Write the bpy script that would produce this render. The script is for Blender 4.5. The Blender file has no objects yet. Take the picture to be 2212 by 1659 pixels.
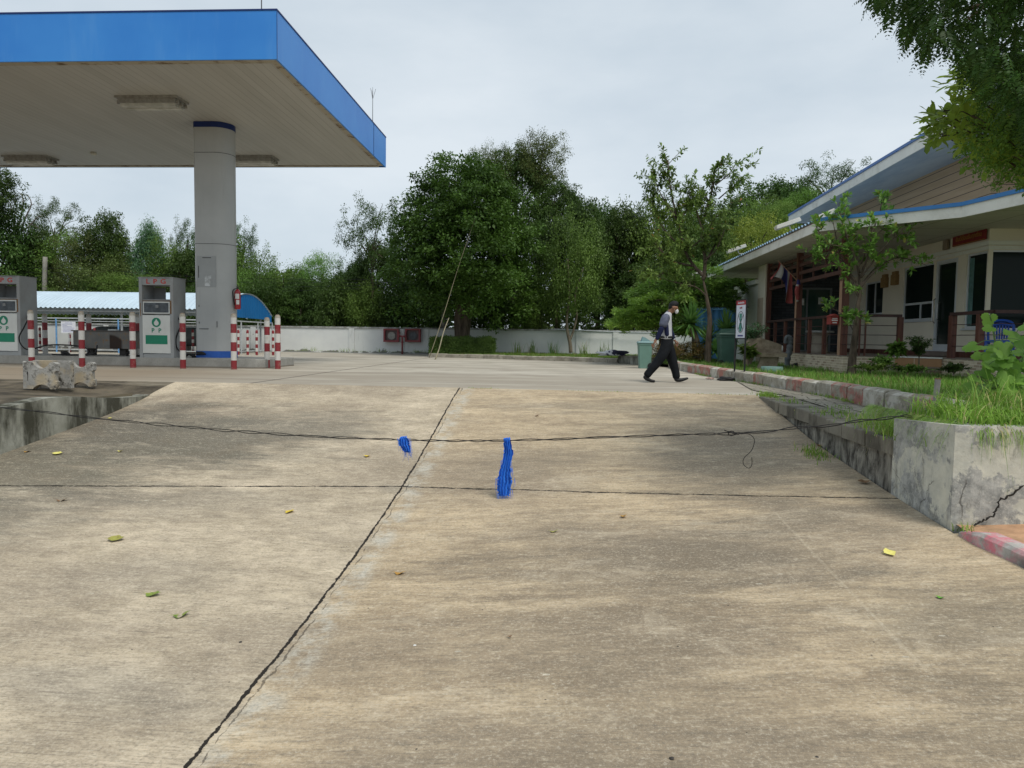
import bpy, bmesh, math, random
import numpy as np
from mathutils import Vector, Matrix
R = math.radians
random.seed(7); rng = np.random.default_rng(7)
S = bpy.context.scene
COL = S.collection

# ---------------------------------------------------------------- camera
F = 1597.0; CX, CY = 1106.0, 829.5; H = .88
ph = math.atan(99/F); pt = math.atan(98/F); rl = .014
f0 = np.array([-math.sin(ph), math.cos(ph), 0]); r0 = np.array([math.cos(ph), math.sin(ph), 0]); z0 = np.array([0, 0, 1.])
fw = f0*math.cos(pt)-z0*math.sin(pt); u0 = np.cross(r0, fw)
rg = r0*math.cos(rl)+u0*math.sin(rl); up = u0*math.cos(rl)-r0*math.sin(rl)
CC = np.array([0, 0, H])
def ray(x, y): return fw+(x-CX)/F*rg-(y-CY)/F*up
def PZ(x, y, z=0.): d = ray(x, y); return CC+d*((z-H)/d[2])
def PY(x, y, Y): d = ray(x, y); return CC+d*(Y/d[1])
def PX(x, y, X): d = ray(x, y); return CC+d*(X/d[0])
cam = bpy.data.cameras.new('camera'); camo = bpy.data.objects.new('camera', cam); COL.objects.link(camo)
m = Matrix(((rg[0], up[0], -fw[0], 0), (rg[1], up[1], -fw[1], 0), (rg[2], up[2], -fw[2], H), (0, 0, 0, 1)))
camo.matrix_world = m
cam.sensor_width = 36; cam.lens = 36*F/2212; cam.clip_end = 3000; cam.clip_start = .05
S.camera = camo

# ---------------------------------------------------------------- world, sun, exposure
SUN_EL, SUN_AZ = R(56), R(142)        # azimuth measured from +Y clockwise (toward +X)
w = bpy.data.worlds.new('World'); S.world = w; w.use_nodes = True
nt = w.node_tree; nt.nodes.clear()
def wn(t): return nt.nodes.new(t)
out = wn('ShaderNodeOutputWorld'); bg = wn('ShaderNodeBackground'); sky = wn('ShaderNodeTexSky')
sky.sky_type = 'NISHITA'; sky.sun_disc = False; sky.sun_elevation = SUN_EL; sky.sun_rotation = SUN_AZ
tc = wn('ShaderNodeTexCoord'); mp = wn('ShaderNodeMapping'); mp.inputs['Scale'].default_value = (1, 1, 2.6)
n1 = wn('ShaderNodeTexNoise'); n1.inputs['Scale'].default_value = 1.7; n1.inputs['Detail'].default_value = 6; n1.inputs['Roughness'].default_value = .55
cr = wn('ShaderNodeValToRGB'); e = cr.color_ramp.elements
e[0].position = .3; e[0].color = (4.8, 5.75, 6.6, 1); e[1].position = .72; e[1].color = (7.4, 8.05, 8.55, 1)
mx = wn('ShaderNodeMix'); mx.data_type = 'RGBA'; mx.inputs[0].default_value = .9
nt.links.new(tc.outputs['Generated'], mp.inputs[0]); nt.links.new(mp.outputs[0], n1.inputs['Vector'])
nt.links.new(n1.outputs['Fac'], cr.inputs[0]); nt.links.new(sky.outputs[0], mx.inputs[6]); nt.links.new(cr.outputs[0], mx.inputs[7])
nt.links.new(mx.outputs[2], bg.inputs[0]); bg.inputs[1].default_value = .1; nt.links.new(bg.outputs[0], out.inputs[0])
sl = bpy.data.lights.new('sun', 'SUN'); sl.energy = 2.2; sl.angle = R(22); sl.color = (1, .94, .84)
so = bpy.data.objects.new('sun', sl); COL.objects.link(so)
sd = Vector((math.sin(SUN_AZ)*math.cos(SUN_EL), math.cos(SUN_AZ)*math.cos(SUN_EL), math.sin(SUN_EL)))
so.rotation_euler = sd.to_track_quat('Z', 'Y').to_euler()
S.view_settings.view_transform = 'Standard'; S.view_settings.look = 'None'; S.view_settings.exposure = .1; S.view_settings.gamma = 1
S.cycles.use_denoising = True; S.cycles.max_bounces = 6; S.cycles.diffuse_bounces = 3; S.cycles.transparent_max_bounces = 6

# ---------------------------------------------------------------- material helpers
class NT:
    def __init__(s, name, rough=.7, spec=.3, metal=0.):
        s.m = bpy.data.materials.new(name); s.m.use_nodes = True; s.t = s.m.node_tree
        s.b = s.t.nodes['Principled BSDF']; s.b.inputs['Roughness'].default_value = rough
        s.b.inputs['Specular IOR Level'].default_value = spec; s.b.inputs['Metallic'].default_value = metal
        s.tc = s.t.nodes.new('ShaderNodeTexCoord')
    def n(s, t): return s.t.nodes.new(t)
    def put(s, sock, v):
        if hasattr(v, 'is_output') or isinstance(v, bpy.types.NodeSocket): s.t.links.new(v, sock)
        elif isinstance(v, (tuple, list)) and sock.type == 'RGBA' and len(v) == 3: sock.default_value = (*v, 1)
        else: sock.default_value = v
    def map(s, sc=(1, 1, 1), loc=(0, 0, 0), rot=(0, 0, 0), src='Object', vec=None):
        k = s.n('ShaderNodeMapping'); s.t.links.new(vec if vec is not None else s.tc.outputs[src], k.inputs[0])
        k.inputs['Scale'].default_value = sc; k.inputs['Location'].default_value = loc; k.inputs['Rotation'].default_value = rot; return k.outputs[0]
    def noise(s, scale, detail=4, rough=.55, vec=None, dist=0.):
        k = s.n('ShaderNodeTexNoise'); s.put(k.inputs['Scale'], float(scale)); k.inputs['Detail'].default_value = detail
        k.inputs['Roughness'].default_value = rough; k.inputs['Distortion'].default_value = dist
        s.t.links.new(vec if vec is not None else s.tc.outputs['Object'], k.inputs['Vector']); return k.outputs['Fac']
    def vor(s, scale, vec=None, feat='F1', rnd=1.):
        k = s.n('ShaderNodeTexVoronoi'); k.inputs['Scale'].default_value = scale; k.feature = feat; k.inputs['Randomness'].default_value = rnd
        s.t.links.new(vec if vec is not None else s.tc.outputs['Object'], k.inputs['Vector']); return k.outputs['Distance'], (k.outputs['Color'] if 'Color' in k.outputs else None)
    def mr(s, v, a, b, c=0., d=1.):
        k = s.n('ShaderNodeMapRange'); s.put(k.inputs[0], v)
        for i, x in zip((1, 2, 3, 4), (a, b, c, d)): k.inputs[i].default_value = x
        return k.outputs[0]
    def ma(s, op, a, b=0., c=None):
        k = s.n('ShaderNodeMath'); k.operation = op; s.put(k.inputs[0], a); s.put(k.inputs[1], b)
        if c is not None: s.put(k.inputs[2], c)
        return k.outputs[0]
    def mix(s, f, a, b, mode='MIX'):
        k = s.n('ShaderNodeMix'); k.data_type = 'RGBA'; k.blend_type = mode; s.put(k.inputs[0], f); s.put(k.inputs[6], a); s.put(k.inputs[7], b); return k.outputs[2]
    def ma2(s):
        k = s.n('ShaderNodeTexNoise'); k.inputs['Scale'].default_value = 3.; k.inputs['Detail'].default_value = 5; s.t.links.new(s.tc.outputs['Object'], k.inputs['Vector'])
        a = s.n('ShaderNodeVectorMath'); a.operation = 'MULTIPLY_ADD'; s.t.links.new(k.outputs['Color'], a.inputs[0]); a.inputs[1].default_value = (.35, .35, .35); s.t.links.new(s.tc.outputs['Object'], a.inputs[2]); return a.outputs[0]
    def xyz(s, vec=None):
        k = s.n('ShaderNodeSeparateXYZ'); s.t.links.new(vec if vec is not None else s.tc.outputs['Object'], k.inputs[0]); return k.outputs
    def comb(s, x, y, z):
        k = s.n('ShaderNodeCombineXYZ'); s.put(k.inputs[0], x); s.put(k.inputs[1], y); s.put(k.inputs[2], z); return k.outputs[0]
    def col(s, v): s.put(s.b.inputs['Base Color'], v)
    def bump(s, h, st=.3, d=.02):
        k = s.n('ShaderNodeBump'); s.put(k.inputs['Height'], h); k.inputs['Strength'].default_value = st; k.inputs['Distance'].default_value = d
        s.t.links.new(k.outputs[0], s.b.inputs['Normal'])

def mat(name, c, var=.15, scale=6., rough=.7, spec=.3, metal=0., bump=0., dirt=None, dirt_amt=.5, bscale=40.):
    """plain surface with tonal variation, optional dirt patches and bump"""
    n = NT(name, rough, spec, metal)
    a = tuple(x*(1-var) for x in c); b = tuple(min(1, x*(1+var)) for x in c)
    k = n.mix(n.mr(n.noise(scale, 5), .3, .7), a, b)
    if dirt is not None:
        k = n.mix(n.mr(n.noise(scale*.7, 7, .7), .5, .72, 0, dirt_amt), k, dirt)
    n.col(k)
    if bump: n.bump(n.noise(bscale, 5, .6), bump, .01)
    return n.m

def leafmat(name, c1, c2, rough=.5, tr=.25, extra=None):
    n = NT(name, rough, .25)
    g = n.n('ShaderNodeNewGeometry'); oi = n.n('ShaderNodeObjectInfo')
    k = n.mix(g.outputs['Random Per Island'], c1, c2)
    k = n.mix(n.mr(n.noise(.9, 3), .35, .65), k, tuple(x*1.35 for x in c2))
    if extra: k = n.mix(n.ma('GREATER_THAN', g.outputs['Random Per Island'], 1-extra[1]), k, extra[0])
    h = n.n('ShaderNodeHueSaturation'); n.put(h.inputs['Color'], k); n.put(h.inputs['Value'], n.mr(oi.outputs['Random'], 0, 1, .8, 1.2)); n.put(h.inputs['Hue'], n.mr(oi.outputs['Random'], 0, 1, .485, .512))
    k = h.outputs[0]; n.col(k)
    if tr:
        t = n.n('ShaderNodeBsdfTranslucent'); n.put(t.inputs[0], n.mix(.5, k, tuple(min(1, x*1.8) for x in c2)))
        ms = n.n('ShaderNodeMixShader'); ms.inputs[0].default_value = tr
        n.t.links.new(n.b.outputs[0], ms.inputs[1]); n.t.links.new(t.outputs[0], ms.inputs[2])
        n.t.links.new(ms.outputs[0], n.t.nodes['Material Output'].inputs[0])
    return n.m

# ---------------------------------------------------------------- mesh helpers
class MB:
    def __init__(s): s.v = []; s.f = []; s.mi = []; s.cur = 0
    def add(s, vs, fs):
        o = len(s.v); s.v += [tuple(map(float, p)) for p in vs]
        for f in fs: s.f.append(tuple(i+o for i in f)); s.mi.append(s.cur)
        return s
    def box(s, a, b, bev=0):
        x0, y0, z0_ = (min(a[i], b[i]) for i in range(3)); x1, y1, z1 = (max(a[i], b[i]) for i in range(3))
        if bev:
            return s.poly([(x0+bev, y0), (x1-bev, y0), (x1, y0+bev), (x1, y1-bev), (x1-bev, y1), (x0+bev, y1), (x0, y1-bev), (x0, y0+bev)], z0_, z1, bev)
        return s.add([(x0, y0, z0_), (x1, y0, z0_), (x1, y1, z0_), (x0, y1, z0_), (x0, y0, z1), (x1, y0, z1), (x1, y1, z1), (x0, y1, z1)],
                     [(0, 3, 2, 1), (4, 5, 6, 7), (0, 1, 5, 4), (1, 2, 6, 5), (2, 3, 7, 6), (3, 0, 4, 7)])
    def poly(s, pts, za, zb, bev=0):
        """vertical prism over a counter-clockwise plan outline, optional chamfered top"""
        n = len(pts); c = np.mean(np.array(pts, float), 0)
        vs = [(p[0], p[1], za) for p in pts]; rings = 2
        if bev:
            vs += [(p[0], p[1], zb-bev) for p in pts]; q = []
            for p in pts:
                d = np.array(p)-c; l = np.linalg.norm(d); q.append(c+d*(1-bev/max(l, .01)))
            vs += [(p[0], p[1], zb) for p in q]; rings = 3
        else: vs += [(p[0], p[1], zb) for p in pts]
        fs = [tuple(reversed(range(n))), tuple(range((rings-1)*n, rings*n))]
        for r in range(rings-1):
            for i in range(n): j = (i+1) % n; fs.append((r*n+i, r*n+j, (r+1)*n+j, (r+1)*n+i))
        return s.add(vs, fs)
    def beam(s, a, b, w_, h_, upv=(0, 0, 1)):
        a = Vector(a); b = Vector(b); d = (b-a).normalized(); sx = d.cross(Vector(upv)); 
        if sx.length < 1e-4: sx = d.cross(Vector((1, 0, 0)))
        sx.normalize(); uz = sx.cross(d).normalized(); sx *= w_/2; uz *= h_/2
        vs = [a-sx-uz, a+sx-uz, a+sx+uz, a-sx+uz, b-sx-uz, b+sx-uz, b+sx+uz, b-sx+uz]
        return s.add(vs, [(0, 1, 2, 3), (7, 6, 5, 4), (0, 4, 5, 1), (1, 5, 6, 2), (2, 6, 7, 3), (3, 7, 4, 0)])
    def tube(s, pts, r, n=8, cap=True):
        pts = [Vector(p) for p in pts]; m_ = len(pts); rs = r if hasattr(r, '__len__') else [r]*m_
        vs = []; prev = None
        for i, p in enumerate(pts):
            d = (pts[min(i+1, m_-1)]-pts[max(i-1, 0)]).normalized()
            if prev is None: a = d.orthogonal().normalized()
            else:
                a = prev-d*prev.dot(d); a = a.normalized() if a.length > 1e-5 else d.orthogonal().normalized()
            prev = a; b = d.cross(a)
            for k in range(n): t = 2*math.pi*k/n; vs.append(p+(a*math.cos(t)+b*math.sin(t))*rs[i])
        fs = [(i*n+k, i*n+(k+1) % n, (i+1)*n+(k+1) % n, (i+1)*n+k) for i in range(m_-1) for k in range(n)]
        if cap: fs += [tuple(reversed(range(n))), tuple(range((m_-1)*n, m_*n))]
        return s.add(vs, fs)
    def lathe(s, c, prof, n=20, axis='z'):
        vs = []
        for (r_, h) in prof:
            for k in range(n):
                t = 2*math.pi*k/n; q = (r_*math.cos(t), r_*math.sin(t), h)
                if axis == 'y': q = (q[0], q[2], q[1])
                if axis == 'x': q = (q[2], q[0], q[1])
                vs.append((c[0]+q[0], c[1]+q[1], c[2]+q[2]))
        m_ = len(prof); fs = [(i*n+k, i*n+(k+1) % n, (i+1)*n+(k+1) % n, (i+1)*n+k) for i in range(m_-1) for k in range(n)]
        fs += [tuple(reversed(range(n))), tuple(range((m_-1)*n, m_*n))]
        return s.add(vs, fs)
    def build(s, name, mt, parent=None, smooth=False, loc=None):
        me = bpy.data.meshes.new(name)
        off = Vector(parent['_loc']) if parent is not None else (Vector(loc) if loc is not None else Vector((0, 0, 0)))
        me.from_pydata([tuple(Vector(p)-off) for p in s.v], [], s.f)
        for q in (mt if isinstance(mt, (list, tuple)) else [mt]): me.materials.append(q)
        if any(s.mi): me.polygons.foreach_set('material_index', s.mi)
        b = bmesh.new(); b.from_mesh(me); bmesh.ops.recalc_face_normals(b, faces=b.faces); b.to_mesh(me); b.free()
        if smooth: me.polygons.foreach_set('use_smooth', [True]*len(me.polygons))
        return link(name, me, parent, None if parent is not None else off)

def link(name, me, parent=None, loc=None):
    o = bpy.data.objects.new(name, me); COL.objects.link(o)
    if parent is not None:
        o.parent = parent; 
        if parent.type == 'MESH':   # sub-part of a mesh part, whose own frame is that of the thing
            pass
        o['_loc'] = parent['_loc']
    else:
        if loc is not None: o.location = loc
        o['_loc'] = tuple(loc) if loc is not None else (0., 0., 0.)
    return o
def smooth_by_angle(o, a=35):
    me = o.data; me.polygons.foreach_set('use_smooth', [True]*len(me.polygons))
    b = bmesh.new(); b.from_mesh(me)
    for e_ in b.edges:
        if len(e_.link_faces) == 2 and e_.calc_face_angle(0) > R(a): e_.smooth = False
    b.to_mesh(me); b.free(); return o
def thing(name, label, cat, loc=(0, 0, 0), group=None):
    o = bpy.data.objects.new(name, None); COL.objects.link(o); o.location = loc; o['_loc'] = tuple(map(float, loc)); o.empty_display_size = .2
    return tag(o, label, cat, group)
def tag(o, label, cat, group=None, kind=None):
    if label: o['label'] = label
    if cat: o['category'] = cat
    if group: o['group'] = group
    if kind: o['kind'] = kind
    return o
def struct(o): o['kind'] = 'structure'; return o
def kids(o): return [c for c in bpy.data.objects if c.parent == o]
def copy_tree(o, loc=None, parent=None):
    ch = kids(o); c = o.copy(); COL.objects.link(c)
    if parent is not None: c.parent = parent
    if loc is not None: c.location = loc; c['_loc'] = tuple(map(float, loc))
    for q in ch: copy_tree(q, None, c)
    return c
def npmesh(name, V, Fq, mt, nper=4):
    me = bpy.data.meshes.new(name); nv = len(V); nf = len(Fq)
    me.vertices.add(nv); me.vertices.foreach_set('co', np.asarray(V, np.float32).ravel())
    me.loops.add(nf*nper); me.loops.foreach_set('vertex_index', np.asarray(Fq, np.int32).ravel())
    me.polygons.add(nf); me.polygons.foreach_set('loop_start', np.arange(0, nf*nper, nper, dtype=np.int32)); me.polygons.foreach_set('loop_total', np.full(nf, nper, np.int32))
    me.materials.append(mt); me.update(calc_edges=True); return me
def nrm(a): return a/np.maximum(np.linalg.norm(a, axis=-1, keepdims=True), 1e-9)
def leaves(P, T, N, L, W, fold=.15, wpos=.5):
    """arrays: base points, directions, normals, lengths, widths -> verts, quad faces (folded diamond leaf)"""
    T = nrm(T); B = nrm(np.cross(T, N)); N = np.cross(B, T); L = np.broadcast_to(np.asarray(L, float).reshape(-1, 1) if np.ndim(L) else L, (len(P), 1)); W = np.broadcast_to(np.asarray(W, float).reshape(-1, 1) if np.ndim(W) else W, (len(P), 1))
    mid = P+T*L*wpos
    V = np.stack([P, mid+B*W/2+N*W*fold, P+T*L-N*L*.08, mid-B*W/2+N*W*fold], 1).reshape(-1, 3)
    return V, np.arange(len(V)).reshape(-1, 4)
def leaves6(P, T, N, L, W, fold=.1, wpos=.5):
    T = nrm(T); B = nrm(np.cross(T, N)); N = np.cross(B, T); L = np.asarray(L, float).reshape(-1, 1); W = np.broadcast_to(np.asarray(W, float).reshape(-1, 1), (len(P), 1))
    a = P+T*L*.38; c = P+T*L*.78
    V = np.stack([P, a+B*W*.42+N*W*fold, c+B*W*.46+N*W*fold*.6, P+T*L-N*L*.06, c-B*W*.46+N*W*fold*.6, a-B*W*.42+N*W*fold], 1).reshape(-1, 3)
    return V, np.arange(len(V)).reshape(-1, 6)
def leafmesh6(name, mt, *a, **k): V, Fq = leaves6(*a, **k); return npmesh(name, V, Fq, mt, 6)
def leafmesh(name, mt, *a, **k): V, Fq = leaves(*a, **k); return npmesh(name, V, Fq, mt)
def rdir(n, r=rng): return nrm(r.normal(size=(n, 3)))
def interp(x, tab): xs, ys = zip(*tab); return np.interp(x, xs, ys)
def text_mesh(name, body, size, mt, parent, M4, extrude=.003, bold=0., space=1., xs=1.):
    c = bpy.data.curves.new('t', 'FONT'); c.body = body; c.size = size; c.extrude = extrude; c.offset = bold; c.space_character = space; c.align_x = 'CENTER'; c.align_y = 'CENTER'; c.resolution_u = 3
    t = bpy.data.objects.new('t', c); COL.objects.link(t); bpy.context.view_layer.update()
    me = bpy.data.meshes.new_from_object(t.evaluated_get(bpy.context.evaluated_depsgraph_get())); bpy.data.objects.remove(t)
    me.materials.clear(); me.materials.append(mt)
    me.transform(Matrix.Diagonal((xs, 1, 1, 1))); me.transform(M4)
    off = Vector(parent['_loc']); me.transform(Matrix.Translation(-off)); return link(name, me, parent)
def faceM(o, right, upv=(0, 0, 1)):
    r_ = Vector(right).normalized(); u_ = Vector(upv).normalized(); n_ = r_.cross(u_)
    return Matrix(((r_[0], u_[0], n_[0], o[0]), (r_[1], u_[1], n_[1], o[1]), (r_[2], u_[2], n_[2], o[2]), (0, 0, 0, 1)))

# ================================================================ SETTING: ground, driveway, forecourt
ZJ = [(-8, -1.2), (0, -1.19), (3.27, -1.16), (4.14, -1.14), (5.52, -1.06), (6.72, -.96), (8.16, -.79), (9.96, -.5), (11.18, -.27), (12.1, -.11), (12.9, 0), (14, 0)]
ZR = [(-8, -1.1), (0, -1.05), (3, -.9), (5, -.77), (6.3, -.68), (7.43, -.6), (9.0, -.46), (9.63, -.4), (11, -.2), (12.35, 0), (14, 0)]
ZL = [(-8, -1.2), (0, -1.15), (5, -1.02), (7.3, -.84), (8.83, -.66), (9.88, -.53), (10.62, -.45), (11.35, -.34), (12.14, -.2), (13.1, 0), (14, 0)]
def smt(Y, tab):
    return sum(interp(Y+d, tab)*k for d, k in ((-.5, .15), (-.25, .22), (0, .26), (.25, .22), (.5, .15)))
def rampz(X, Y):
    a, b, c = smt(Y, ZL), smt(Y, ZJ), smt(Y, ZR)
    if X < -1.72: t = np.clip((X+7)/5.28, 0, 1); return float(a+(b-a)*t)
    t = np.clip((X+1.72)/5.02, 0, 1.3); return float(b+(c-b)*t)
def onramp(px, py):
    """where the sight line of a photo pixel meets the driveway"""
    d = ray(px, py); t = 1.
    for _ in range(400):
        p = CC+d*t
        zz = rampz(p[0], p[1]) if p[1] < 12.6 else 0.
        if p[2] <= zz: break
        t += .03
    return CC+d*(t-.015)

xs = np.unique(np.concatenate([np.linspace(-7, 3.3, 42), np.linspace(3.3, 9, 12), np.linspace(-14, -7, 8)]))
ys = np.unique(np.concatenate([np.linspace(-8, 2, 12), np.linspace(2, 12.0, 62), np.linspace(12, 13, 9)]))
def crestY(X): return float(np.interp(X, [-14, -7.05, -1.72, 3.3, 9], [13.12, 13.12, 12.92, 12.42, 12.4]))
V = []; 
for y in ys:
    for x in xs:
        yy = 12.0+(y-12.0)*(crestY(x)+.02-12.0) if y > 12.0 else y
        z = rampz(x, 12.0)*(1-max(0, y-12.0))**1.15+.003*max(0, y-12) if y > 12 else rampz(x, y)
        if x < -7.01: z = rampz(-7, yy)
        V.append((x, yy, z))
nx = len(xs); Fq = []
for j in range(len(ys)-1):
    for i in range(nx-1):
        if (xs[i] >= 3.29 and ys[j] > 6.2) or (xs[i+1] <= -6.99 and ys[j] > 5): continue
        Fq.append((j*nx+i, j*nx+i+1, (j+1)*nx+i+1, (j+1)*nx+i))

n = NT('driveway_concrete', .85, .25)
X, Y, Z = n.xyz(); 
wob = n.ma('MULTIPLY', n.ma('SUBTRACT', n.noise(1.6, 5, .6), .5), .09)
Xw = n.ma('ADD', X, n.ma('MULTIPLY', n.ma('SUBTRACT', n.noise(14, 4, .7), .5), .035))
left = n.ma('LESS_THAN', Xw, -1.72)
streak = n.noise(1., 9, .72, n.map((.9, 3.6, 1), rot=(0, 0, .03)), dist=.25)
broom = n.noise(1., 4, .75, n.map((3.5, 85, 1), rot=(0, 0, .02)))
big = n.noise(.42, 4, .55, n.map((.7, 1.3, 1), loc=(3.1, 1.7, 0)))
mid = n.noise(2.1, 7, .66); fine = n.noise(48, 4, .75); grit = n.noise(160, 2, .6)
cl = n.mix(n.mr(mid, .36, .66), (.40, .335, .245), (.71, .605, .455))
crr = n.mix(n.mr(streak, .36, .64), (.32, .235, .145), (.67, .525, .34))
base = n.mix(left, crr, cl)
st = n.mix(n.mr(n.noise(1., 8, .75, n.map((2.2, 7, 1), loc=(5, 2, 0))), .38, .62), (.27, .20, .13), (.70, .57, .38))
base = n.mix(.28, base, st)
base = n.mix(n.mr(big, .46, .60, 0, .55), base, (.25, .20, .145))
# dark mould/oil stain areas with ragged edges (dirt lodged near the two retaining walls and below the crest)
def blob(cx, cy, rx, ry, k=.9):
    dx = n.ma('DIVIDE', n.ma('SUBTRACT', X, cx), rx); dy = n.ma('DIVIDE', n.ma('SUBTRACT', Y, cy), ry)
    d = n.ma('SQRT', n.ma('ADD', n.ma('MULTIPLY', dx, dx), n.ma('MULTIPLY', dy, dy)))
    d = n.ma('ADD', d, n.ma('MULTIPLY', n.ma('SUBTRACT', streak, .5), 2.2))
    return n.mr(d, 1.1, .35, 0, k)
for (cx, cy, rx, ry, k, c) in ((-5.2, 9.7, 2.6, 2.0, .92, (.115, .105, .08)), (-6.4, 8.0, 2.2, 1.9, .85, (.12, .11, .08)), (-6.3, 10.6, 1.3, 1.5, .8, (.10, .09, .07)), (-3.6, 10.4, 1.6, .9, .5, (.17, .155, .125)), (-5.6, 6.6, 1.3, 1.0, .6, (.16, .145, .115)),
                              (2.2, 9.0, 1.4, 2.6, .75, (.17, .145, .108)), (.9, 5.9, 1.7, .8, .65, (.17, .145, .11)), (2.6, 4.7, 1.0, .9, .55, (.16, .14, .105)), (1.2, 11.6, 2.2, .5, .45, (.2, .175, .13)), (-2.6, 3.9, .9, .35, .35, (.2, .19, .17)), (0.3, 3.2, 2.0, .5, .35, (.24, .2, .15)), (2.4, 6.9, 1.1, .6, .5, (.2, .165, .12)), (.35, 5.6, 1.5, 1.5, .5, (.2, .155, .105)), (.5, 3.9, .9, 1.1, .4, (.2, .16, .11)), (-.4, 8.9, .8, .8, .35, (.2, .16, .11)), (2.2, 3.4, .7, .8, .4, (.18, .15, .11)), (-4.2, 7.4, 1.6, .6, .45, (.17, .15, .12)), (-3.2, 5.6, .8, .5, .3, (.2, .18, .15))):
    base = n.mix(blob(cx, cy, rx, ry, k), base, c)
# pale repair band right of the joint and bright scuffs
band = n.ma('MULTIPLY', n.mr(n.ma('ABSOLUTE', n.ma('ADD', X, 1.58)), .17, .05), n.mr(n.noise(5, 6, .7), .42, .6))
base = n.mix(n.ma('MULTIPLY', band, .75), base, (.56, .54, .47))
vd, _ = n.vor(3.1, n.map((1, 2.2, 1))); base = n.mix(n.ma('MULTIPLY', n.ma('LESS_THAN', vd, .07), n.mr(n.noise(.8, 2), .52, .6, 0, .8)), base, (.62, .57, .46))
base = n.mix(n.mr(broom, .51, .66, 0, .6), base, (.16, .135, .10))
base = n.mix(n.ma('MULTIPLY', n.ma('LESS_THAN', n.ma('ABSOLUTE', n.ma('SUBTRACT', X, 2.05)), .012), n.ma('MULTIPLY', n.mr(Y, 3.6, 4.4), n.mr(Y, 7.5, 6.6, 0, .17))), base, (.66, .58, .44))
sp = n.noise(1., 6, .8, n.map((9, 22, 9))); base = n.mix(n.mr(sp, .50, .64, 0, .42), base, (.17, .145, .11)); base = n.mix(n.mr(sp, .45, .33, 0, .5), base, (.66, .58, .44))
base = n.mix(n.mr(fine, .52, .66, 0, .5), base, (.14, .125, .10)); base = n.mix(n.mr(fine, .46, .34, 0, .4), base, (.68, .62, .5))
base = n.mix(n.mr(grit, .58, .72, 0, .4), base, (.62, .58, .5))
pat = n.noise(1., 10, .8, n.map((1.1, 1.7, 1), loc=(11, 7, 0)), dist=.6); base = n.mix(n.mr(pat, .50, .68, 0, .36), base, (.175, .135, .09)); base = n.mix(n.mr(pat, .46, .36, 0, .28), base, (.68, .585, .44))
vd2, _ = n.vor(7.5); base = n.mix(n.ma('MULTIPLY', n.ma('LESS_THAN', vd2, .045), n.mr(n.noise(2.3, 2), .5, .55)), base, (.05, .045, .04))
# joints: one along the drive, one across, one at the crest
jn = n.ma('MULTIPLY', n.ma('SUBTRACT', n.noise(3.3, 6, .7), .5), .05)
jw = n.mr(n.noise(13, 6, .8), .35, .65, .003, .019)
j1 = n.ma('LESS_THAN', n.ma('ABSOLUTE', n.ma('ADD', n.ma('ADD', X, 1.72), jn)), jw)
j1b = n.ma('LESS_THAN', n.ma('ABSOLUTE', n.ma('ADD', n.ma('ADD', X, 1.665), n.ma('MULTIPLY', jn, 2.4))), n.mr(n.noise(4, 3), .45, .6, 0, .008))
dx_ = n.ma('ADD', X, 1.72); yc = n.ma('ADD', Y, n.ma('ADD', n.ma('MULTIPLY', n.ma('MAXIMUM', dx_, 0.), .165), n.ma('MULTIPLY', n.ma('MINIMUM', dx_, 0.), -.105)))
yc = n.ma('ADD', yc, n.ma('MULTIPLY', n.ma('SUBTRACT', n.noise(2.2, 5, .7), .5), .07))
j2 = n.ma('LESS_THAN', n.ma('ABSOLUTE', n.ma('SUBTRACT', yc, 8.11)), n.mr(n.noise(9, 5, .8), .35, .65, .002, .026))
jj = n.ma('MAXIMUM', n.ma('MAXIMUM', j1, j2), n.ma('MULTIPLY', j1b, .6))
base = n.mix(jj, base, (.022, .018, .014)); n.col(base)
n.bump(n.ma('SUBTRACT', n.ma('ADD', n.ma('MULTIPLY', broom, .5), n.ma('ADD', mid, n.ma('MULTIPLY', fine, .5))), n.ma('MULTIPLY', jj, 4)), .55, .012)
DRIVE = n.m
me = npmesh('driveway', V, Fq, DRIVE); me.polygons.foreach_set('use_smooth', [True]*len(me.polygons)); struct(link('driveway', me))

# ground sheet (steps down below the driveway, out to the horizon)
GM = mat('earth', (.2, .17, .12), .2, .5, .95, .1, 0, .3, (.1, .12, .05), .5)
g = MB()
def sheet(x0, x1, y0, y1, z): g.add([(x0, y0, z), (x1, y0, z), (x1, y1, z), (x0, y1, z)], [(0, 1, 2, 3)])
sheet(-900, -7.15, 12.0, 13.3, -.32); sheet(3.5, 900, 12.0, 13.3, -.05); sheet(-900, 900, 13.3, 1400, -.03); sheet(-900, -7.15, 5.2, 12.0, -.32); sheet(3.5, 900, 6.6, 12.0, -.05); sheet(-900, 900, -400, 5.2, -1.35); sheet(-7.15, 3.5, 5.2, 13.3, -1.35); sheet(3.5, 900, 5.2, 6.6, -1.35)
g.add([(-900, 5.2, -1.35), (-7.15, 5.2, -1.35), (-7.15, 5.2, -.12), (-900, 5.2, -.12)], [(0, 1, 2, 3)]); g.add([(3.5, 6.6, -1.35), (900, 6.6, -1.35), (900, 6.6, -.05), (3.5, 6.6, -.05)], [(0, 1, 2, 3)])
g.add([(-7.15, 5.2, -1.35), (-7.15, 12, -1.35), (-7.15, 12, -.12), (-7.15, 5.2, -.12)], [(0, 1, 2, 3)]); g.add([(3.5, 6.6, -1.35), (3.5, 12, -1.35), (3.5, 12, -.05), (3.5, 6.6, -.05)], [(0, 1, 2, 3)])
g.add([(-7.15, 13.3, -1.35), (3.5, 13.3, -1.35), (3.5, 13.3, -.03), (-7.15, 13.3, -.03)], [(0, 1, 2, 3)])
struct(g.build('ground', GM))

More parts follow.
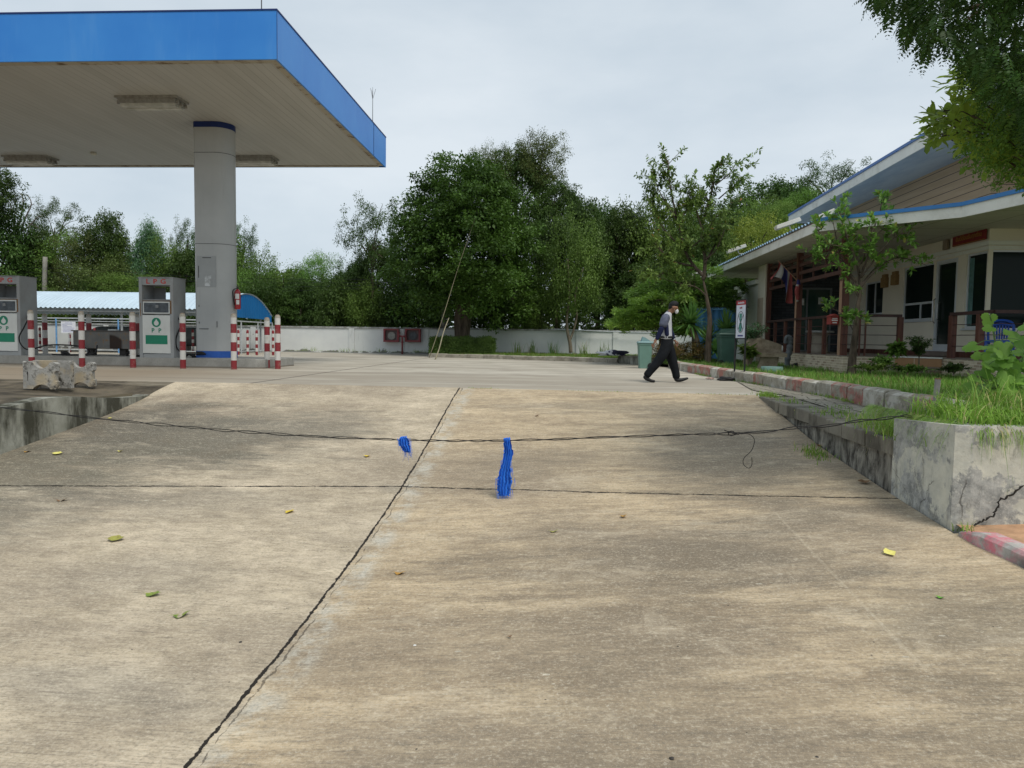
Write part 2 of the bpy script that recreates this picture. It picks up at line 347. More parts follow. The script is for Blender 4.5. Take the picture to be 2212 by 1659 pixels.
# forecourt
n = NT('forecourt_concrete', .85, .25); X, Y, Z = n.xyz()
st = n.noise(1., 6, .65, n.map((.16, 1.1, 1))); mid = n.noise(.9, 6, .6)
b_ = n.mix(n.mr(st, .35, .66), (.33, .295, .24), (.55, .51, .43)); b_ = n.mix(n.mr(mid, .45, .7, 0, .6), b_, (.26, .225, .18))
b_ = n.mix(n.ma('MULTIPLY', n.mr(Y, 17.8, 16.8), n.mr(n.ma('ADD', Y, n.ma('MULTIPLY', mid, .8)), 13.0, 13.9, .1, .55)), b_, (.31, .27, .215))
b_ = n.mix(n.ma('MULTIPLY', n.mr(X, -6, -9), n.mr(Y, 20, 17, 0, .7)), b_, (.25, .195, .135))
vg = lambda c, w_: n.ma('LESS_THAN', n.ma('ABSOLUTE', n.ma('SUBTRACT', c, n.ma('MULTIPLY', n.ma('SUBTRACT', mid, .5), .06))), w_)
jt = n.ma('MAXIMUM', vg(n.ma('SUBTRACT', n.ma('MODULO', n.ma('ADD', Y, 102.6), 6.), 3.), .025), vg(n.ma('ADD', X, 5.6), .035))
jt = n.ma('MAXIMUM', jt, vg(n.ma('SUBTRACT', X, 4.6), .03))
b_ = n.mix(n.ma('MULTIPLY', jt, .8), b_, (.07, .06, .05)); b_ = n.mix(n.mr(n.noise(60, 3, .7), .6, .8, 0, .3), b_, (.2, .18, .15)); n.col(b_); n.bump(mid, .2, .01)
pts = [(-60, 13.11), (-7.05, 13.12), (-1.72, 12.92), (3.3, 12.42), (4.5, 12.42), (4.3, 14), (4.05, 16.7), (3.9, 17.8), (3.76, 20.7), (3.83, 24.3), (3.06, 26.1), (2.3, 28.7), (-5.8, 33.2), (-6.2, 38.2), (-60, 38.2)]
# long joint lines and grass weeds belong to the slab surface
struct(MB().add([(x, y, 0.) for x, y in pts], [tuple(range(len(pts)))]).build('forecourt', n.m))
# apron behind the left retaining wall: dark, mouldy, dips at its right end
APR = NT('apron_concrete', .9, .2); k = APR.mix(APR.mr(APR.noise(1.6, 7, .7), .38, .62), (.045, .038, .028), (.15, .125, .09)); k = APR.mix(APR.mr(APR.noise(1., 6, .6, APR.map((.3, 1.5, 1), loc=(4, 0, 0))), .55, .7), k, (.33, .29, .22)); APR.col(APR.mix(APR.mr(APR.noise(6, 5, .7), .62, .75, 0, .6), k, (.13, .13, .03))); APR.bump(APR.noise(9, 6, .7), .4, .02)
TL = [(5, -.1), (8.85, -.09), (9.18, -.07), (9.72, -.03), (10.3, -.06), (10.92, -.13), (11.5, -.17), (12.1, -.19), (12.6, -.1), (13.12, 0.0)]
ax = np.concatenate([np.linspace(-60, -8.6, 8), np.linspace(-8.4, -6.99, 10)]); ay = np.linspace(5.2, 13.12, 34); V = []
for y in ay:
    for x in ax:
        zt = interp(y, TL); t = np.clip((x+9.2)/2.2, 0, 1); t = t*t*(3-2*t)
        V.append((x, y, (-.05 if y < 12 else -.05+.05*(y-12)/1.12)*(1-t)+zt*t+.0))
Fq = [(j*18+i, j*18+i+1, (j+1)*18+i+1, (j+1)*18+i) for j in range(33) for i in range(17)]
me = npmesh('apron', V, Fq, APR.m); me.polygons.foreach_set('use_smooth', [True]*len(me.polygons)); struct(link('apron', me))

# left retaining wall (along X=-7)
def wallmat(name, c1, c2, dark, rust=None, dscale=1.1, thr=(.45, .6), amt=.9):
    n = NT(name, .9, .2); k = n.mix(n.mr(n.noise(2.4, 6, .6), .35, .65), c1, c2)
    k = n.mix(n.mr(n.noise(1., 7, .68, n.map((dscale*1.6, dscale*1.6, dscale*.55))), thr[0], thr[1], 0, amt), k, dark)
    k = n.mix(n.mr(n.noise(22, 4, .7), .58, .75, 0, .5), k, tuple(x*.6 for x in c1)); n.col(k); n.bump(n.noise(7, 8, .7), .5, .02); return n
LW = wallmat('mouldy_wall', (.22, .22, .18), (.37, .37, .32), (.035, .034, .022), thr=(.46, .6)).m
b = MB()
yy = np.concatenate([np.linspace(5.2, 12.2, 40), np.linspace(12.25, 13.1, 8)])
top = [(float(y), float(interp(y, TL))-(.03 if y > 12.2 else 0)) for y in yy]
vs = []; 
for y, z in top: vs += [(-6.97, y, -1.3), (-7.2, y, -1.3), (-7.2, y, z+.012), (-6.97, y, z+.012)]
fs = [(4*i+a, 4*(i+1)+a, 4*(i+1)+(a+1) % 4, 4*i+(a+1) % 4) for i in range(len(top)-1) for a in range(4)]+[(0, 1, 2, 3), (4*len(top)-1, 4*len(top)-2, 4*len(top)-3, 4*len(top)-4)]
b.add(vs, fs); o = b.build('retaining_wall', LW); tag(o, 'low mouldy concrete retaining wall along the left edge of the driveway, dipping to the crest', 'retaining wall')

# right retaining wall: mouldy wall under a slab course, Y 7.42..12.3 at X=3.3
n = NT('black_mould_wall', .92, .2); X, Y, Z = n.xyz()
k = n.mix(n.mr(n.noise(1., 8, .72, n.map((6, 6, 2.6)), dist=.5), .42, .64), (.045, .042, .036), (.42, .40, .34)); k = n.mix(n.mr(n.noise(.8, 5, .6), .4, .7, 0, .55), k, (.1, .09, .075)); n.col(k); n.bump(n.noise(9, 8, .7), .6, .02); MW = n.m
def ztop_r(y): return float(np.interp(y, [7.3, 9.3, 11.8, 12.4], [-.05, -.03, 0, .01]))
b = MB(); yy = np.linspace(7.42, 12.3, 22); vs = []
for y in yy: z = ztop_r(y)-.17; vs += [(3.315, y, -1.2), (3.32+.012*math.sin(y*5), y, min(z, rampz(3.3, y)+2)), (3.6, y, z), (3.6, y, -1.2)]
fs = [(4*i+a, 4*(i+1)+a, 4*(i+1)+(a+1) % 4, 4*i+(a+1) % 4) for i in range(len(yy)-1) for a in range(4)]+[(0, 1, 2, 3), tuple(4*len(yy)-1-q for q in range(4))]
b.add(vs, fs); w1 = b.build('retaining_wall', MW); tag(w1, 'black stained and peeling retaining wall running along the right edge of the driveway', 'retaining wall')
SLB = wallmat('dark_slab', (.17, .155, .125), (.27, .25, .2), (.05, .045, .035), thr=(.5, .66), amt=.8).m
y = 7.42
while y < 12.0:                      # course of overhanging slabs: parts of the wall
    L = random.uniform(.5, .75); y2 = min(y+L, 12.25); z = ztop_r((y+y2)/2)+random.uniform(-.008, .008)
    a = 3.27+random.uniform(-.02, .02)
    s = MB().poly([(a, y+.012), (3.8, y+.012), (3.8, y2-.006), (a+random.uniform(-.01, .01), y2-.006)], z-.155, z, .012).build('coping_slab', SLB, w1); y = y2
# block wall (pale peeling plaster) Y 6.4..7.42 then turning right
n = NT('peeling_plaster', .88, .2); X, Y, Z = n.xyz()
pa = n.noise(2.3, 7, .62, dist=.3); k = n.mix(n.mr(n.noise(5, 6, .6), .35, .65), (.44, .44, .385), (.62, .605, .51))
k = n.mix(n.mr(n.ma('ADD', n.ma('MULTIPLY', pa, .7), n.ma('MULTIPLY', n.noise(8, 9, .8), .3)), .482, .505), k, n.mix(n.mr(n.noise(6, 8, .75), .4, .6), (.22, .225, .215), (.44, .44, .41))); k = n.mix(n.mr(n.noise(1., 8, .8, n.map((4, 4, 1.4), loc=(2, 8, 3))), .54, .64, 0, .7), k, (.17, .165, .14)); k = n.mix(n.mr(n.noise(11, 8, .8), .55, .6, 0, .5), k, (.6, .59, .53))
k = n.mix(n.mr(n.noise(3.5, 5, .6, n.map((1, 1, 1), loc=(9, 2, 4))), .56, .66, 0, .4), k, (.36, .38, .39))
ve, _ = n.vor(1.25, feat='DISTANCE_TO_EDGE', vec=n.ma2()); k = n.mix(n.ma('MULTIPLY', n.ma('LESS_THAN', n.ma('ADD', ve, n.ma('MULTIPLY', n.noise(6, 4), .02)), .017), n.mr(n.noise(1.3, 2), .5, .56, 0, .7)), k, (.08, .075, .065))
k = n.mix(n.mr(n.ma('ADD', Z, n.ma('MULTIPLY', n.noise(6, 5), .25)), -.46, -.62, 0, .65), k, (.2, .185, .14)); k = n.mix(n.mr(n.noise(30, 4, .7), .6, .75, 0, .35), k, (.15, .15, .13))
n.col(k); n.bump(n.ma('ADD', pa, n.ma('MULTIPLY', ve, -.2)), .8, .03); PW = n.m
b = MB(); b.poly([(3.3, 7.44), (3.32, 6.36), (3.45, 6.32), (9.5, 6.2), (9.5, 6.5), (3.62, 6.6), (3.6, 7.44)], -1.25, .2)
vs = b.v
for i, p in enumerate(vs):     # top rises toward the corner
    if p[2] > 0: vs[i] = (p[0], p[1], .15+.06*min(1, (7.44-p[1])/1.))
b.build('block_wall', PW); bw = bpy.data.objects['block_wall']; tag(bw, 'pale grey block wall of cracked peeling plaster below the tall grass, at right', 'wall')
def smooth_j(P, k, j):
    o = []
    for a, b_ in zip(P, P[1:]):
        for i in range(k): o.append(tuple(np.array(a)+(np.array(b_)-np.array(a))*i/k+np.array([random.uniform(-j, j), 0, random.uniform(-j, j)])))
    return o+[tuple(P[-1])]
# broken corner crack: a wedge of exposed dark mortar and its crack
cr_ = PY(2212, 1040, 6.26); cb = MB(); cp = [PY(x, y, 6.262-.004) for x, y in ((2212, 1046), (2185, 1070), (2163, 1078), (2152, 1098), (2148, 1112), (2128, 1124), (2104, 1136))]
cq = smooth_j(cp, 5, .012); cb.tube(cq, [.004+.006*abs(math.sin(i*1.7)) for i in range(len(cq))], 5)
cb.build('crack', mat('crack_black', (.02, .018, .015), .1), bw)
b.build

# paving strip between driveway edge and kerb
n = NT('interlock_paving', .9, .2); v1, c1 = n.vor(5.2, n.map((1, 1, 1)), rnd=.45); ed, _ = n.vor(5.2, n.map((1, 1, 1)), 'DISTANCE_TO_EDGE', .45)
k = n.mix(n.mr(n.noise(2.2, 5), .35, .65), (.21, .19, .155), (.37, .34, .28)); k = n.mix(n.mr(ed, .05, .02), k, (.06, .06, .035)); k = n.mix(n.mr(n.noise(1.1, 5, .7), .5, .68, 0, .7), k, (.13, .125, .085)); n.col(k); n.bump(n.mr(ed, 0, .08), .6, .02)
KB = [(3.2, 26.1), (3.62, 24.4), (3.72, 20.7), (3.86, 17.8), (4.03, 16.5), (4.22, 14.2), (4.38, 12.4), (4.45, 10.6), (4.5, 9.2), (4.55, 8.0), (4.7, 7.3)]
gy = np.linspace(7.2, 16.6, 24); V = []
for y in gy:
    xk = np.interp(y, [p[1] for p in KB[::-1]], [p[0] for p in KB[::-1]])
    xl = np.interp(y, [7.2, 12.4, 13.5, 16.6], [3.75, 3.75, 3.5, 3.95])
    for t in np.linspace(0, 1, 6): V.append((xl+(xk+.1-xl)*t, y, ztop_r(min(y, 12.4))+.006+.02*math.sin(y*3+t*4)*(t > 0)*(t < 1)*(y < 12)))
Fq = [(j*6+i, j*6+i+1, (j+1)*6+i+1, (j+1)*6+i) for j in range(23) for i in range(5)]
struct(link('pavement', npmesh('pavement', V, Fq, n.m)))

# kerbs: rounded blocks, each a painted stone of the kerb line
def kerbmat(name, red, white, fade, scale=2.2):
    n = NT(name, .85, .25); oi = n.n('ShaderNodeObjectInfo')
    k = n.mix(n.mr(n.noise(4, 6, .65), .35, .65), (.24, .215, .17), (.42, .39, .32))
    sel = n.ma('GREATER_THAN', oi.outputs['Random'], .5); paint = n.mix(sel, red, white)
    k = n.mix(n.ma('MULTIPLY', n.mr(n.noise(scale, 7, .68), .47, .56), fade), k, paint); k = n.mix(n.mr(n.noise(7, 6, .7), .56, .68, 0, .8), k, (.10, .095, .07)); n.col(k); n.bump(n.noise(14, 6, .7), .5, .015); return n.m
KM = kerbmat('painted_kerb', (.38, .10, .08), (.58, .56, .5), .68, 3.2); KP = kerbmat('plain_kerb', (.3, .27, .22), (.4, .37, .3), .3)
def kerb_line(pts, L, h, wd, mt, label, zb=-.02, name='kerb', up_=0):
    P = [Vector((*p, 0)) for p in pts]; seg = []; 
    cum = [0]
    for a, b in zip(P, P[1:]): cum.append(cum[-1]+(b-a).length)
    def at(s):
        s = max(0, min(cum[-1]-1e-4, s)); i = max(j for j in range(len(cum)-1) if cum[j] <= s); return P[i].lerp(P[i+1], (s-cum[i])/(cum[i+1]-cum[i]))
    root = thing(name, label, 'kerb', (*pts[0], 0)); s = 0; i = 0
    while s < cum[-1]-.15:
        l = L*random.uniform(.93, 1.07); a, b = at(s+.006), at(min(s+l, cum[-1])-.006); d = (b-a).normalized(); nn = Vector((d.y, -d.x, 0))
        prof = [(-wd/2, zb), (-wd/2, h*.55), (-wd/2+wd*.1, h*.82), (-wd*.22, h*.97), (0, h), (wd*.3, h*.98), (wd/2, h*.85), (wd/2, zb)]
        vs = []; dz = random.uniform(-.012, .012); dn = random.uniform(-.015, .015)
        for q, ee in ((a, 1), (a+d*.02, 0), (b-d*.02, 0), (b, 1)):
            for (u_, z_) in prof: vs.append(tuple(q-nn*((u_*(.96 if ee else 1))+dn)*(-1)+Vector((0, 0, z_-(.008 if ee and z_ > 0 else 0)+dz))))
        k = len(prof); fs = [(r*k+c, r*k+(c+1) % k, (r+1)*k+(c+1) % k, (r+1)*k+c) for r in range(3) for c in range(k)]+[tuple(range(k)), tuple(reversed(range(3*k, 4*k)))]
        smooth_by_angle(MB().add(vs, fs).build('kerb_stone', mt, root), 50); s += l; i += 1
    return root
kerb_line([(p[0]+.12, p[1]) for p in KB[1:]], .62, .25, .32, KM, 'rounded kerb with faded red and white paint in front of the grass, right')
kerb_line([(-5.8, 33.2), (-2.09, 31.5), (.84, 30.2), (2.35, 28.9)], 1.0, .17, .25, KP, 'plain grey concrete kerb edging the planting bed before the white wall')
# low stained slab edging at the corner of the bed
o = MB().poly([(2.3, 28.8), (3.1, 26.1), (3.35, 26.1), (2.7, 28.9)], -.02, .26, .02).build('edging_wall', LW); tag(o, 'short stained concrete edging block behind the green bin', 'edging')
MB().poly([(2.32, 28.6), (3.12, 26.0), (3.5, 26.1), (3.0, 28.9)], .262, .3, .01).build('coping', SLB, o)

# lawns
LG = NT('lawn_soil', .95, .1); k = LG.mix(LG.mr(LG.noise(1.5, 6, .65), .35, .65), (.055, .1, .022), (.12, .17, .05)); LG.col(LG.mix(LG.mr(LG.noise(.8, 5, .7), .58, .72, 0, .8), k, (.2, .17, .11))); LG.bump(LG.noise(25, 4), .6, .04)
def lawnz(x, y): return .13+.03*math.sin(x*1.3)*math.cos(y*.7)+(.05*max(0, 1-abs(y-7.2)/1.5))
def kx(y): return float(np.interp(y, [p[1] for p in KB[::-1]], [p[0] for p in KB[::-1]]))
V = []; gy = np.linspace(6.55, 30, 60)
for y in gy:
    x0 = kx(max(7.3, min(y, 26)))+.15 if y > 7.5 else 3.55
    if y > 26: x0 = 3.3-(y-26)*.1
    for t in np.linspace(0, 1, 16): x = x0+(14-x0)*t; V.append((x, y, lawnz(x, y)*(1 if t > 0 else .8)))
Fq = [(j*16+i, j*16+i+1, (j+1)*16+i+1, (j+1)*16+i) for j in range(59) for i in range(15)]
struct(link('lawn', npmesh('lawn', V, Fq, LG.m)))
pts = [(-5.7, 33.3), (-2.0, 31.6), (.9, 30.3), (2.45, 29.0), (3.2, 28.3), (3.4, 30), (12, 30.2), (12, 37.9), (-6.1, 37.9)]
struct(MB().add([(x, y, .13) for x, y in pts], [tuple(range(len(pts)))]).build('planting_bed', LG.m))

# pink kerb and sand at the foot of the block wall
a0 = PZ(2068, 1140, -.62); a1 = PZ(2212, 1226, -.72); dd = (a1-a0)
pk = NT('pink_kerb', .85, .25); X, Y, Z = pk.xyz(); q = pk.mix(pk.mr(pk.noise(6, 6, .7), .35, .62), (.23, .22, .2), (.5, .48, .45)); q = pk.mix(pk.ma('MULTIPLY', pk.mr(pk.noise(5, 7, .72), .42, .56), pk.mr(Y, 5.35, 5.75)), q, (.62, .2, .24)); q = pk.mix(pk.ma('MULTIPLY', pk.mr(Z, -.64, -.68), pk.mr(Y, 5.7, 5.4, 0, .8)), q, (.045, .045, .04)); pk.col(q); pk.bump(pk.noise(16, 6), .5, .015)
b = MB(); path = [a0, a0+dd*.35+np.array([-.02, 0, 0]), a0+dd*.7, a0+dd, a0+dd*1.6+np.array([.05, -.1, 0]), a0+dd*3+np.array([.4, -.4, 0])]
vs = []
for i, p in enumerate(path):
    t = min(1, .35+i*.3); zz = rampz(p[0], p[1]); d = Vector(dd[:2]).normalized(); nn = Vector((d.y, -d.x)); nn = -nn if nn.x < 0 else nn
    hh = .04 if i == 0 else .11; wv = .07 if i == 0 else .17
    vs += [(p[0], p[1], zz-.1), (p[0]+nn.x*.015, p[1]+nn.y*.015, zz+hh*.75), (p[0]+nn.x*.04, p[1]+nn.y*.04, zz+hh), (p[0]+nn.x*wv, p[1]+nn.y*wv, zz+hh), (p[0]+nn.x*(wv+.02), p[1]+nn.y*(wv+.02), zz-.1)]
fs = [(r*5+c, r*5+c+1, (r+1)*5+c+1, (r+1)*5+c) for r in range(len(path)-1) for c in range(4)]+[(0, 1, 2, 3, 4)]
o = b.add(vs, fs).build('kerb', pk.m); tag(o, 'pink and grey painted kerb beside orange sand at the lower right', 'kerb')
SA = mat('sand', (.46, .28, .17), .25, 7, .95, .1, 0, .6, (.25, .2, .12), .5)
kxs = [p[0] for p in path]; kys = [p[1] for p in path]; V = []; gx = np.linspace(3.36, 9.5, 30)
for x in gx:
    y0 = float(np.interp(x-.1, kxs, kys)); y1 = 6.36 if x < 3.5 else 6.34-.02*(x-3.5)
    for t_ in np.linspace(0, 1, 8): y = y0+(y1-y0)*t_; V.append((x, y, rampz(x, y)+.045+.02*math.sin(x*5+t_*4)*t_*(1-t_)))
struct(link('sand', npmesh('sand', V, [(i*8+j, i*8+8+j, i*8+9+j, i*8+j+1) for i in range(29) for j in range(7)], SA)))
# broken slab of wall leaning out below the crack

# ================================================================ PETROL CANOPY
YN, YF, XR, XL0, ZS, ZT = 15.14, 24.7, -5.84, -34., 6.51, 7.48
BLUE = NT('fascia_blue', .42, .45); k = BLUE.mix(BLUE.mr(BLUE.noise(.6, 3), .35, .65), (.022, .2, .62), (.035, .235, .66)); BLUE.col(BLUE.mix(BLUE.mr(BLUE.noise(1., 5, .7, BLUE.map((3, 3, .4))), .55, .75, 0, .25), k, (.12, .33, .68))); BLUE = BLUE.m
DKB = mat('dark_blue_trim', (.012, .03, .14), .1, 4, .5); BND = mat('band_blue', (.03, .11, .42), .1, 4, .5)
n = NT('soffit_boards', .6, .3); X, Y, Z = n.xyz(); fr = n.ma('FRACT', n.ma('DIVIDE', X, .2)); ln = n.ma('LESS_THAN', fr, .07)
k = n.mix(n.mr(n.noise(1., 5, .6, n.map((2.5, .25, 1))), .3, .7), (.42, .41, .375), (.50, .49, .455)); k = n.mix(n.ma('MULTIPLY', ln, n.mr(n.noise(.35, 3), .35, .7, .1, .6)), k, (.11, .10, .085)); n.col(k); n.bump(ln, .4, .01); SOF = n.m
n = NT('soffit_edge', .7, .2); k = n.mix(n.mr(n.noise(3.2, 6, .7), .5, .64), (.42, .38, .30), (.17, .12, .07)); n.col(k); SED = n.m
can = thing('canopy', 'large blue edged petrol station canopy on one wide grey column', 'canopy', (-9.3, 19.9, 0))
b = MB(); b.box((XL0, YN, ZS), (XR, YN+.04, ZT)); b.box((XR-.04, YN+.042, ZS), (XR, YF-.042, ZT)); b.box((XL0, YF-.04, ZS), (XR, YF, ZT)); b.build('fascia', BLUE, can)
b = MB(); b.box((XL0, YN-.012, ZT-.0), (XR+.012, YN+.06, ZT+.03)); b.box((XR-.06, YN+.062, ZT), (XR+.012, YF, ZT+.03)); b.build('roof_trim', DKB, can)
MB().box((XR+.001, 23.05, ZS+.01), (XR+.006, 23.085, ZT-.01)).build('panel_seam', DKB, can); MB().box((XR-.001, YN-.004, ZS), (XR+.005, YN+.012, ZT)).build('corner_seam', DKB, can)
MB().box((XL0, YN+.15, ZS+.03), (XR-.17, YF-.15, ZS+.06)).build('soffit', SOF, can)
b = MB(); b.box((XL0, YN+.045, ZS+.004), (XR-.045, YN+.24, ZS+.026)); b.box((XR-.2, YN+.242, ZS+.004), (XR-.045, YF-.2, ZS+.026)); b.box((XL0, YF-.2, ZS+.004), (XR-.202, YF-.045, ZS+.026)); b.build('edge_trim', SED, can)
MB().box((XL0, YN+.1, ZT-.25), (XR-.1, YF-.1, ZT-.2)).build('roof_deck', SED, can)
# column: plan flat in front, rounded at its right side
def colplan(o_=0.):
    x0, x1, y0, y1, r_ = -9.83-o_, -8.89+o_, 19.5-o_, 20.35+o_, .4
    p = [(x0+.06, y0), (x1-r_, y0)]
    for t in range(1, 13): a = R(-90+t*15*90/90); 
    p = [(x0+.05, y0)]
    for t in range(0, 13): a = R(-90+15*t); p.append((x1-r_+r_*math.cos(a), (y0+y1)/2+(y1-y0)/2*math.sin(a)))
    p += [(x0+.05, y1), (x0, y1-.05), (x0, y0+.05)]
    return p
CG = NT('column_grey', .38, .5); k = CG.mix(CG.mr(CG.noise(.9, 4), .3, .7), (.38, .39, .385), (.46, .47, .46)); CG.col(CG.mix(CG.mr(CG.noise(1., 6, .7, CG.map((9, 9, .5))), .56, .75, 0, .3), k, (.27, .28, .275))); CG = CG.m
o = MB().poly(colplan(), .24, ZS+.03).build('column', CG, can); smooth_by_angle(o, 40)
smooth_by_angle(MB().poly(colplan(.006), .25, .43).build('base_band', BND, o), 40); smooth_by_angle(MB().poly(colplan(.006), ZS-.12, ZS+.028).build('top_band', DKB, o), 40)
sg = mat('seam_grey', (.12, .12, .12))
for zq in (3.305, 5.72): MB().poly(colplan(.003), zq, zq+.015).build('seam', sg, o)
pnl = MB().box((-9.76, 19.494, 2.15), (-9.23, 19.499, 2.98)).build('access_panel', mat('panel_grey', (.345, .36, .36), .06, 3, .5), o)
TPM = mat('tape_black', (.015, .015, .015))
class _B:
    def box(s, a, c): MB().box(a, c).build('tape_mark', TPM, o)
b = _B(); b.box((-9.6, 19.489, 2.93), (-9.36, 19.493, 2.945)); b.box((-9.715, 19.489, 2.4), (-9.7, 19.493, 2.72)); b.box((-9.71, 19.489, 1.02), (-9.45, 19.493, 1.035)); b.box((-9.715, 19.489, 1.17), (-9.7, 19.493, 1.22)); b.box((-9.22, 19.489, 1.07), (-9.207, 19.493, 1.24)); b.box((-9.715, 19.489, 1.62), (-9.7, 19.493, 1.67))
n = NT('glue_patch', .7); k = n.mix(n.mr(n.noise(6, 5, .6), .42, .6), (.34, .355, .355), (.62, .64, .65)); n.col(k)
MB().box((-9.54, 19.489, 2.18), (-9.36, 19.493, 2.46)).build('glue_mark', n.m, pnl)

# ceiling lights
LB = mat('lamp_housing', (.30, .29, .265), .2, 12, .6, .4, 0, .1, (.12, .10, .08), .5); GLS = NT('lamp_glass', .18, .6); GLS.col(GLS.mix(GLS.mr(GLS.noise(3, 4), .45, .65), (.42, .42, .38), (.62, .62, .58))); GLS = GLS.m
def clight(x, y, label):
    t = thing('ceiling_light', label, 'ceiling light', (x, y, ZS), 'tube lights under the canopy'); L, Wd = 1.42, .52
    z = ZS+.03
    MB().box((x-L/2-.06, y-Wd/2-.04, z-.05), (x+L/2+.06, y+Wd/2+.04, z)).build('back_plate', LB, t)
    b = MB(); b.poly([(x-L/2, y-Wd/2), (x+L/2, y-Wd/2), (x+L/2, y+Wd/2), (x-L/2, y+Wd/2)], z-.16, z-.051)
    b.build('housing', LB, t)
    b = MB()
    for s in (-.12, .12): 
        pr = [(s-.1, 0), (s-.08, -.055), (s, -.075), (s+.08, -.055), (s+.1, 0)]
        vs = [(x+e_*(L/2-.03), y+u_, z-.161+v_) for e_ in (-1, 1) for u_, v_ in pr]; b.add(vs, [(0, 1, 2, 3, 4), (9, 8, 7, 6, 5)]+[(i, i+1, i+6, i+5) for i in range(4)])
    b.build('diffuser', GLS, t)
    for sx in (-1, 1):
        for sy in (-.2, 0, .2): MB().box((x+sx*(L/2+.002), y+sy-.025, z-.17), (x+sx*(L/2+.045), y+sy+.025, z-.09)).build('clip', LB, t)
p = PZ(329, 217, ZS); clight(p[0], p[1], 'tube light under the canopy nearest the front edge, left of the column')
p = PZ(66, 342, ZS); clight(p[0], p[1], 'tube light under the canopy at the far edge, leftmost')
p = PZ(545, 342, ZS); clight(p[0], p[1], 'tube light under the canopy partly hidden behind the column')
ROD = mat('rod_metal', (.12, .12, .12), .1, 5, .4, .5, .6)
def rod(x, y, h, label, tip=True):
    t = thing('lightning_rod', label, 'lightning rod', (x, y, ZT+.03)); z = ZT+.03
    b = MB(); b.tube([(x, y, z), (x, y, z+h)], [.014, .008], 6); b.lathe((x, y, z), [(.05, 0), (.05, .03), (.015, .04)], 8); b.build('mast', ROD, t)
    if tip:
        b = MB()
        for a in (0, 1, 2): an = a*2.1; b.tube([(x, y, z+h*.8), (x+.1*math.cos(an), y+.1*math.sin(an), z+h+.06)], .006, 4)
        b.tube([(x, y, z+h), (x, y, z+h+.12)], .006, 4); b.build('finial', ROD, t)
p = PX(811, 275, XR-.3); rod(XR-.3, float(p[1])*.985, 1.3, 'thin lightning rod with a forked tip on the far right corner of the canopy roof')
p = PY(565, 24, YN+.3); rod(float(p[0]), YN+.3, 1.2, 'lightning rod on the front edge of the canopy roof, cut by the photo top')
# small wasp-nest like pale blotch on the soffit
p = PZ(202, 330, ZS+.02); o = MB().lathe((p[0], p[1], ZS+.0), [(.03, -.05), (.07, -.045), (.1, -.01), (.08, .028)], 12).build('nest', mat('nest_white', (.6, .58, .5), .2, 20, .9), None, True, (p[0], p[1], ZS)); 
# rebuild at own origin
tag(o, 'small pale round nest stuck to the canopy ceiling between two lights', 'nest')

# island
isl = NT('island_concrete', .9, .2); k = isl.mix(isl.mr(isl.noise(2, 6, .65), .35, .65), (.25, .245, .225), (.36, .355, .33)); k = isl.mix(isl.mr(isl.noise(30, 3, .7), .5, .7, 0, .4), k, (.18, .175, .16)); Xq = isl.xyz(); k = isl.mix(isl.mr(Xq[2], .05, .0), k, (.16, .13, .10)); isl.col(k); isl.bump(isl.noise(24, 5), .4, .01)
o = MB().poly([(-40, 19.0), (-7.95, 19.0), (-7.75, 19.15), (-7.72, 21.2), (-7.9, 21.35), (-40, 21.35)], -.01, .24, .015).build('pump_island', isl.m); tag(o, 'long raised grey concrete island carrying the gas pumps and the column', 'pump island')

# bollards
def stripemat(name, per, worn):
    n = NT(name, .5, .4); X, Y, Z = n.xyz(); Zw = n.ma('ADD', Z, n.ma('MULTIPLY', n.ma('SUBTRACT', n.noise(18, 3), .5), .012))
    od = n.ma('MODULO', n.ma('FLOOR', n.ma('DIVIDE', Zw, per)), 2.); k = n.mix(od, (.22, .022, .028), (.56, .55, .52))
    oi = n.n('ShaderNodeObjectInfo'); vv = n.n('ShaderNodeVectorMath'); vv.operation = 'ADD'; n.t.links.new(n.tc.outputs['Object'], vv.inputs[0]); n.t.links.new(n.comb(n.ma('MULTIPLY', oi.outputs['Random'], 37.), 0., 0.), vv.inputs[1])
    k = n.mix(n.mr(n.noise(4, 6, .7, vv.outputs[0]), .56, .7, 0, .55), k, (.36, .30, .24))
    top = n.mr(n.ma('ADD', Z, n.ma('MULTIPLY', n.noise(16, 5, .7, vv.outputs[0]), .12)), worn+.0, worn+.05); k = n.mix(n.ma('MULTIPLY', top, .85), k, (.29, .26, .2))
    k = n.mix(n.mr(Z, .05, .0, 0, .5), k, (.3, .14, .12)); n.col(k); n.bump(n.noise(30, 4), .15, .005); return n.m
BM = stripemat('red_white_paint', .236, 1.385); BMS = stripemat('red_white_paint_small', .158, 1.2)
def bollard(x, y, label, h=1.42, r_=.072, first=None, mt=None, group='red and white striped bollards around the gas pumps'):
    if first is not None:
        o = first.copy(); COL.objects.link(o); o.location = (x, y, 0); o.rotation_euler.z = random.uniform(0, 6)
    else:
        o = MB().lathe((0, 0, 0), [(r_, 0), (r_, h-.09), (r_*.94, h-.05), (r_*.75, h-.018), (r_*.4, h-.003), (.001, h)], 20).build('bollard', mt or BM, None, True)
        o.location = (x, y, 0); smooth_by_angle(o, 60)
    return tag(o, label, 'bollard', group)
B0 = None
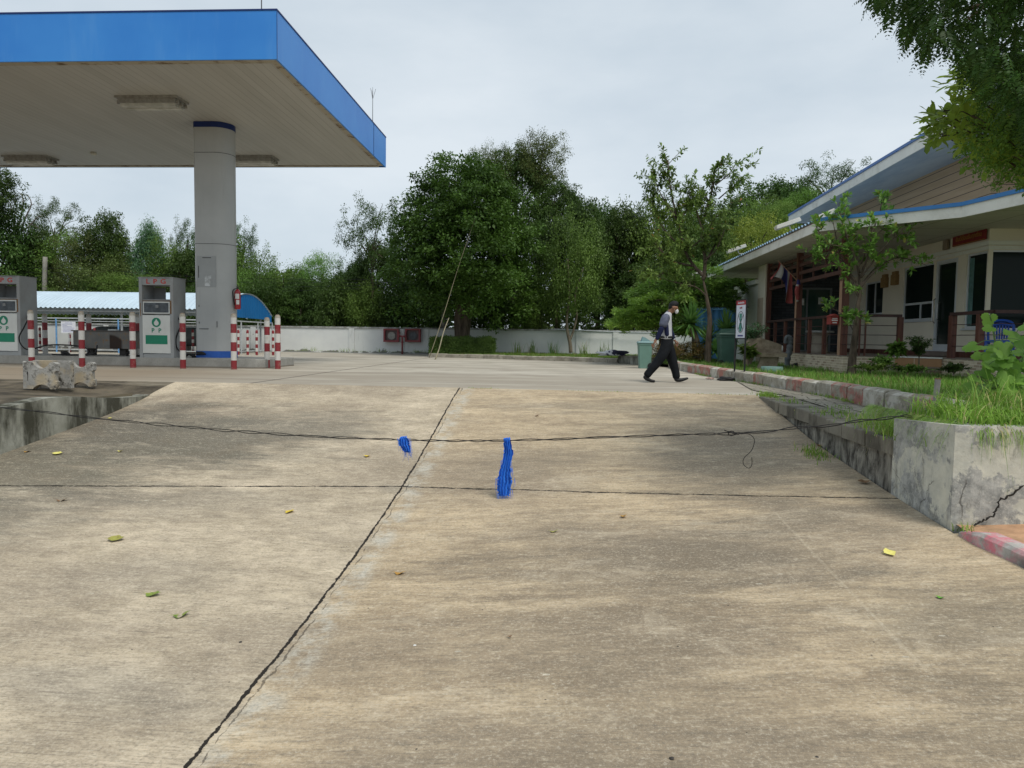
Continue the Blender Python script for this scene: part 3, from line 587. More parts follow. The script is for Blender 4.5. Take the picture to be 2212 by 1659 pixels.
for px, Yb, lab, h in ((68, 18.25, 'striped bollard beside the right side of the leftmost gas pump, in front of the hose', 1.45), (177, 18.25, 'striped bollard standing left of the rusty cabinet, behind the right stone block', 1.43),
                       (287, 18.3, 'striped bollard with a rusty scuffed top at the left edge of the middle gas pump', 1.43), (395, 18.3, 'striped bollard between the middle gas pump and the grey column', 1.42),
                       (505, 18.3, 'striped bollard with a grey cap below the fire extinguisher', 1.42), (577, 19.4, 'left one of the two striped bollards past the end of the island', 1.36), (600, 18.9, 'rightmost tall striped bollard, black marks near its top', 1.42),
                       (98, 21.5, 'rear striped bollard left of the white notice, with a grey top', 1.44), (193, 21.5, 'rear striped bollard half hidden by the rusty cabinet', 1.44), (297, 21.5, 'rear striped bollard peeping out left of the middle gas pump', 1.46)):
    p = PY(px, 760, Yb); o = bollard(p[0], Yb, lab, h, .072, B0)
    if B0 is None: B0 = o
    o.scale.z = h/1.45
    if px == 600:
        b = MB(); b.box((-.02, -.0735, 1.27), (.01, -.071, 1.36)); b.box((-.035, -.0735, 1.22), (.02, -.071, 1.235)); b.add([(-.03, -.0735, 1.18), (-.02, -.0735, 1.18), (.025, -.0735, 1.215), (.015, -.0735, 1.215)], [(0, 1, 2, 3)])
        b.box((-.02, -.0735, .93), (-.01, -.072, .96)); q = b.build('paint_mark', mat('mark_black', (.02, .02, .02)), None); q.parent = o
B1 = None
for px, Yb, lab in ((515, 31.6, 'small distant bollard just right of the column'), (535, 31.6, 'small distant bollard, second from the column'), (554.6, 31.6, 'small distant bollard, third from the column, at the shed corner'), (590, 31.8, 'small distant bollard seen between the two tall end bollards'),
                    (417, 33.5, 'small distant bollard seen between the middle pump and the column'), (151, 31.6, 'small distant bollard beneath the white notice'), (87, 33, 'small distant bollard behind the pump hose'), (205, 31.6, 'small distant bollard seen under the rusty cabinet'), (603.5, 30.0, 'small distant bollard almost hidden behind the rightmost tall bollard')):
    p = PY(px, 760, Yb); o = bollard(p[0], Yb, lab, 1.1, .055, B1, BMS, 'short striped bollards around the distant blue shed'); B1 = B1 or o

# gas pumps
PG = mat('pump_grey', (.33, .34, .34), .08, 2, .55, .4, 0, .03, (.23, .18, .13), .35); PWH = mat('pump_white', (.66, .67, .64), .05, 2, .45, .4, 0, 0, (.4, .38, .34), .3); GRN = mat('logo_green', (.02, .22, .13), .08, 5, .5); RED = mat('letter_red', (.5, .06, .05), .1, 5, .5)
DISP = NT('display_glass', .12, .6); DISP.col(DISP.mix(DISP.mr(DISP.noise(5, 4), .4, .6), (.015, .02, .025), (.06, .07, .08))); DISP = DISP.m
PIN = mat('pump_inner', (.24, .245, .245), .1, 3); RST = NT('rust', .9, .1); RST.col(RST.mix(RST.mr(RST.noise(9, 6, .7), .35, .65), (.16, .075, .025), (.30, .2, .12))); RST = RST.m; RUB = mat('black_rubber', (.012, .012, .013), .2, 5, .5)
def pump(x, y, label, full):
    """front face at y, centre x; .94 wide, .62 deep, 2.12 tall on the island (z .24)"""
    t = thing('gas_pump', label, 'gas pump', (x, y, .24), 'grey LPG pumps on the island'); z = .24; a, c = x-.47, x+.47; d = y+.66
    b = MB(); b.box((a, y, z), (a+.085, d, z+2.12)); b.box((c-.085, y, z), (c, d, z+2.12)); b.build('side_panel', PG, t)
    MB().box((a+.086, y+.012, z+1.93), (c-.086, d-.01, z+2.115)).build('header', PG, t); MB().box((a+.086, y+.02, z), (c-.086, d-.01, z+.1)).build('plinth', PG, t)
    MB().box((a-.012, y-.012, z+2.121), (c+.012, d+.01, z+2.14)).build('lid', PG, t)
    # through opening z 1.57..1.93 : sill, back plate on the left third only
    b = MB(); b.box((a+.086, y+.03, z+1.50), (c-.086, d-.02, z+1.555)); b.box((a+.086, d-.06, z+1.556), (a+.40, d-.03, z+1.9)); b.build('opening_sill', PIN, t)
    b = MB(); b.box((a+.086, y+.02, z+1.16), (c-.086, d-.02, z+1.499)); q = b.build('display_housing', PG, t)
    MB().box((a+.13, y+.008, z+1.2), (c-.13, y+.019, z+1.46)).build('display', DISP, q)
    b = MB(); b.box((a+.105, y+.004, z+1.175), (c-.105, y+.0185, z+1.2)); b.box((a+.105, y+.004, z+1.46), (c-.105, y+.0185, z+1.49)); b.box((a+.105, y+.004, z+1.2), (a+.13, y+.0185, z+1.46)); b.box((c-.13, y+.004, z+1.2), (c-.105, y+.0185, z+1.46)); b.build('bezel', PWH, q)
    MB().box((x-.02, y+.002, z+1.33), (x+.06, y+.0075, z+1.4)).build('counter', PIN, q)
    dr = MB().box((a+.09, y-.004, z+.12), (c-.09, y+.03, z+1.13)).build('lower_door', PWH, t)
    MB().box((a+.17, y-.0075, z+.36), (c-.17, y-.0045, z+.60)).build('green_panel', GRN, dr)
    # round green emblem with a white drop
    b = MB(); zc = z+.94; yy_ = y-.007; nn = 36; vo = []; vi = []
    for i in range(nn):
        t_ = 2*math.pi*i/nn; vo.append((x+.125*math.sin(t_), yy_, zc+.125*math.cos(t_)))
        k = max(0, math.cos(t_)); rr = .068+.04*k**7; vi.append((x+rr*math.sin(t_)*(1-.65*k**3), yy_, zc-.018+rr*math.cos(t_)))
    b.add(vo+vi, [(i, (i+1) % nn, nn+(i+1) % nn, nn+i) for i in range(nn)]); b.build('emblem', GRN, dr)
    text_mesh('lettering', 'P  P', .155, GRN, dr, faceM((x+.0, y-.007, z+.72), (1, 0, 0)), .001, .004, 1.1)
    text_mesh('lettering', 'L P G', .17, RED, t, faceM((x, y+.009, z+2.02), (1, 0, 0)), .001, .004, 1.15, 1.25)
    b = MB(); b.box((c-.0855, y-.002, z+1.17), (c-.05, y-.0005, z+1.52)); b.box((c-.15, y+.0155, z+1.165), (c-.11, y+.018, z+1.25)); b.box((a+.03, y-.002, z+1.1), (a+.05, y-.0005, z+1.45)); b.box((a+.09, y+.012, z+1.5), (c-.09, y+.0285, z+1.515)); b.build('rust_stain', RST, t)
    # hose on the right-hand side
    hx = c+.03
    if full:
        b = MB(); b.lathe((hx+.02, y+.25, z+1.05), [(.03, -.03), (.045, 0), (.03, .03)], 10, 'x'); b.build('hose_coupling', RUB, t)
        P = [(hx, y+.25, z+1.05), (hx+.1, y+.2, z+.95), (hx+.04, y+.15, z+.75), (hx-.02, y+.1, z+.5), (hx+.0, y+.12, z+.25), (hx+.15, y+.2, z+.12), (hx+.45, y+.3, z+.1)] 
        if full == 2: P = [(hx, y+.25, z+1.05), (hx+.12, y+.1, z+1.0), (hx+.1, y-.05, z+.75), (hx+.0, y-.1, z+.5), (hx+.02, y-.05, z+.28), (hx+.2, y, z+.16), (hx+.6, y+.1, z+.28), (hx+1.0, y+.2, z+.3), (hx+1.45, y+.3, z+.26), (hx+1.65, y+.35, z+.16), (hx+1.5, y+.4, z+.05), (hx+1.0, y+.3, z+.03), (hx+.7, y+.2, z+.04), (hx+1.3, y+.15, z+.03), (hx+1.8, y+.3, z+.06), (hx+1.85, y+.4, z+.3)]
        P = smoothpath(P, 5)
        h_ = MB().tube(P, .018, 8).build('hose', RUB, t, True)
        b = MB(); e_ = P[-1] if full != 2 else (hx+.95, y+.22, z+.05); b.tube([e_, (e_[0]+.16, e_[1], e_[2]+.03)], [.03, .035], 8); b.tube([(e_[0]+.16, e_[1], e_[2]+.03), (e_[0]+.24, e_[1], e_[2]-.0)], [.045, .02], 8); b.box((e_[0]-.02, e_[1]-.012, e_[2]+.03), (e_[0]+.15, e_[1]+.012, e_[2]+.08)); b.build('nozzle', RUB, h_)
    return t
def smoothpath(P, k):
    P = [np.array(p, float) for p in P]; o = []
    for i in range(len(P)-1):
        a, b_, c, d = P[max(i-1, 0)], P[i], P[i+1], P[min(i+2, len(P)-1)]
        for j in range(k):
            t = j/k; o.append(tuple(.5*((2*b_)+(-a+c)*t+(2*a-5*b_+4*c-d)*t*t+(-a+3*b_-3*c+d)*t**3)))
    o.append(tuple(P[-1])); return o
p1 = PY(302, 770, 19.13); p2 = PY(376, 770, 19.13); pump((p1[0]+p2[0])/2, 19.13, 'grey and white LPG pump in the middle of the island, beside the column', 1)
p2 = PY(46, 770, 19.13); pump(p2[0]-.47, 19.13, 'grey LPG pump cut off by the left edge of the photo', 2)

# rusty cabinet between the pumps
n = NT('rusty_steel', .7, .3, .3); X, Y, Z = n.xyz(); k = n.mix(n.mr(n.noise(3, 6, .65), .35, .65), (.19, .18, .165), (.26, .25, .23))
cx = PY(219, 730, 20.2)[0]
k = n.mix(n.mr(n.noise(6, 6, .7), .54, .66), k, (.33, .17, .05)); dk = n.ma('MULTIPLY', n.ma('MULTIPLY', n.mr(X, .28, .30), n.mr(X, .68, .62)), n.mr(n.ma('ADD', Z, n.ma('MULTIPLY', n.ma('MULTIPLY', n.ma('SUBTRACT', X, .3), n.ma('SUBTRACT', X, .3)), 1.2)), .62, .56)); k = n.mix(n.ma('MULTIPLY', dk, .93), k, (.05, .03, .022)); n.col(k); RSM = n.m
c = MB().box((-.78, 20.2-20.2, .2), (1.02, .45, .68)).build('steel_cabinet', RSM); c.location = (PY(219, 730, 20.2)[0]-.05, 20.2, .24); c['_loc'] = tuple(c.location); tag(c, 'rusty grey steel cabinet on short feet between the two gas pumps', 'cabinet')
L = Vector(c['_loc']); DKM = mat('dark_steel', (.05, .045, .04), .2, 5)
MB().box(L+Vector((-.82, -.03, .681)), L+Vector((1.06, .48, .71))).build('lid', mat('cabinet_lid', (.12, .11, .1), .2, 5), c)
for dx in (-.35, .6): MB().poly([(L.x+dx-.09, L.y+.1), (L.x+dx+.09, L.y+.1), (L.x+dx+.07, L.y+.3), (L.x+dx-.07, L.y+.3)], .24, .44).build('foot', DKM, c)
MB().box(L+Vector((.18, .1, .711)), L+Vector((.42, .25, .745))).build('paper_box', PWH, None)
o = bpy.data.objects['paper_box']; tag(o, 'tiny white packet lying on the lid of the rusty cabinet', 'packet')
def vlump(name, label, cat, p, r3, mt, seed=0, rough=.35, sub=2):
    b = bmesh.new(); bmesh.ops.create_icosphere(b, subdivisions=sub, radius=1); rr = random.Random(seed)
    ph_ = [rr.uniform(0, 6) for _ in range(6)]
    for v in b.verts:
        k = 1+rough*.5*(math.sin(v.co.x*4+ph_[0])*math.cos(v.co.y*5+ph_[1])+math.sin(v.co.z*6+ph_[2]+v.co.x*3)); v.co = Vector((v.co.x*r3[0]*k, v.co.y*r3[1]*k, max(-.3, v.co.z)*r3[2]*k))
    me = bpy.data.meshes.new(name); b.to_mesh(me); b.free(); me.materials.append(mt); me.polygons.foreach_set('use_smooth', [True]*len(me.polygons))
    o = link(name, me, None, (p[0], p[1], p[2]+.3*r3[2])); return tag(o, label, cat)
q = PY(418, 770, 19.6); q2 = MB(); q2.tube([(q[0]-.25, 19.6, .27), (q[0]-.1, 19.55, .33), (q[0]+.05, 19.6, .27), (q[0]+.2, 19.65, .28)], .03, 7); q2.lathe((q[0], 19.6, .24), [(.05, 0), (.06, .05), (.03, .1)], 8); tag(q2.build('nozzle', RUB, None, True, (q[0], 19.6, .24)), 'black hose nozzle lying on the island left of the column', 'nozzle')
q = PY(281, 768, 19.5); q2 = MB(); q2.tube([(q[0]-.1, 19.5, .28), (q[0], 19.45, .36), (q[0]+.08, 19.5, .26), (q[0]+.3, 19.6, .27)], .035, 7); tag(q2.build('nozzle', RUB, None, True, (q[0], 19.5, .24)), 'black hose nozzle lying left of the middle pump', 'nozzle')

# fire extinguisher on the column
FR = mat('extinguisher_red', (.33, .02, .025), .12, 6, .3, .5); x, y, z = PY(513.5, 668, 19.86); x = float(x)
t = thing('fire_extinguisher', 'red fire extinguisher hanging on the right side of the grey column', 'fire extinguisher', (x, 19.86, z))
b = MB().lathe((x, 19.86, z), [(.07, 0), (.078, .02), (.08, .04), (.08, .44), (.07, .49), (.045, .53), (.022, .55)], 18).build('cylinder', FR, t); smooth_by_angle(b, 50)
q = MB(); q.lathe((x, 19.86, z+.55), [(.022, 0), (.028, .01), (.028, .05), (.01, .06)], 10); q.beam((x-.02, 19.86, z+.61), (x+.03, 19.82, z+.67), .02, .012); q.beam((x-.02, 19.86, z+.6), (x+.07, 19.84, z+.62), .02, .012); q.build('valve', DKM, t)
MB().tube(smoothpath([(x-.02, 19.85, z+.57), (x-.1, 19.79, z+.5), (x-.09, 19.78, z+.3), (x-.05, 19.775, z+.12)], 4), .011, 6).build('hose', RUB, t, True)
q = MB(); 
for za, zb, a0_, a1_ in ((.28, .42, -115, -35), (.13, .25, -95, -35)):
    vs = []; 
    for i in range(6): an = R(a0_+(a1_-a0_)*i/5); vs += [(x+.0815*math.cos(an), 19.86+.0815*math.sin(an), z+za), (x+.0815*math.cos(an), 19.86+.0815*math.sin(an), z+zb)]
    q.add(vs, [(2*i, 2*i+2, 2*i+3, 2*i+1) for i in range(5)])
q.build('paper_label', PWH, t); MB().box((x-.09, 19.84, z+.3), (x-.03, 19.93, z+.36)).build('bracket', DKM, t)

# concrete blocks with curved cut-outs (bench legs) on the apron
n = NT('old_cast_concrete', .85, .25); k = n.mix(n.mr(n.noise(3.2, 6, .65), .35, .62), (.20, .195, .18), (.44, .43, .40)); k = n.mix(n.mr(n.noise(2.2, 5, .6, n.map((1, 1, 1), loc=(4, 3, 1))), .5, .62, 0, .6), k, (.46, .36, .21)); k = n.mix(n.mr(n.noise(3.4, 8, .75), .50, .60, 0, .92), k, (.045, .04, .032)); n.col(k); n.bump(n.noise(12, 7, .7), .6, .02); OC = n.m
def cradle(cx, cy, z, wd, h, th, ang, label, slab):
    t = thing('concrete_block', label, 'concrete block', (cx, cy, z), 'old cast concrete pieces on the apron')
    ca, sa = math.cos(ang), math.sin(ang); W_ = lambda u_, v_, zz: (cx+u_*ca-v_*sa, cy+u_*sa+v_*ca, z+zz)
    pr = [(-.5, .02), (-.47, 0), (-.3, 0)]+[(-.3+.6*i/8, .17*math.sin(math.pi*i/8)**.7) for i in range(1, 8)]+[(.3, 0), (.47, -.0), (.5, .03), (.5, .28), (.44, .31), (.43, .62), (.5, .68), (.5, .95), (.43, 1), (.36, 1)]+[(.3-.6*i/8, 1-.24*math.sin(math.pi*i/8)**.8) for i in range(0, 9)]+[(-.36, 1), (-.47, 1), (-.5, .95), (-.5, .68), (-.44, .62), (-.45, .3), (-.5, .26)]
    vs = [W_(u_*wd, -th/2, v_*h) for u_, v_ in pr]+[W_(u_*wd, th/2, v_*h) for u_, v_ in pr]; k = len(pr)
    b = MB(); b.add(vs, [tuple(range(k)), tuple(reversed(range(k, 2*k)))]+[(i, k+i, k+(i+1) % k, (i+1) % k) for i in range(k)]); b.build('leg_plate', OC, t)
    if slab:
        b = MB(); s0 = W_(-wd*.62, th*.6, 0); 
        b.poly([W_(-wd*.66, -th*.2, 0)[:2], W_(-wd*.52, -th*.2, 0)[:2], W_(-wd*.52, th*3.4, 0)[:2], W_(-wd*.66, th*3.4, 0)[:2]], z, z+h*1.02, .01); b.build('side_slab', OC, t)
        b = MB(); b.poly([W_(-wd*.66, th*2.2, 0)[:2], W_(wd*.6, th*2.2, 0)[:2], W_(wd*.6, th*3.3, 0)[:2], W_(-wd*.66, th*3.3, 0)[:2]], z, z+h*1.04, .01); b.build('back_slab', OC, t)
    return t
zb = -.05; pA = PZ(92, 840, zb); pB = PZ(163, 836, zb)
cradle(pA[0]+.02, pA[1]+.0, zb, .50, .44, .10, .02, 'buff stained concrete block with a curved cut-out, left piece on the apron', True)
cradle(pB[0]-.02, pB[1]+.2, zb, .46, .42, .10, .1, 'grey stained concrete block with a curved cut-out, right piece on the apron', False)

# notice, fence, blue shed
WHT = mat('paper_white', (.72, .74, .8), .03, 2, .6); INK = mat('ink_blue', (.25, .27, .5), .1, 9); BPI = mat('pipe_blue', (.13, .3, .55), .2, 4, .5); GPI = mat('pipe_grey', (.42, .45, .47), .15, 4, .45)
p = PY(147.5, 707, 31.2); t = thing('notice_board', 'white notice sheet with lines of blue writing behind the pump island', 'notice', (p[0], 31.2, p[2]))
x, z = p[0], p[2]; bo = MB().box((x-.33, 31.2, z-.25), (x+.33, 31.215, z+.25), 0).build('sheet', WHT, t); b = MB()
for i, (l, o_) in enumerate(((.3, 0), (.44, -.06), (.2, -.16), (.42, -.05), (.5, 0), (.46, 0), (.5, 0), (.48, 0))):
    x_ = x-l/2+o_; zz = z+.19-i*.055
    while x_ < x+l/2+o_: ww = random.uniform(.02, .05); b.box((x_, 31.196, zz-.008), (x_+ww, 31.199, zz+.01)); x_ += ww+.012
b.build('writing', INK, bo)
b = MB(); b.beam((x, 31.23, 0), (x, 31.23, z+.1), .03, .03); b.build('post', GPI, t)
f = thing('pipe_fence', 'blue and grey pipe railing round the distant blue roofed shed', 'fence', (-14.6, 31.5, 0))
zr_ = 1.5; b = MB(); b.tube([(-30, 31.5, zr_), (-14.6, 31.5, zr_)], .03, 6); b.tube([(-14.6, 31.5, zr_), (-14.6, 37, zr_)], .03, 6); b.tube([(-30, 31.5, zr_-.12), (-14.6, 31.5, zr_-.12)], .018, 6); b.tube([(-30, 31.5, .12), (-14.6, 31.5, .12)], .025, 6); b.tube([(-14.6, 31.5, .12), (-14.6, 37, .12)], .025, 6); b.build('rail', GPI, f)
for px in (121.8, 188, 256, 330, 60): xx = PY(px, 720, 31.5)[0]; MB().tube([(xx, 31.5, 0), (xx, 31.5, zr_)], .035, 6).build('post', BPI, f)
for Yp in (31.5, 33.3, 35.2, 36.2, 37): MB().tube([(-14.6, Yp, 0), (-14.6, Yp, zr_)], .035, 6).build('post', GPI, f)
b = MB(); b.tube([(-14.6, 31.6, .9), (-14.6, 33.2, .9)], .02, 5); b.tube([(-14.6, 31.6, .55), (-14.6, 33.2, .55)], .02, 5)
b.build('gate_bar', GPI, f)
n = NT('wire_mesh', .6); 
sh = thing('shed', 'low open shed with an arched corrugated blue roof behind the pumps', 'shed', (-20, 34, 0))
def corr(name, c, metal=.0, rough=.4, spec=.5): 
    n = NT(name, rough, spec, metal); k = n.mix(n.mr(n.noise(1.2, 5), .3, .7), tuple(q*.85 for q in c), c); n.col(k); return n.m
RB = corr('roof_blue', (.55, .68, .78), 0, .3, .6); GB = corr('gable_blue', (.015, .14, .37), 0, .4)
ya, yb_ = 31.5, 36.95; K = 16; arc = []
for i in range(K+1):
    t_ = i/K; y_ = ya+(yb_-ya)*t_; s_ = math.sin(math.pi*(t_*.985+.015*(1-t_)))**.85; arc.append((y_, (1.9+(1.74-1.9)*t_)+.98*s_))
NX = 320; xs_ = np.linspace(-32, -14.55, NX); V = []
for (y_, z_) in arc:
    for i, x_ in enumerate(xs_): V.append((x_, y_, z_+.022*(1 if (i//2) % 2 else -1)))
Fq = [(j*NX+i, j*NX+i+1, (j+1)*NX+i+1, (j+1)*NX+i) for j in range(K) for i in range(NX-1)]
link('roof', npmesh('roof', np.array(V)-np.array(sh['_loc']), Fq, RB), sh)
V = []; G = 110; ys_ = np.linspace(ya, yb_, G)
for i, y_ in enumerate(ys_):
    zt = np.interp(y_, [a[0] for a in arc], [a[1] for a in arc])-.03; zb_ = np.interp(y_, [ya, 35.9, yb_], [1.68, 1.66, 1.42]); zb_ = min(zb_, zt-.01); xo = -14.6+.03*(1 if (i//2) % 2 else -1); V += [(xo, y_, zb_), (xo, y_, zt)]
Fq = [(2*i, 2*i+2, 2*i+3, 2*i+1) for i in range(G-1)]
link('gable_sheet', npmesh('gable_sheet', np.array(V)-np.array(sh['_loc']), Fq, GB), sh)
b = MB()
for xx in (-15, -19.5, -24, -29):
    for y_ in (32, 36.5): b.tube([(xx, y_, 0), (xx, y_, 1.95)], .05, 6)
b.tube([(-32, 31.7, 1.85), (-14.7, 31.7, 1.85)], .05, 6); b.build('frame', GPI, sh)
# LPG tank gear seen under the shed
t = thing('gas_tank', 'dark horizontal gas tank in the shade under the blue shed', 'gas tank', (-19, 34.5, 0)); q = MB().lathe((-22.5, 34.5, .75), [(.01, -.1), (.3, 0), (.42, .25), (.45, .5), (.45, 5.5), (.42, 5.75), (.3, 6), (.01, 6.1)], 20, 'x').build('vessel', mat('tank_dark', (.10, .11, .11), .2, 3), t); smooth_by_angle(q, 40)
for xx in (-21.3, -18): MB().poly([(xx, 34.2), (xx+.25, 34.2), (xx+.25, 34.8), (xx, 34.8)], 0, .42).build('saddle', OC, t)
q = MB(); q.tube([(-19.6, 34.0, 0), (-19.6, 34.0, 1.1), (-18.9, 34.0, 1.1), (-18.9, 34.0, .2)], .04, 6); q.build('pipe', DKM, t)

# ---------------------------------------------------------------- back wall with hose boxes
n = NT('white_wall', .85, .2); X, Y, Z = n.xyz(); k = n.mix(n.mr(n.noise(.7, 5, .6), .3, .7), (.58, .60, .60), (.70, .72, .70)); fl = n.ma('ADD', Z, n.ma('MULTIPLY', n.ma('SUBTRACT', n.noise(1.6, 7, .72), .5), .9)); k = n.mix(n.mr(fl, .13, .09, 0, .9), k, (.13, .13, .12)); k = n.mix(n.mr(n.noise(1., 6, .7, n.map((3, 3, .5))), .6, .72, 0, .5), k, (.30, .32, .31)); k = n.mix(n.mr(Z, .05, .02, 0, .7), k, (.6, .6, .56)); n.col(k); WW = n.m
n = NT('wall_cap', .85, .2); k = n.mix(n.mr(n.noise(2.4, 6, .7), .4, .6), (.42, .43, .42), (.2, .205, .19)); n.col(k); WC = n.m
bwl = MB().box((-40, 38, -.02), (16, 38.15, 1.30)).build('boundary_wall', WW); tag(bwl, 'long low white boundary wall stained at its foot, behind the forecourt', 'wall')
MB().box((-40, 37.95, 1.301), (16, 38.2, 1.38)).build('coping', WC, bwl)
pxs = [620, 702, 680.6]
for xx in [PY(v, 740, 38)[0] for v in (760, 867, 920, 1070+212*.0, 1035, 1250, 1330)]+[-24, -20, -16, -28, -32, -36, 9, 13]: MB().box((xx-.14, 37.94, -.01), (xx+.14, 37.998, 1.299)).build('pilaster', WW, bwl)
HR = mat('box_red', (.22, .05, .055), .15, 5, .6)
for px, lab in ((846.5, 'left red fire hose box on the white wall, pale hose reel inside'), (893, 'right red fire hose box on the white wall, dark hose reel inside')):
    p = PY(px, 724.5, 37.9); x, z = p[0], p[2]; t = thing('hose_box', lab, 'hose box', (x, 37.9, z-.3), 'red hose boxes on the white wall')
    b = MB(); b.box((x-.4, 37.7, z-.34), (x-.31, 37.93, z+.34)); b.box((x+.31, 37.7, z-.34), (x+.4, 37.93, z+.34)); b.box((x-.309, 37.7, z-.34), (x+.309, 37.93, z-.25)); b.box((x-.309, 37.7, z+.27), (x+.309, 37.93, z+.34)); b.build('box', HR, t)
    MB().box((x-.31, 37.88, z-.25), (x+.31, 37.9, z+.27)).build('back', mat('box_inside', (.17, .13, .13)), t)
    b = MB().lathe((x, 37.84, z-.02), [(.02, -.02), (.2, -.03), (.2, .0), (.13, .02), (.19, .03), (.02, .035)], 18, 'y'); b.build('hose_reel', mat('reel', (.27, .27, .25) if px < 870 else (.10, .11, .12)), t)
p = PY(869, 735, 37.6); x = p[0]; t = thing('hydrant', 'red standpipe with two valves between the two red hose boxes', 'hydrant', (x, 37.6, 0))
MB().tube([(x, 37.6, 0), (x, 37.6, .95)], .045, 8).build('pipe', HR, t, True)
b = MB(); b.tube([(x-.17, 37.6, .93), (x+.17, 37.6, .93)], .04, 8); 
for s in (-1, 1): b.tube([(x+s*.17, 37.6, .9), (x+s*.17, 37.6, 1.1)], .035, 8); b.lathe((x+s*.17, 37.6, 1.1), [(.06, 0), (.06, .03)], 10); b.tube([(x+s*.17, 37.6, .93), (x+s*.17, 37.5, .9)], .04, 8)
b.build('valve', HR, t)
MB().lathe((x, 37.6, .6), [(.07, 0), (.07, .04)], 10).build('flange', HR, t)
p = PY(947, 775, 32.2)
BAM = mat('bamboo', (.27, .24, .16), .25, 6, .6)
def stick(a, b_, r1, r2, name, label, cat, mt, nn=9):
    a = np.array(a, float); b_ = np.array(b_, float); P = [a+(b_-a)*t+np.array([.02*math.sin(t*7), 0, 0]) for t in np.linspace(0, 1, nn)]
    rs = [r1+(r2-r1)*t for t in np.linspace(0, 1, nn)]; o = MB().tube([p-a for p in P], rs, 8).build(name, mt, None, True); o.location = a; return tag(o, label, cat)
a = PZ(927, 773, .0); stick(a, PY(1027, 468, 31.6), .017, .007, 'bamboo_pole', 'very long thin bamboo pole leaning up across the big round tree', 'pole', BAM, 14)
a = PZ(940, 777, 0); stick(a, PY(969, 687, 31.2), .026, .018, 'bamboo_pole', 'short bamboo pole leaning in front of the clipped hedge', 'pole', BAM)
UP = mat('pole_concrete', (.24, .23, .2), .15, 3, .9)
a = PY(958, 760, 38.6); a[2] = 0; stick(a, a+np.array([0, 0, 4.3]), .13, .11, 'utility_pole', 'grey concrete utility pole just left of the big tree trunk', 'utility pole', UP)
a = PY(98, 760, 41); a[2] = 0; stick(a, PY(97, 555, 41), .16, .12, 'utility_pole', 'grey concrete utility pole behind the blue shed at left', 'utility pole', UP)
a = PY(1190, 711, 37.7); b2 = PY(1425, 719.5, 37.7); o = MB().tube([a-a, (b2-a)*.5+np.array([0, 0, -.02]), b2-a], .03, 6).build('wall_pipe', GPI); o.location = a; tag(o, 'thin grey pipe sagging along the top of the white wall', 'pipe')
# overhead wires between the poles
b = MB(); pa_ = PY(97, 575, 41)
for i in range(4):
    z_ = pa_[2]-.25*i-.1; q = smoothpath([(-45, 43, z_-.3), (pa_[0], 41, z_), ((pa_[0]-8)/2, 40, z_-.55), (-6.2, 38.7, 3.9-.1*i)], 6); b.tube(q, .012, 4)
tag(b.build('overhead_wires', RUB), 'thin black wires strung between the two concrete poles', 'wires')

# ================================================================ HOUSE (right)
XF = 10.0; FZ = .57; SF = 3.6
CRM = NT('cream_wall', .8, .25); k = CRM.mix(CRM.mr(CRM.noise(.8, 5), .3, .7), (.68, .63, .51), (.76, .71, .59)); CRM.col(CRM.mix(CRM.mr(CRM.noise(3, 6, .7), .6, .75, 0, .35), k, (.36, .32, .24))); CRM = CRM.m
WHW = mat('offwhite_wall', (.72, .73, .67), .06, 1.5, .8, .2, 0, .05, (.42, .42, .36), .35)
FSC = mat('fascia_white', (.76, .75, .69), .05, 2, .6, .3, 0, 0, (.36, .33, .27), .5)
SFT = NT('house_soffit', .8, .2); k = SFT.mix(SFT.mr(SFT.noise(.9, 5, .6), .35, .65), (.52, .49, .43), (.60, .575, .51)); X, Y, Z = SFT.xyz(); ln = SFT.ma('MAXIMUM', SFT.ma('LESS_THAN', SFT.ma('FRACT', SFT.ma('DIVIDE', Y, 1.22)), .015), SFT.ma('LESS_THAN', SFT.ma('FRACT', SFT.ma('DIVIDE', X, 1.22)), .015)); SFT.col(SFT.mix(ln, k, (.2, .18, .15))); SFT = SFT.m
def bricktex(name, c1, c2, mo, bw=.24, bh=.065, vec=None, frac=.5):
    n = NT(name, .7, .35); X, Y, Z = n.xyz(); q = n.n('ShaderNodeTexBrick'); n.t.links.new(n.comb(n.ma('ADD', X, Y), Z, 0.), q.inputs['Vector'])
    q.inputs['Scale'].default_value = 1.; q.inputs['Brick Width'].default_value = bw; q.inputs['Row Height'].default_value = bh; q.inputs['Mortar Size'].default_value = .007; q.inputs['Bias'].default_value = .0
    for i, c in ((1, c1), (2, c2), (3, mo)): q.inputs[i].default_value = (*c, 1)
    k = n.mix(n.mr(n.noise(12, 5, .6), .3, .75, 0, .3), q.outputs[0], tuple(x*.7 for x in c2)); n.col(k); n.bump(q.outputs['Fac'], -.3, .008); return n.m
BRK = bricktex('brick_tiles', (.66, .57, .42), (.33, .235, .16), (.75, .68, .54)); BRD = bricktex('dark_brick_tiles', (.25, .23, .19), (.34, .30, .23), (.45, .42, .36), .3)
DTL = bricktex('dark_wall_tiles', (.035, .045, .055), (.075, .085, .095), (.02, .02, .02), .3, .1)
GL = NT('dark_glass', .08, .1); GL.col((.012, .02, .018)); GL = GL.m
ALU = mat('window_frame', (.64, .67, .70), .05, 3, .4, .4, .2); MRN = NT('maroon_wood', .5, .35); MRN.col(MRN.mix(MRN.mr(MRN.noise(1., 5, .6, MRN.map((14, 14, 1.2))), .35, .65), (.075, .028, .02), (.15, .058, .038))); MRN = MRN.m
RAILM = mat('rail_dark', (.06, .03, .027), .25, 8, .5); FLR = mat('verandah_floor', (.22, .18, .15), .2, 4, .6); CHR = mat('handle_metal', (.5, .5, .5), .05, 5, .25, .5, .9)
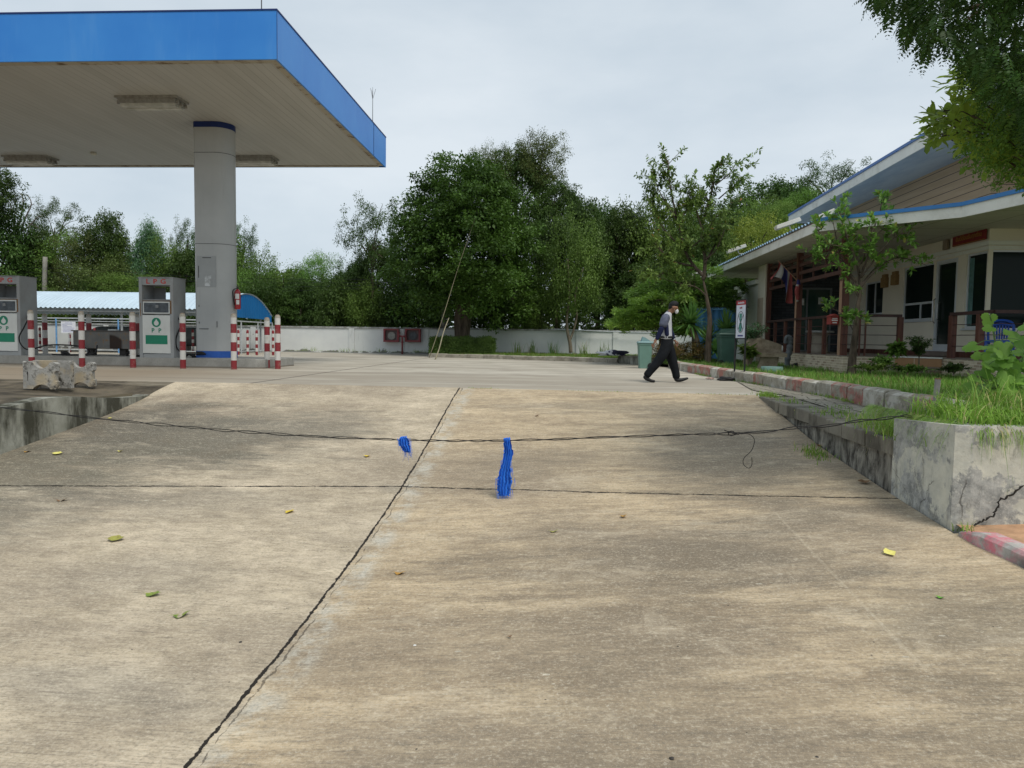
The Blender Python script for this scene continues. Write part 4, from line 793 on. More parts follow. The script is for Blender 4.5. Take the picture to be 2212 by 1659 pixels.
hs = thing('house', 'single storey cream house with blue edged roofs and a raised verandah', 'house', (12, 23, 0))
# verandah plinth
b = MB(); b.poly([(7.19, 19.2), (9.04, 19.2), (9.04, 16.1), (16, 16.1), (16, 27.4), (7.19, 27.4)], 0, FZ-.02); pl = b.build('plinth', BRK, hs)
MB().poly([(7.18, 19.19), (9.03, 19.19), (9.03, 16.09), (16, 16.09), (16, 27.4), (7.18, 27.4)], FZ-.019, FZ).build('floor', FLR, hs)
# facade X=10 built as piers and panels around its openings
T = .18
def wx(y0, y1, z0_, z1, x0=XF): return ((x0, y0, z0_), (x0+T, y1, z1))
b = MB(); dY0, dY1 = 19.42, 20.5; w1 = (20.62, 22.35); w2 = (23.7, 25.05); cY = 18.1
b.box(*wx(cY+.93, dY0, FZ+.14, 3.2)); b.box(*wx(dY0, dY1, 3.08, 3.2)); b.box(*wx(dY1, w1[0], FZ+.14, 3.2)); b.box(*wx(w1[0], w1[1], FZ+.14, 1.55)); b.box(*wx(w1[0], w1[1], 3.08, 3.2)); b.box(*wx(w1[1], w2[0], FZ+.14, 3.2)); b.box(*wx(w2[0], w2[1], FZ+.14, 1.8)); b.box(*wx(w2[0], w2[1], 2.85, 3.2)); b.box(*wx(w2[1], 27.45, FZ+.14, 3.2))
b.box(*wx(cY, cY+.93, FZ+.14, 1.29)); b.box(*wx(cY, cY+.93, 3.1, 3.2)); b.box((XF, cY, 1.29), (XF+.1, cY+.05, 3.1)); b.box((XF+T, cY, FZ+.14), (16, cY+T, 1.29)); b.box((XF+T, cY, 3.1), (16, cY+T, 3.2)); b.box((13.6, cY, 1.29), (16, cY+T, 3.1))
b.box((XF+.004, cY+.004, 3.2), (XF+T, 27.45, SF)); b.box((XF+T, cY+.004, 3.2), (16, cY+T, SF)); wl = b.build('wall', CRM, hs)
b = MB(); b.box((XF+.02, cY+.03, FZ), (XF+T, 27.4, FZ+.139)); b.box((XF+T+.001, cY+.03, FZ), (16, cY+T, FZ+.139)); b.build('skirting', MRN, hs)
b = MB(); b.box((XF-.03, cY-.03, 3.22), (XF-.001, 27.4, 3.32)); b.box((XF-.0005, cY-.03, 3.22), (16, cY-.001, 3.32)); b.box((XF-.012, cY-.012, 3.12), (XF-.0012, 27.4, 3.2)); b.box((XF-.0008, cY-.012, 3.12), (16, cY-.0012, 3.2)); b.build('trim', WHW, wl)
def window(y0, y1, z0_, z1, mull=(), trans=None, name='window', sill=True):
    fr = MB(); t_ = .05; x0 = XF+.0+.03; x1 = XF+.09
    fr.box((x0, y0, z0_), (x1, y0+t_, z1)); fr.box((x0, y1-t_, z0_), (x1, y1, z1)); fr.box((x0, y0+t_, z0_), (x1, y1-t_, z0_+t_)); fr.box((x0, y0+t_, z1-t_), (x1, y1-t_, z1))
    if trans: fr.box((x0, y0+t_, trans-.03), (x1, y1-t_, trans+.03))
    for ym, za, zb_ in mull: fr.box((x0+.002, ym-.025, za), (x1-.002, ym+.025, zb_))
    f_ = fr.build(name, ALU, hs); MB().box((XF+.06, y0+t_, z0_+t_), (XF+.07, y1-t_, z1-t_)).build('pane', GL, f_)
    if sill: MB().box((XF-.05, y0-.05, z0_-.05), (XF+.02, y1+.05, z0_-.001)).build('sill', ALU, f_)
    return f_
tr = 2.02; f_ = window(w1[0], w1[1], 1.55, 3.08, [(21.35, 1.6, tr-.03)], tr); window(w2[0], w2[1], 1.8, 2.85, [(24.35, 1.85, 2.8)])
bigf = window(cY+.06, cY+.93, 1.29, 3.1)
b = MB(); b.box((XF+.1, cY-.02, 1.24), (13.6, cY+.03, 1.29)); b.box((XF+.1, cY-.02, 3.06), (13.6, cY+.03, 3.1)); b.box((13.55, cY-.02, 1.29), (13.6, cY+.03, 3.06)); b.box((11.9, cY-.02, 1.29), (11.95, cY+.03, 3.06)); fr2 = b.build('window', ALU, hs)
MB().box((XF+.1, cY+.005, 1.29), (13.55, cY+.012, 3.06)).build('pane', GL, fr2)
CUR = mat('curtain', (.10, .19, .18), .25, 9, .9); V = []
for i in range(60): y_ = cY+.93-.05-i*.0035; V += [(XF+.057-.006*abs(math.sin(i*.7)), y_, 1.36), (XF+.057-.006*abs(math.sin(i*.7)), y_, 3.0)]
MB().add(V, [(2*i, 2*i+2, 2*i+3, 2*i+1) for i in range(59)]).build('curtain', CUR, bigf)
# door
b = MB(); x0, x1 = XF+.01, XF+.11; z0_, z1 = FZ+.16, 3.08
b.box((x0, dY0, z0_), (x1, dY0+.1, z1)); b.box((x0, dY1-.1, z0_), (x1, dY1, z1)); b.box((x0, dY0+.1, z0_), (x1, dY1-.1, z0_+.16)); b.box((x0, dY0+.1, z1-.1), (x1, dY1-.1, z1)); dr = b.build('door', ALU, hs)
MB().box((XF+.05, dY0+.1, z0_+.16), (XF+.06, dY1-.1, z1-.1)).build('pane', GL, dr)
b = MB(); b.tube([(XF+.0, dY1-.06, 1.45), (XF-.07, dY1-.06, 1.5), (XF-.07, dY1-.06, 2.05), (XF+.0, dY1-.06, 2.1)], .014, 6); b.build('handle', CHR, dr)
b = MB(); b.tube([(XF+.04, dY1-.22, 1.5), (XF-.03, dY1-.22, 1.55), (XF-.03, dY1-.22, 1.95), (XF+.04, dY1-.22, 2.0)], .012, 6); b.build('handle', CHR, dr)
MB().box((XF-.25, dY0-.05, FZ+.02), (XF-.001, dY1+.05, FZ+.138)).build('doorstep', FLR, hs)
MB().box((XF-.28, dY0-.08, FZ+.139), (XF-.002, dY1+.08, FZ+.159)).build('step_edge', ALU, hs)
# far wall of the verandah (faces the camera): dark tiles with sliding door
fx0 = 7.35; b = MB(); sx0 = PY(1720, 700, 27.3)[0]; sx1 = PY(1795, 700, 27.3)[0]; dtz = 2.85
b.box((fx0, 27.3, FZ), (sx0, 27.42, SF)); b.box((sx1, 27.3, FZ), (XF, 27.42, SF)); b.box((sx0, 27.3, dtz), (sx1, 27.42, SF)); b.build('tiled_wall', DTL, hs)
b = MB(); 
for a_, c_ in ((sx0, sx0+.06), (sx1-.06, sx1), ((sx0+sx1)/2-.03-.25, (sx0+sx1)/2+.03-.25)): b.box((a_, 27.31, FZ), (c_, 27.37, dtz))
b.box((sx0+.06, 27.312, dtz-.06), (sx1-.06, 27.368, dtz)); b.box((sx0+.06, 27.312, FZ), (sx1-.06, 27.368, FZ+.05)); sd_ = b.build('sliding_door', mat('dull_frame', (.2, .22, .23), .05), hs)
GL2 = NT('green_glass', .05, .7); GL2.col((.03, .07, .055)); MB().box((sx0+.06, 27.33, FZ+.05), (sx1-.06, 27.34, dtz-.06)).build('pane', GL2.m, sd_)
b = MB(); 
for px, py in ((1774, 650), (1731, 652)): p = PY(px, py, 27.32); b.box((p[0]-.1, 27.322, p[2]-.12), (p[0]+.1, 27.328, p[2]+.12))
p = PY(1787, 664, 27.29); b.box((p[0]-.03, 27.29, p[2]-.07), (p[0]+.03, 27.298, p[2]+.07)); b.build('sticker', PWH, sd_)
# end block beside the verandah (white screen wall, faces -X)
b = MB(); b.box((7.2, 27.5, 0), (7.34, 30.58, 3.0)); b.box((7.345, 27.5, 0), (10, 27.6, 3.2)); b.box((7.345, 30.4, 0), (10, 30.55, 3.0)); wb = b.build('side_wall', WHW, hs)
MB().box((7.08, 27.45, 2.99), (7.5, 30.7, 3.14)).build('cornice', WHW, wb)
MB().box((7.36, 27.43, 0), (XF, 27.495, SF)).build('back_wall', CRM, hs)
b = MB(); b.box((7.19, 26.46, 0), (7.35, 27.49, SF)); b.box((7.16, 26.46, 0), (7.189, 26.62, SF)); b.build('pier', CRM, hs)
PNT = mat('pink_tan', (.46, .37, .28), .1, 3); MB().box((7.17, 26.64, .1), (7.187, 27.42, 2.45)).build('tan_panel', PNT, hs)
# soffit, fascia, lower roof
EV = [(6.35, 32.4), (6.27, 18.7), (8.55, 16.55), (8.89, 15.0), (9.35, 12.6)]
MB().poly([(16, 12.6), (16, 32.4)]+EV, SF, SF+.02).build('soffit', SFT, hs)
b = MB()
for (a_, c_) in zip(EV, EV[1:]): b.beam((*a_, SF+.115), (*c_, SF+.115), .035, .235)
b.beam((6.35, 32.4, SF+.115), (16, 32.4, SF+.115), .03, .235); fa = b.build('fascia', FSC, hs)
b = MB(); 
for (a_, c_) in zip(EV[1:], EV[2:]): b.beam((a_[0]-.01, a_[1]-.02, SF+.275), (c_[0]-.01, c_[1]-.02, SF+.275), .07, .085)
b.build('flashing', corr('flash_blue', (.03, .2, .52)), fa)
NXr = 330; V = []; yr = np.linspace(18.7, 32.4, NXr)
for i, y_ in enumerate(yr):
    xe = np.interp(y_, [18.7, 32.4], [6.27, 6.35])-.08; dz = .035*math.sin(i*1.05); V += [(xe, y_, SF+.27+dz), (8.2, y_, SF+.40+dz), (XF, y_, SF+.5+dz)]
Fq = [(3*i+a_, 3*i+3+a_, 3*i+4+a_, 3*i+1+a_) for i in range(NXr-1) for a_ in (0, 1)]
link('lower_roof', npmesh('lower_roof', np.array(V)-np.array(hs['_loc']), Fq, corr('sheet_blue', (.25, .38, .52), 0, .5, .3)), hs)
V = [(*EV[1], SF+.29), (*EV[2], SF+.29), (*EV[3], SF+.29), (*EV[4], SF+.29), (13, 12.6, SF+.7), (13, 18, SF+.7), (XF, 18.7, SF+.5)]; MB().add(V, [(0, 1, 6), (1, 2, 5, 6), (2, 3, 4, 5)]).build('hip_roof', corr('sheet_blue2', (.30, .42, .54), 0, .5, .3), hs)
# brown underside strip of the roof edge
b = MB(); b.beam((6.33, 32.4, SF+.245), (6.25, 18.7, SF+.245), .05, .02); b.build('batten', mat('batten_brown', (.13, .10, .08)), fa)
# upper storey wall and roof
n = NT('brown_siding', .7, .3); X, Y, Z = n.xyz(); fr = n.ma('FRACT', n.ma('DIVIDE', Z, .21)); k = n.mix(n.mr(n.noise(1., 5, .65, n.map((.6, .6, 9))), .3, .7), (.50, .34, .20), (.60, .43, .27)); n.col(n.mix(n.ma('LESS_THAN', fr, .07), k, (.06, .045, .035))); n.bump(fr, .5, .02); SID = n.m
UZ = 5.54; b = MB(); b.box((XF+.01, 18.15, SF+.3), (XF+.15, 31, UZ)); b.box((XF+.15, 18.152, SF+.3), (18, 18.3, UZ+1.5)); b.build('siding_wall', SID, hs)
LBS = NT('blue_soffit', .5, .4); k = LBS.mix(LBS.mr(LBS.noise(1., 6, .65, LBS.map((2, .5, 1))), .4, .62), (.68, .72, .72), (.5, .56, .6)); LBS.col(k)
UE = (8.92, 29.9, 8.42, 13.2)   # eave x far, y far, x near, y near
MB().add([(UE[0], UE[1], UZ), (UE[2], UE[3], UZ), (12, UE[3], UZ+.0), (12, UE[1], UZ+.0)], [(0, 1, 2, 3)]).build('upper_soffit', LBS.m, hs)
MB().beam((UE[0], UE[1], UZ+.14), (UE[2], UE[3], UZ+.14), .03, .27).build('upper_fascia', FSC, hs)
b = MB(); b.beam((UE[0], UE[1], UZ+.31), (UE[2], UE[3], UZ+.31), .1, .07); b.build('upper_flashing', corr('flash_blue2', (.03, .14, .42)), hs)
MB().add([(UE[0], UE[1], UZ+.33), (UE[2], UE[3], UZ+.33), (14, UE[3], UZ+1.4), (14, UE[1], UZ+1.4)], [(0, 1, 2, 3)]).build('upper_roof', corr('sheet_blue3', (.05, .25, .6)), hs)
MB().add([(UE[0]+.02, UE[1]-.02, UZ), (UE[0]+.02, UE[1]-.02, UZ+.3), (14, UE[1]-.02, UZ+1.35), (14, UE[1]-.02, UZ)], [(0, 1, 2, 3)]).build('gable_end', FSC, hs)
# steps
b = MB(); pa_ = (8.47, 19.199); pb_ = (9.02, 18.02)
b.poly([pa_, pb_, (9.039, 18.1), (9.039, 19.199)], 0, .545); q1 = b.build('steps', bricktex('riser_tile', (.42, .24, .12), (.36, .2, .1), (.5, .42, .3), .4, .3), hs)
lA = PZ(1901, 786, .36); lB = PZ(1978, 789.5, .36); lC = PZ(2035, 788, .36)
q = MB().poly([tuple(lA[:2]), tuple(lB[:2]), tuple(lC[:2]), pb_, pa_, (8.3, 19.199)], 0, .345).build('lower_step', BRD, hs)
b = MB(); b.poly([(pa_[0]-.02, pa_[1]-.02), (pb_[0]-.0, pb_[1]-.03), (9.06, 18.1), (8.6, 19.19)], .546, .575); b.poly([tuple(lA[:2]+np.array([-.02, -.02])), tuple(lB[:2]+np.array([0, -.03])), tuple(lC[:2]+np.array([.0, -.02])), tuple(lC[:2]+np.array([0, .03])), tuple(lB[:2]+np.array([.02, .04])), tuple(lA[:2]+np.array([.03, .03]))], .346, .362); b.build('step_edge', WHW, q1)
b = MB(); b.beam((lA[0]-.012, lA[1]-.012, .2), (lB[0]-.008, lB[1]-.012, .2), .012, .27); b.build('orange_riser', bricktex('riser_tile2', (.45, .25, .12), (.36, .2, .1), (.5, .42, .3), .4, .3), q)
# verandah posts (house parts) and overhead slats
YA = lambda px: float(PX(px, 700, 7.19)[1])
def post(x, y, z1, s, parent, name='post', mt=None): return MB().box((x-s/2, y-s/2, FZ), (x+s/2, y+s/2, z1)).build(name, mt or MRN, parent)
post(7.29, YA(1716), SF, .16, hs); post(7.29, 19.55, SF, .18, hs); post(7.27, 26.35, SF, .14, hs)
LTW = mat('post_edge', (.33, .2, .13), .15, 6)
for y_, s in ((YA(1716), .16), (19.55, .18)): MB().box((7.29-s/2-.004, y_-s/2-.0, FZ), (7.29-s/2-.0005, y_+s/2, FZ+1.9)).build('post_edge', LTW, hs)
sl_ = thing_ = None
b = MB()
for z_ in (3.42, 3.22, 2.98, 2.72): b.box((7.25, 19.65, z_-.05), (7.29, 26.28, z_+.05))
for y_ in np.linspace(20, 26, 7): b.box((7.291, y_-.03, 2.65), (7.33, y_+.03, 3.5))
b.build('slat_screen', mat('slat_brown', (.09, .045, .035), .2, 8), hs)
# railings
RZ = 1.59
def railing(segs, posts, label, xs=.09):
    a = segs[0][0]; t = thing('railing', label, 'railing', (*a, FZ), 'maroon verandah railings'); b = MB(); w_ = MB()
    for a, c in segs:
        b.beam((*a, RZ), (*c, RZ), .12, .07)
        for z_ in (.85, 1.1, 1.34): w_.tube([(*a, z_), (*c, z_)], .009, 5)
    b.build('top_rail', RAILM, t); w_.build('rod', RAILM, t)
    for (x, y), s in posts: MB().box((x-s/2, y-s/2, FZ+.001), (x+s/2, y+s/2, RZ-.036)).build('post', MRN, t)
Yc = 19.3
railing([((7.25, 26.2), (7.25, Yc)), ((7.25, Yc), (8.62, Yc))], [((7.25, YA(v)), .09) for v in (1671, 1693, 1745, 1776.5)]+[((PY(v, 700, Yc)[0], Yc), .035) for v in (1858, 1870)]+[((8.6, Yc), .12)], 'long maroon railing round the far verandah corner, left of the steps')
yb0 = 16.2; YB = lambda px: float(PX(px, 700, 9.12)[1])
railing([((9.12, 17.85), (9.12, yb0)), ((9.12, yb0), (12.5, yb0))], [((9.12, YB(2058)), .13), ((9.12, YB(2118)), .13), ((9.6+.9, yb0), .12), ((12, yb0), .12)], 'short maroon railing at the near verandah corner, in front of the blue chair')
# letter box on the rail
p = PX(1801, 690, 7.1); t = thing('donation_box', 'small red house shaped box with white writing fixed to the railing corner', 'letter box', (7.12, p[1], p[2]-.12)); y_, z_ = p[1], p[2]
REDB = mat('box_red2', (.30, .05, .04), .15, 8)
b = MB(); b.poly([(6.98, y_-.14), (7.17, y_-.14), (7.17, y_+.16), (6.98, y_+.16)], z_-.13, z_+.07); b.build('box', REDB, t); b = MB(); b.add([(6.95, y_-.17, z_+.07), (7.19, y_-.17, z_+.07), (7.07, y_-.17, z_+.14), (6.95, y_+.19, z_+.07), (7.19, y_+.19, z_+.07), (7.07, y_+.19, z_+.14)], [(0, 1, 2), (5, 4, 3), (0, 3, 4, 1), (1, 4, 5, 2), (2, 5, 3, 0)]); b.build('lid', REDB, t)
b = MB(); b.box((7.0, y_-.145, z_-.04), (7.15, y_-.141, z_-.01)); b.box((7.01, y_-.145, z_+.01), (7.14, y_-.141, z_+.03)); b.box((7.02, y_-.145, z_-.1), (7.13, y_-.141, z_-.075)); b.build('writing', PWH, t)
# house sign (red with gold Thai lettering) on facade
GOLD = mat('gold_letter', (.42, .24, .06), .15, 9, .5); SRD = mat('sign_red', (.20, .018, .02), .15, 8, .5)
sa = PX(2058, 527, XF-.05); sb = PX(2131, 488, XF-.05); sa2 = PX(2058, 503, XF-.05)
y0_, y1_ = float(sb[1]), float(sa[1]); zc = 3.42; 
p_bl = PX(2059, 528, XF-.05); p_tr = PX(2130, 485, XF-.05); z_lo = float(p_bl[2]); z_hi = float(PX(2130, 487, XF-.05)[2]); z_lo = min(z_lo, 3.36)
t = thing('sign', 'long dark red signboard with gold lettering under the house eaves', 'sign', (XF-.03, (y0_+y1_)/2, (z_lo+z_hi)/2))
bo = MB().box((XF-.06, y0_, z_lo), (XF-.032, y1_, z_hi-.02)).build('board', SRD, t)
b = MB(); zt_ = z_hi-.02
b.box((XF-.068, y0_+.02, z_lo+.01), (XF-.061, y1_-.02, z_lo+.02)); b.box((XF-.068, y0_+.02, zt_-.02), (XF-.061, y1_-.02, zt_-.01)); b.build('border', GOLD, bo)
tx = text_mesh('lettering', 'ยินดีต้อนรับทุกท่าน', (zt_-z_lo)*.5, GOLD, bo, faceM((XF-.064, (y0_+y1_)/2, (z_lo+zt_)/2), (0, -1, 0)), .002, .0)
LTX = tx
b = MB(); ya_ = float(PX(2051, 500, XF-.04)[1]); yb2 = float(PX(2041, 500, XF-.04)[1]); b.box((XF-.08, ya_, 3.33), (XF-.0305, yb2, 3.58)); o = b.build('junction_box', mat('box_tan', (.27, .22, .16), .15, 5), hs)
# electric meter boxes hanging on facade
for px, py in ((1913, 612), (1935, 606)):
    p = PX(px-2, py-5, XF-.06); b = MB(); b.box((XF-.12, p[1]-.15, p[2]-.2), (XF-.002, p[1]+.15, p[2]+.1)); b.box((XF-.1, p[1]-.12, p[2]+.1), (XF-.003, p[1]+.12, p[2]+.2)); tag(b.build('wall_box', mat('wood_box', (.30, .19, .08), .2, 6), None, False, (XF, p[1], p[2])), ('left' if px < 1920 else 'right')+' one of two small brown boxes hanging on the wall beside the wide window', 'box', 'brown boxes on the cream wall')
# flags
PY1 = YA(1716)-.12
FW = mat('flag_white', (.34, .32, .29), .05, 6, .9); FRD = mat('flag_red', (.22, .05, .045), .1, 6, .9); FBL = mat('flag_blue', (.03, .03, .11), .1, 6, .9)
p0 = PX(1727, 612, 7.15); p1_ = PX(1681, 563, 7.15); A = Vector((7.16, p0[1], p0[2])); Bp = Vector((6.55, PY(1681, 563, p0[1])[1]+.0, 0)); q = PY(1681, 563, float(p0[1])-.1); Bp = Vector(q)
t = thing('flag', 'striped national flag hanging limp from a slanted pole on the verandah post', 'flag', tuple(A))
MB().tube([A, Bp], [.015, .012], 6).build('pole', LTW, t)
P0 = A.lerp(Bp, .36); P1 = A.lerp(Bp, .97); NW, NH = 30, 14; V = []; mi = []
for i in range(NW+1):
    u_ = i/NW; base_ = P0.lerp(P1, u_)
    for j in range(NH+1):
        v_ = j/NH; L_ = .62+.25*math.sin(u_*5+1)
        sx_ = -.1*v_*math.sin(u_*9)-.22*v_*v_*u_
        V.append((base_.x+sx_+.05*v_, base_.y+.07*v_*math.sin(u_*16), base_.z-L_*v_))
Fq = [(i*(NH+1)+j, (i+1)*(NH+1)+j, (i+1)*(NH+1)+j+1, i*(NH+1)+j+1) for i in range(NW) for j in range(NH)]
me = npmesh('cloth', np.array(V)-np.array(A), Fq, FRD); me.materials.append(FW); me.materials.append(FBL)
mi = []
for i in range(NW):
    u_ = (i+.5)/NW; k = 0 if (u_ < .17 or u_ > .83) else (1 if (u_ < .34 or u_ > .66) else 2); mi += [k]*NH
me.polygons.foreach_set('material_index', mi); link('cloth', me, t)
p = PX(1724, 606, 7.1); yy_ = float(p[1])-.15; a_ = PY(1724, 604, yy_); b_ = PY(1722, 652, yy_); a_ = Vector(a_); b_ = Vector(b_)
b = MB(); pts = [a_.lerp(b_, t_)+Vector((.015*math.sin(t_*9), 0, 0)) for t_ in np.linspace(0, 1, 14)]; rs = [.03+.045*math.sin(math.pi*min(1, t_*1.05))**.7 for t_ in np.linspace(0, 1, 14)]
b.tube(pts, rs, 9); o = b.build('flag', [FRD, FBL, FW], None, True, tuple(a_)); 
for i, pl_ in enumerate(o.data.polygons):
    zc_ = pl_.center.z/(b_.z-a_.z); pl_.material_index = 1 if zc_ < .22 else (2 if (zc_ > .93 or .27 > zc_ > .22) else 0)
tag(o, 'furled red and blue flag hanging straight down along the verandah post', 'flag')
# floodlights on the eaves
FLW = mat('flood_white', (.6, .6, .56), .08, 6, .4, .4)
def flood(px, py, Yb, lab, X_=6.22, ang=-.35, L_=.62):
    p = PX(px, py, X_); x, y, z = X_, float(p[1]), float(p[2]); t = thing('floodlight', lab, 'floodlight', (x, y, z), 'floodlights along the verandah eaves'); d = Vector((-1, .25, 0)).normalized()
    c = Vector((x-.12, y, z)); a = c-Vector((L_/2, 0, .11)); b2 = c+Vector((L_/2, 0, .11)); 
    MB().beam(a, b2, .26, .08).beam(a+Vector((.02, 0, .055)), b2+Vector((-.02, 0, .05)), .2, .03).build('housing', FLW, t)
    MB().beam(a+Vector((.03, 0, -.05)), b2+Vector((-.03, 0, -.05)), .2, .02).build('lens', GLS, t)
    MB().tube([c+Vector((.05, 0, -.05)), c+Vector((.1, 0, -.16)), c+Vector((.3, 0, -.16)), c+Vector((.32, 0, -.26))], .02, 6).build('arm', FLW, t)
flood(1598, 538, 0, 'floodlight on the eaves nearest the far end but one, above the corrugated edge'); flood(1711, 484, 0, 'floodlight on the eaves in front of the upper roof, second from the right'); flood(1513, 590, 0, 'farthest floodlight, at the tip of the eaves behind the thin tree')
p = PX(1789, 467, 7.0); flood(1789, 466, 0, 'nearest floodlight, at the roof corner behind the small tree top', 6.62, L_=.5)
# antenna wire bits
# blue plastic chair
CB = mat('chair_blue', (.012, .08, .42), .12, 5, .35, .5); cc = PZ(2160, 782, FZ); p = PY(2160, 700, 17.2); cx_, cy_ = float(p[0]), 17.2
t = thing('plastic_chair', 'blue plastic armchair on the verandah behind the large leaved plant', 'chair', (cx_, cy_, FZ)); z = FZ
def cpt(u_, v_, h_, an=R(-35)): return (cx_+u_*math.cos(an)-v_*math.sin(an), cy_+u_*math.sin(an)+v_*math.cos(an), z+h_)
b = MB(); g_ = 9; V = [cpt(-.24+.48*i/g_, -.24+.48*j/g_, .43-.02*math.sin(math.pi*i/g_)) for i in range(g_+1) for j in range(g_+1)]+[cpt(-.24+.48*i/g_, -.24+.48*j/g_, .40-.02*math.sin(math.pi*i/g_)) for i in range(g_+1) for j in range(g_+1)]
NN = (g_+1)**2; fs = [(i*(g_+1)+j, (i+1)*(g_+1)+j, (i+1)*(g_+1)+j+1, i*(g_+1)+j+1) for i in range(g_) for j in range(g_)]; fs += [tuple(q_+NN for q_ in reversed(f_q)) for f_q in fs]
b.add(V, fs); b.beam(cpt(-.24, -.25, .4), cpt(.24, -.25, .4), .02, .06); b.build('seat', CB, t)
for sx_ in (-1, 1):
    for sy_ in (-1, 1): b = MB(); b.beam(cpt(sx_*.22, sy_*.22, .41), cpt(sx_*.27, sy_*.27, .0), .07, .05, (1, 0, 0)); b.build('leg', CB, t)
    b = MB(); P = smoothpath([cpt(sx_*.25, -.22, .42), cpt(sx_*.27, -.22, .62), cpt(sx_*.27, .05, .66), cpt(sx_*.24, .25, .66)], 4); b.tube(P, .025, 7); b.build('armrest', CB, t)
b = MB(); P = smoothpath([cpt(-.23, .23, .42), cpt(-.24, .27, .65), cpt(-.2, .3, .82), cpt(0, .31, .88), cpt(.2, .3, .82), cpt(.24, .27, .65), cpt(.23, .23, .42)], 5); b.tube(P, .03, 8)
P2 = smoothpath([cpt(-.2, .29, .76), cpt(0, .3, .80), cpt(.2, .29, .76)], 4); b.tube(P2, .032, 7)
for s in (-.15, -.09, -.03, .03, .09, .15): b.beam(cpt(s*.75, .25, .45), cpt(s, .295, .79), .035, .012, (0, 1, 0))
b.build('backrest', CB, t)

# ---------------------------------------------------------------- blue corrugated fence + small structures by the house
b = MB(); pa_ = PY(1519, 662, 30.9); pb_ = PY(1597, 662, 30.9); pc = PY(1519, 700, 30.9); V = []; NB = 60
for i in range(NB): 
    x_ = pa_[0]-.3+(pb_[0]+1.2-pa_[0]+.3)*i/(NB-1); yo = 31.2+.03*(1 if (i//3) % 2 else -1); V += [(x_, yo, .1), (x_, yo, pa_[2]-.12)]
bf = link('blue_fence', npmesh('blue_fence', V, [(2*i, 2*i+2, 2*i+3, 2*i+1) for i in range(NB-1)], corr('fence_blue', (.10, .33, .68)))); tag(bf, 'bright blue corrugated metal fence behind the spiky plants', 'fence')
MB().box((pa_[0]-.35, 31.14, pa_[2]-.12), (pb_[0]+.9, 31.28, pa_[2]+.0)).build('cap', corr('cap_blue', (.22, .5, .85)), bf)
p = PX(1569, 640, 7.2) if False else PY(1590, 645, 29.5); b = MB(); q = Vector(PY(1580, 645, 29)); b.add([tuple(PY(1574, 645, 29)), tuple(PY(1600, 630, 28.6)), tuple(PY(1600, 640, 28.0)), tuple(PY(1578, 651, 28.3)), tuple(PY(1574, 647, 29)), tuple(PY(1600, 632, 28.6)), tuple(PY(1600, 642, 28.0)), tuple(PY(1578, 653, 28.3))], [(0, 1, 2, 3), (7, 6, 5, 4), (0, 3, 7, 4), (3, 2, 6, 7)]); tag(b.build('awning', FLW, None, False, tuple(q)), 'small white awning sticking out from the end of the house', 'awning')

# ---------------------------------------------------------------- bins
BG = mat('bin_green', (.13, .24, .2), .1, 4, .5, .4, 0, .03, (.2, .25, .2), .4); BG2 = mat('bin_dark_green', (.035, .085, .065), .15, 4, .5, .4); BL_ = mat('bin_lid', (.20, .32, .33), .1, 4, .5)
def bin_(x, y, z, wd, h, label, mb, ml, open_=False, swing=False):
    t = thing('wheelie_bin', label, 'bin', (x, y, z)); w0 = wd*.40; w1_ = wd*.5
    V = []; lv = [(0, w0), (.03, w0), (h*.85, w1_*.97), (h*.86, w1_*1.03), (h*.93, w1_*1.03), (h*.93, w1_*.9)]
    for (zz, hw) in lv:
        for (a, c) in ((-1, -.85), (-.85, -1), (.85, -1), (1, -.85), (1, .85), (.85, 1), (-.85, 1), (-1, .85)): V.append((x+a*hw, y+c*hw*.95, z+zz))
    k = len(lv); b = MB(); b.add(V, [(r*8+c, r*8+(c+1) % 8, (r+1)*8+(c+1) % 8, (r+1)*8+c) for r in range(k-1) for c in range(8)]+[tuple(reversed(range(8))), tuple(range((k-1)*8, k*8))]); b.build('body', mb, t)
    b = MB(); hw = w1_*1.08; b.poly([(x-hw, y-hw), (x+hw, y-hw), (x+hw, y+hw), (x-hw, y+hw)], z+h*.932, z+h*.99, .03)
    if swing: b.add([(x-hw*.55, y-hw*.6, z+h*.985), (x+hw*.75, y-hw*.6, z+h*.985), (x-.0, y-hw*.6, z+h*1.13), (x-hw*.35, y-hw*.6, z+h*1.16), (x-hw*.55, y+hw*.6, z+h*.985), (x+hw*.75, y+hw*.6, z+h*.985), (x-.0, y+hw*.6, z+h*1.13), (x-hw*.35, y+hw*.6, z+h*1.16)], [(0, 1, 2, 3), (7, 6, 5, 4), (1, 5, 6, 2), (2, 6, 7, 3), (3, 7, 4, 0)])
    else: b.add([(x-hw*.75, y-hw*.6, z+h*.985), (x+hw*.95, y-hw*.7, z+h*.985), (x+hw*.85, y-hw*.6, z+h*1.14), (x-hw*.55, y-hw*.6, z+h*1.12), (x-hw*.75, y+hw*.6, z+h*.985), (x+hw*.95, y+hw*.7, z+h*.985), (x+hw*.85, y+hw*.6, z+h*1.14), (x-hw*.55, y+hw*.6, z+h*1.12)], [(0, 1, 2, 3), (7, 6, 5, 4), (1, 5, 6, 2), (2, 6, 7, 3), (3, 7, 4, 0)])
    b.build('lid', ml, t)
    for s in (-1, 1): MB().lathe((x+w0*.95*(1 if swing else -1), y+s*wd*.42, z+.09), [(.03, -.03), (.09, -.028), (.09, .028), (.03, .03)], 16, 'y').build('wheel', RUB, t)
p = PZ(1393, 796, 0); s_ = 1597/np.linalg.norm(p-CC); bin_(float(p[0]), float(p[1])+.15, 0, 30/s_, 58/s_, 'pale green wheeled bin standing on the forecourt behind the walking man', BG, BL_, swing=True)
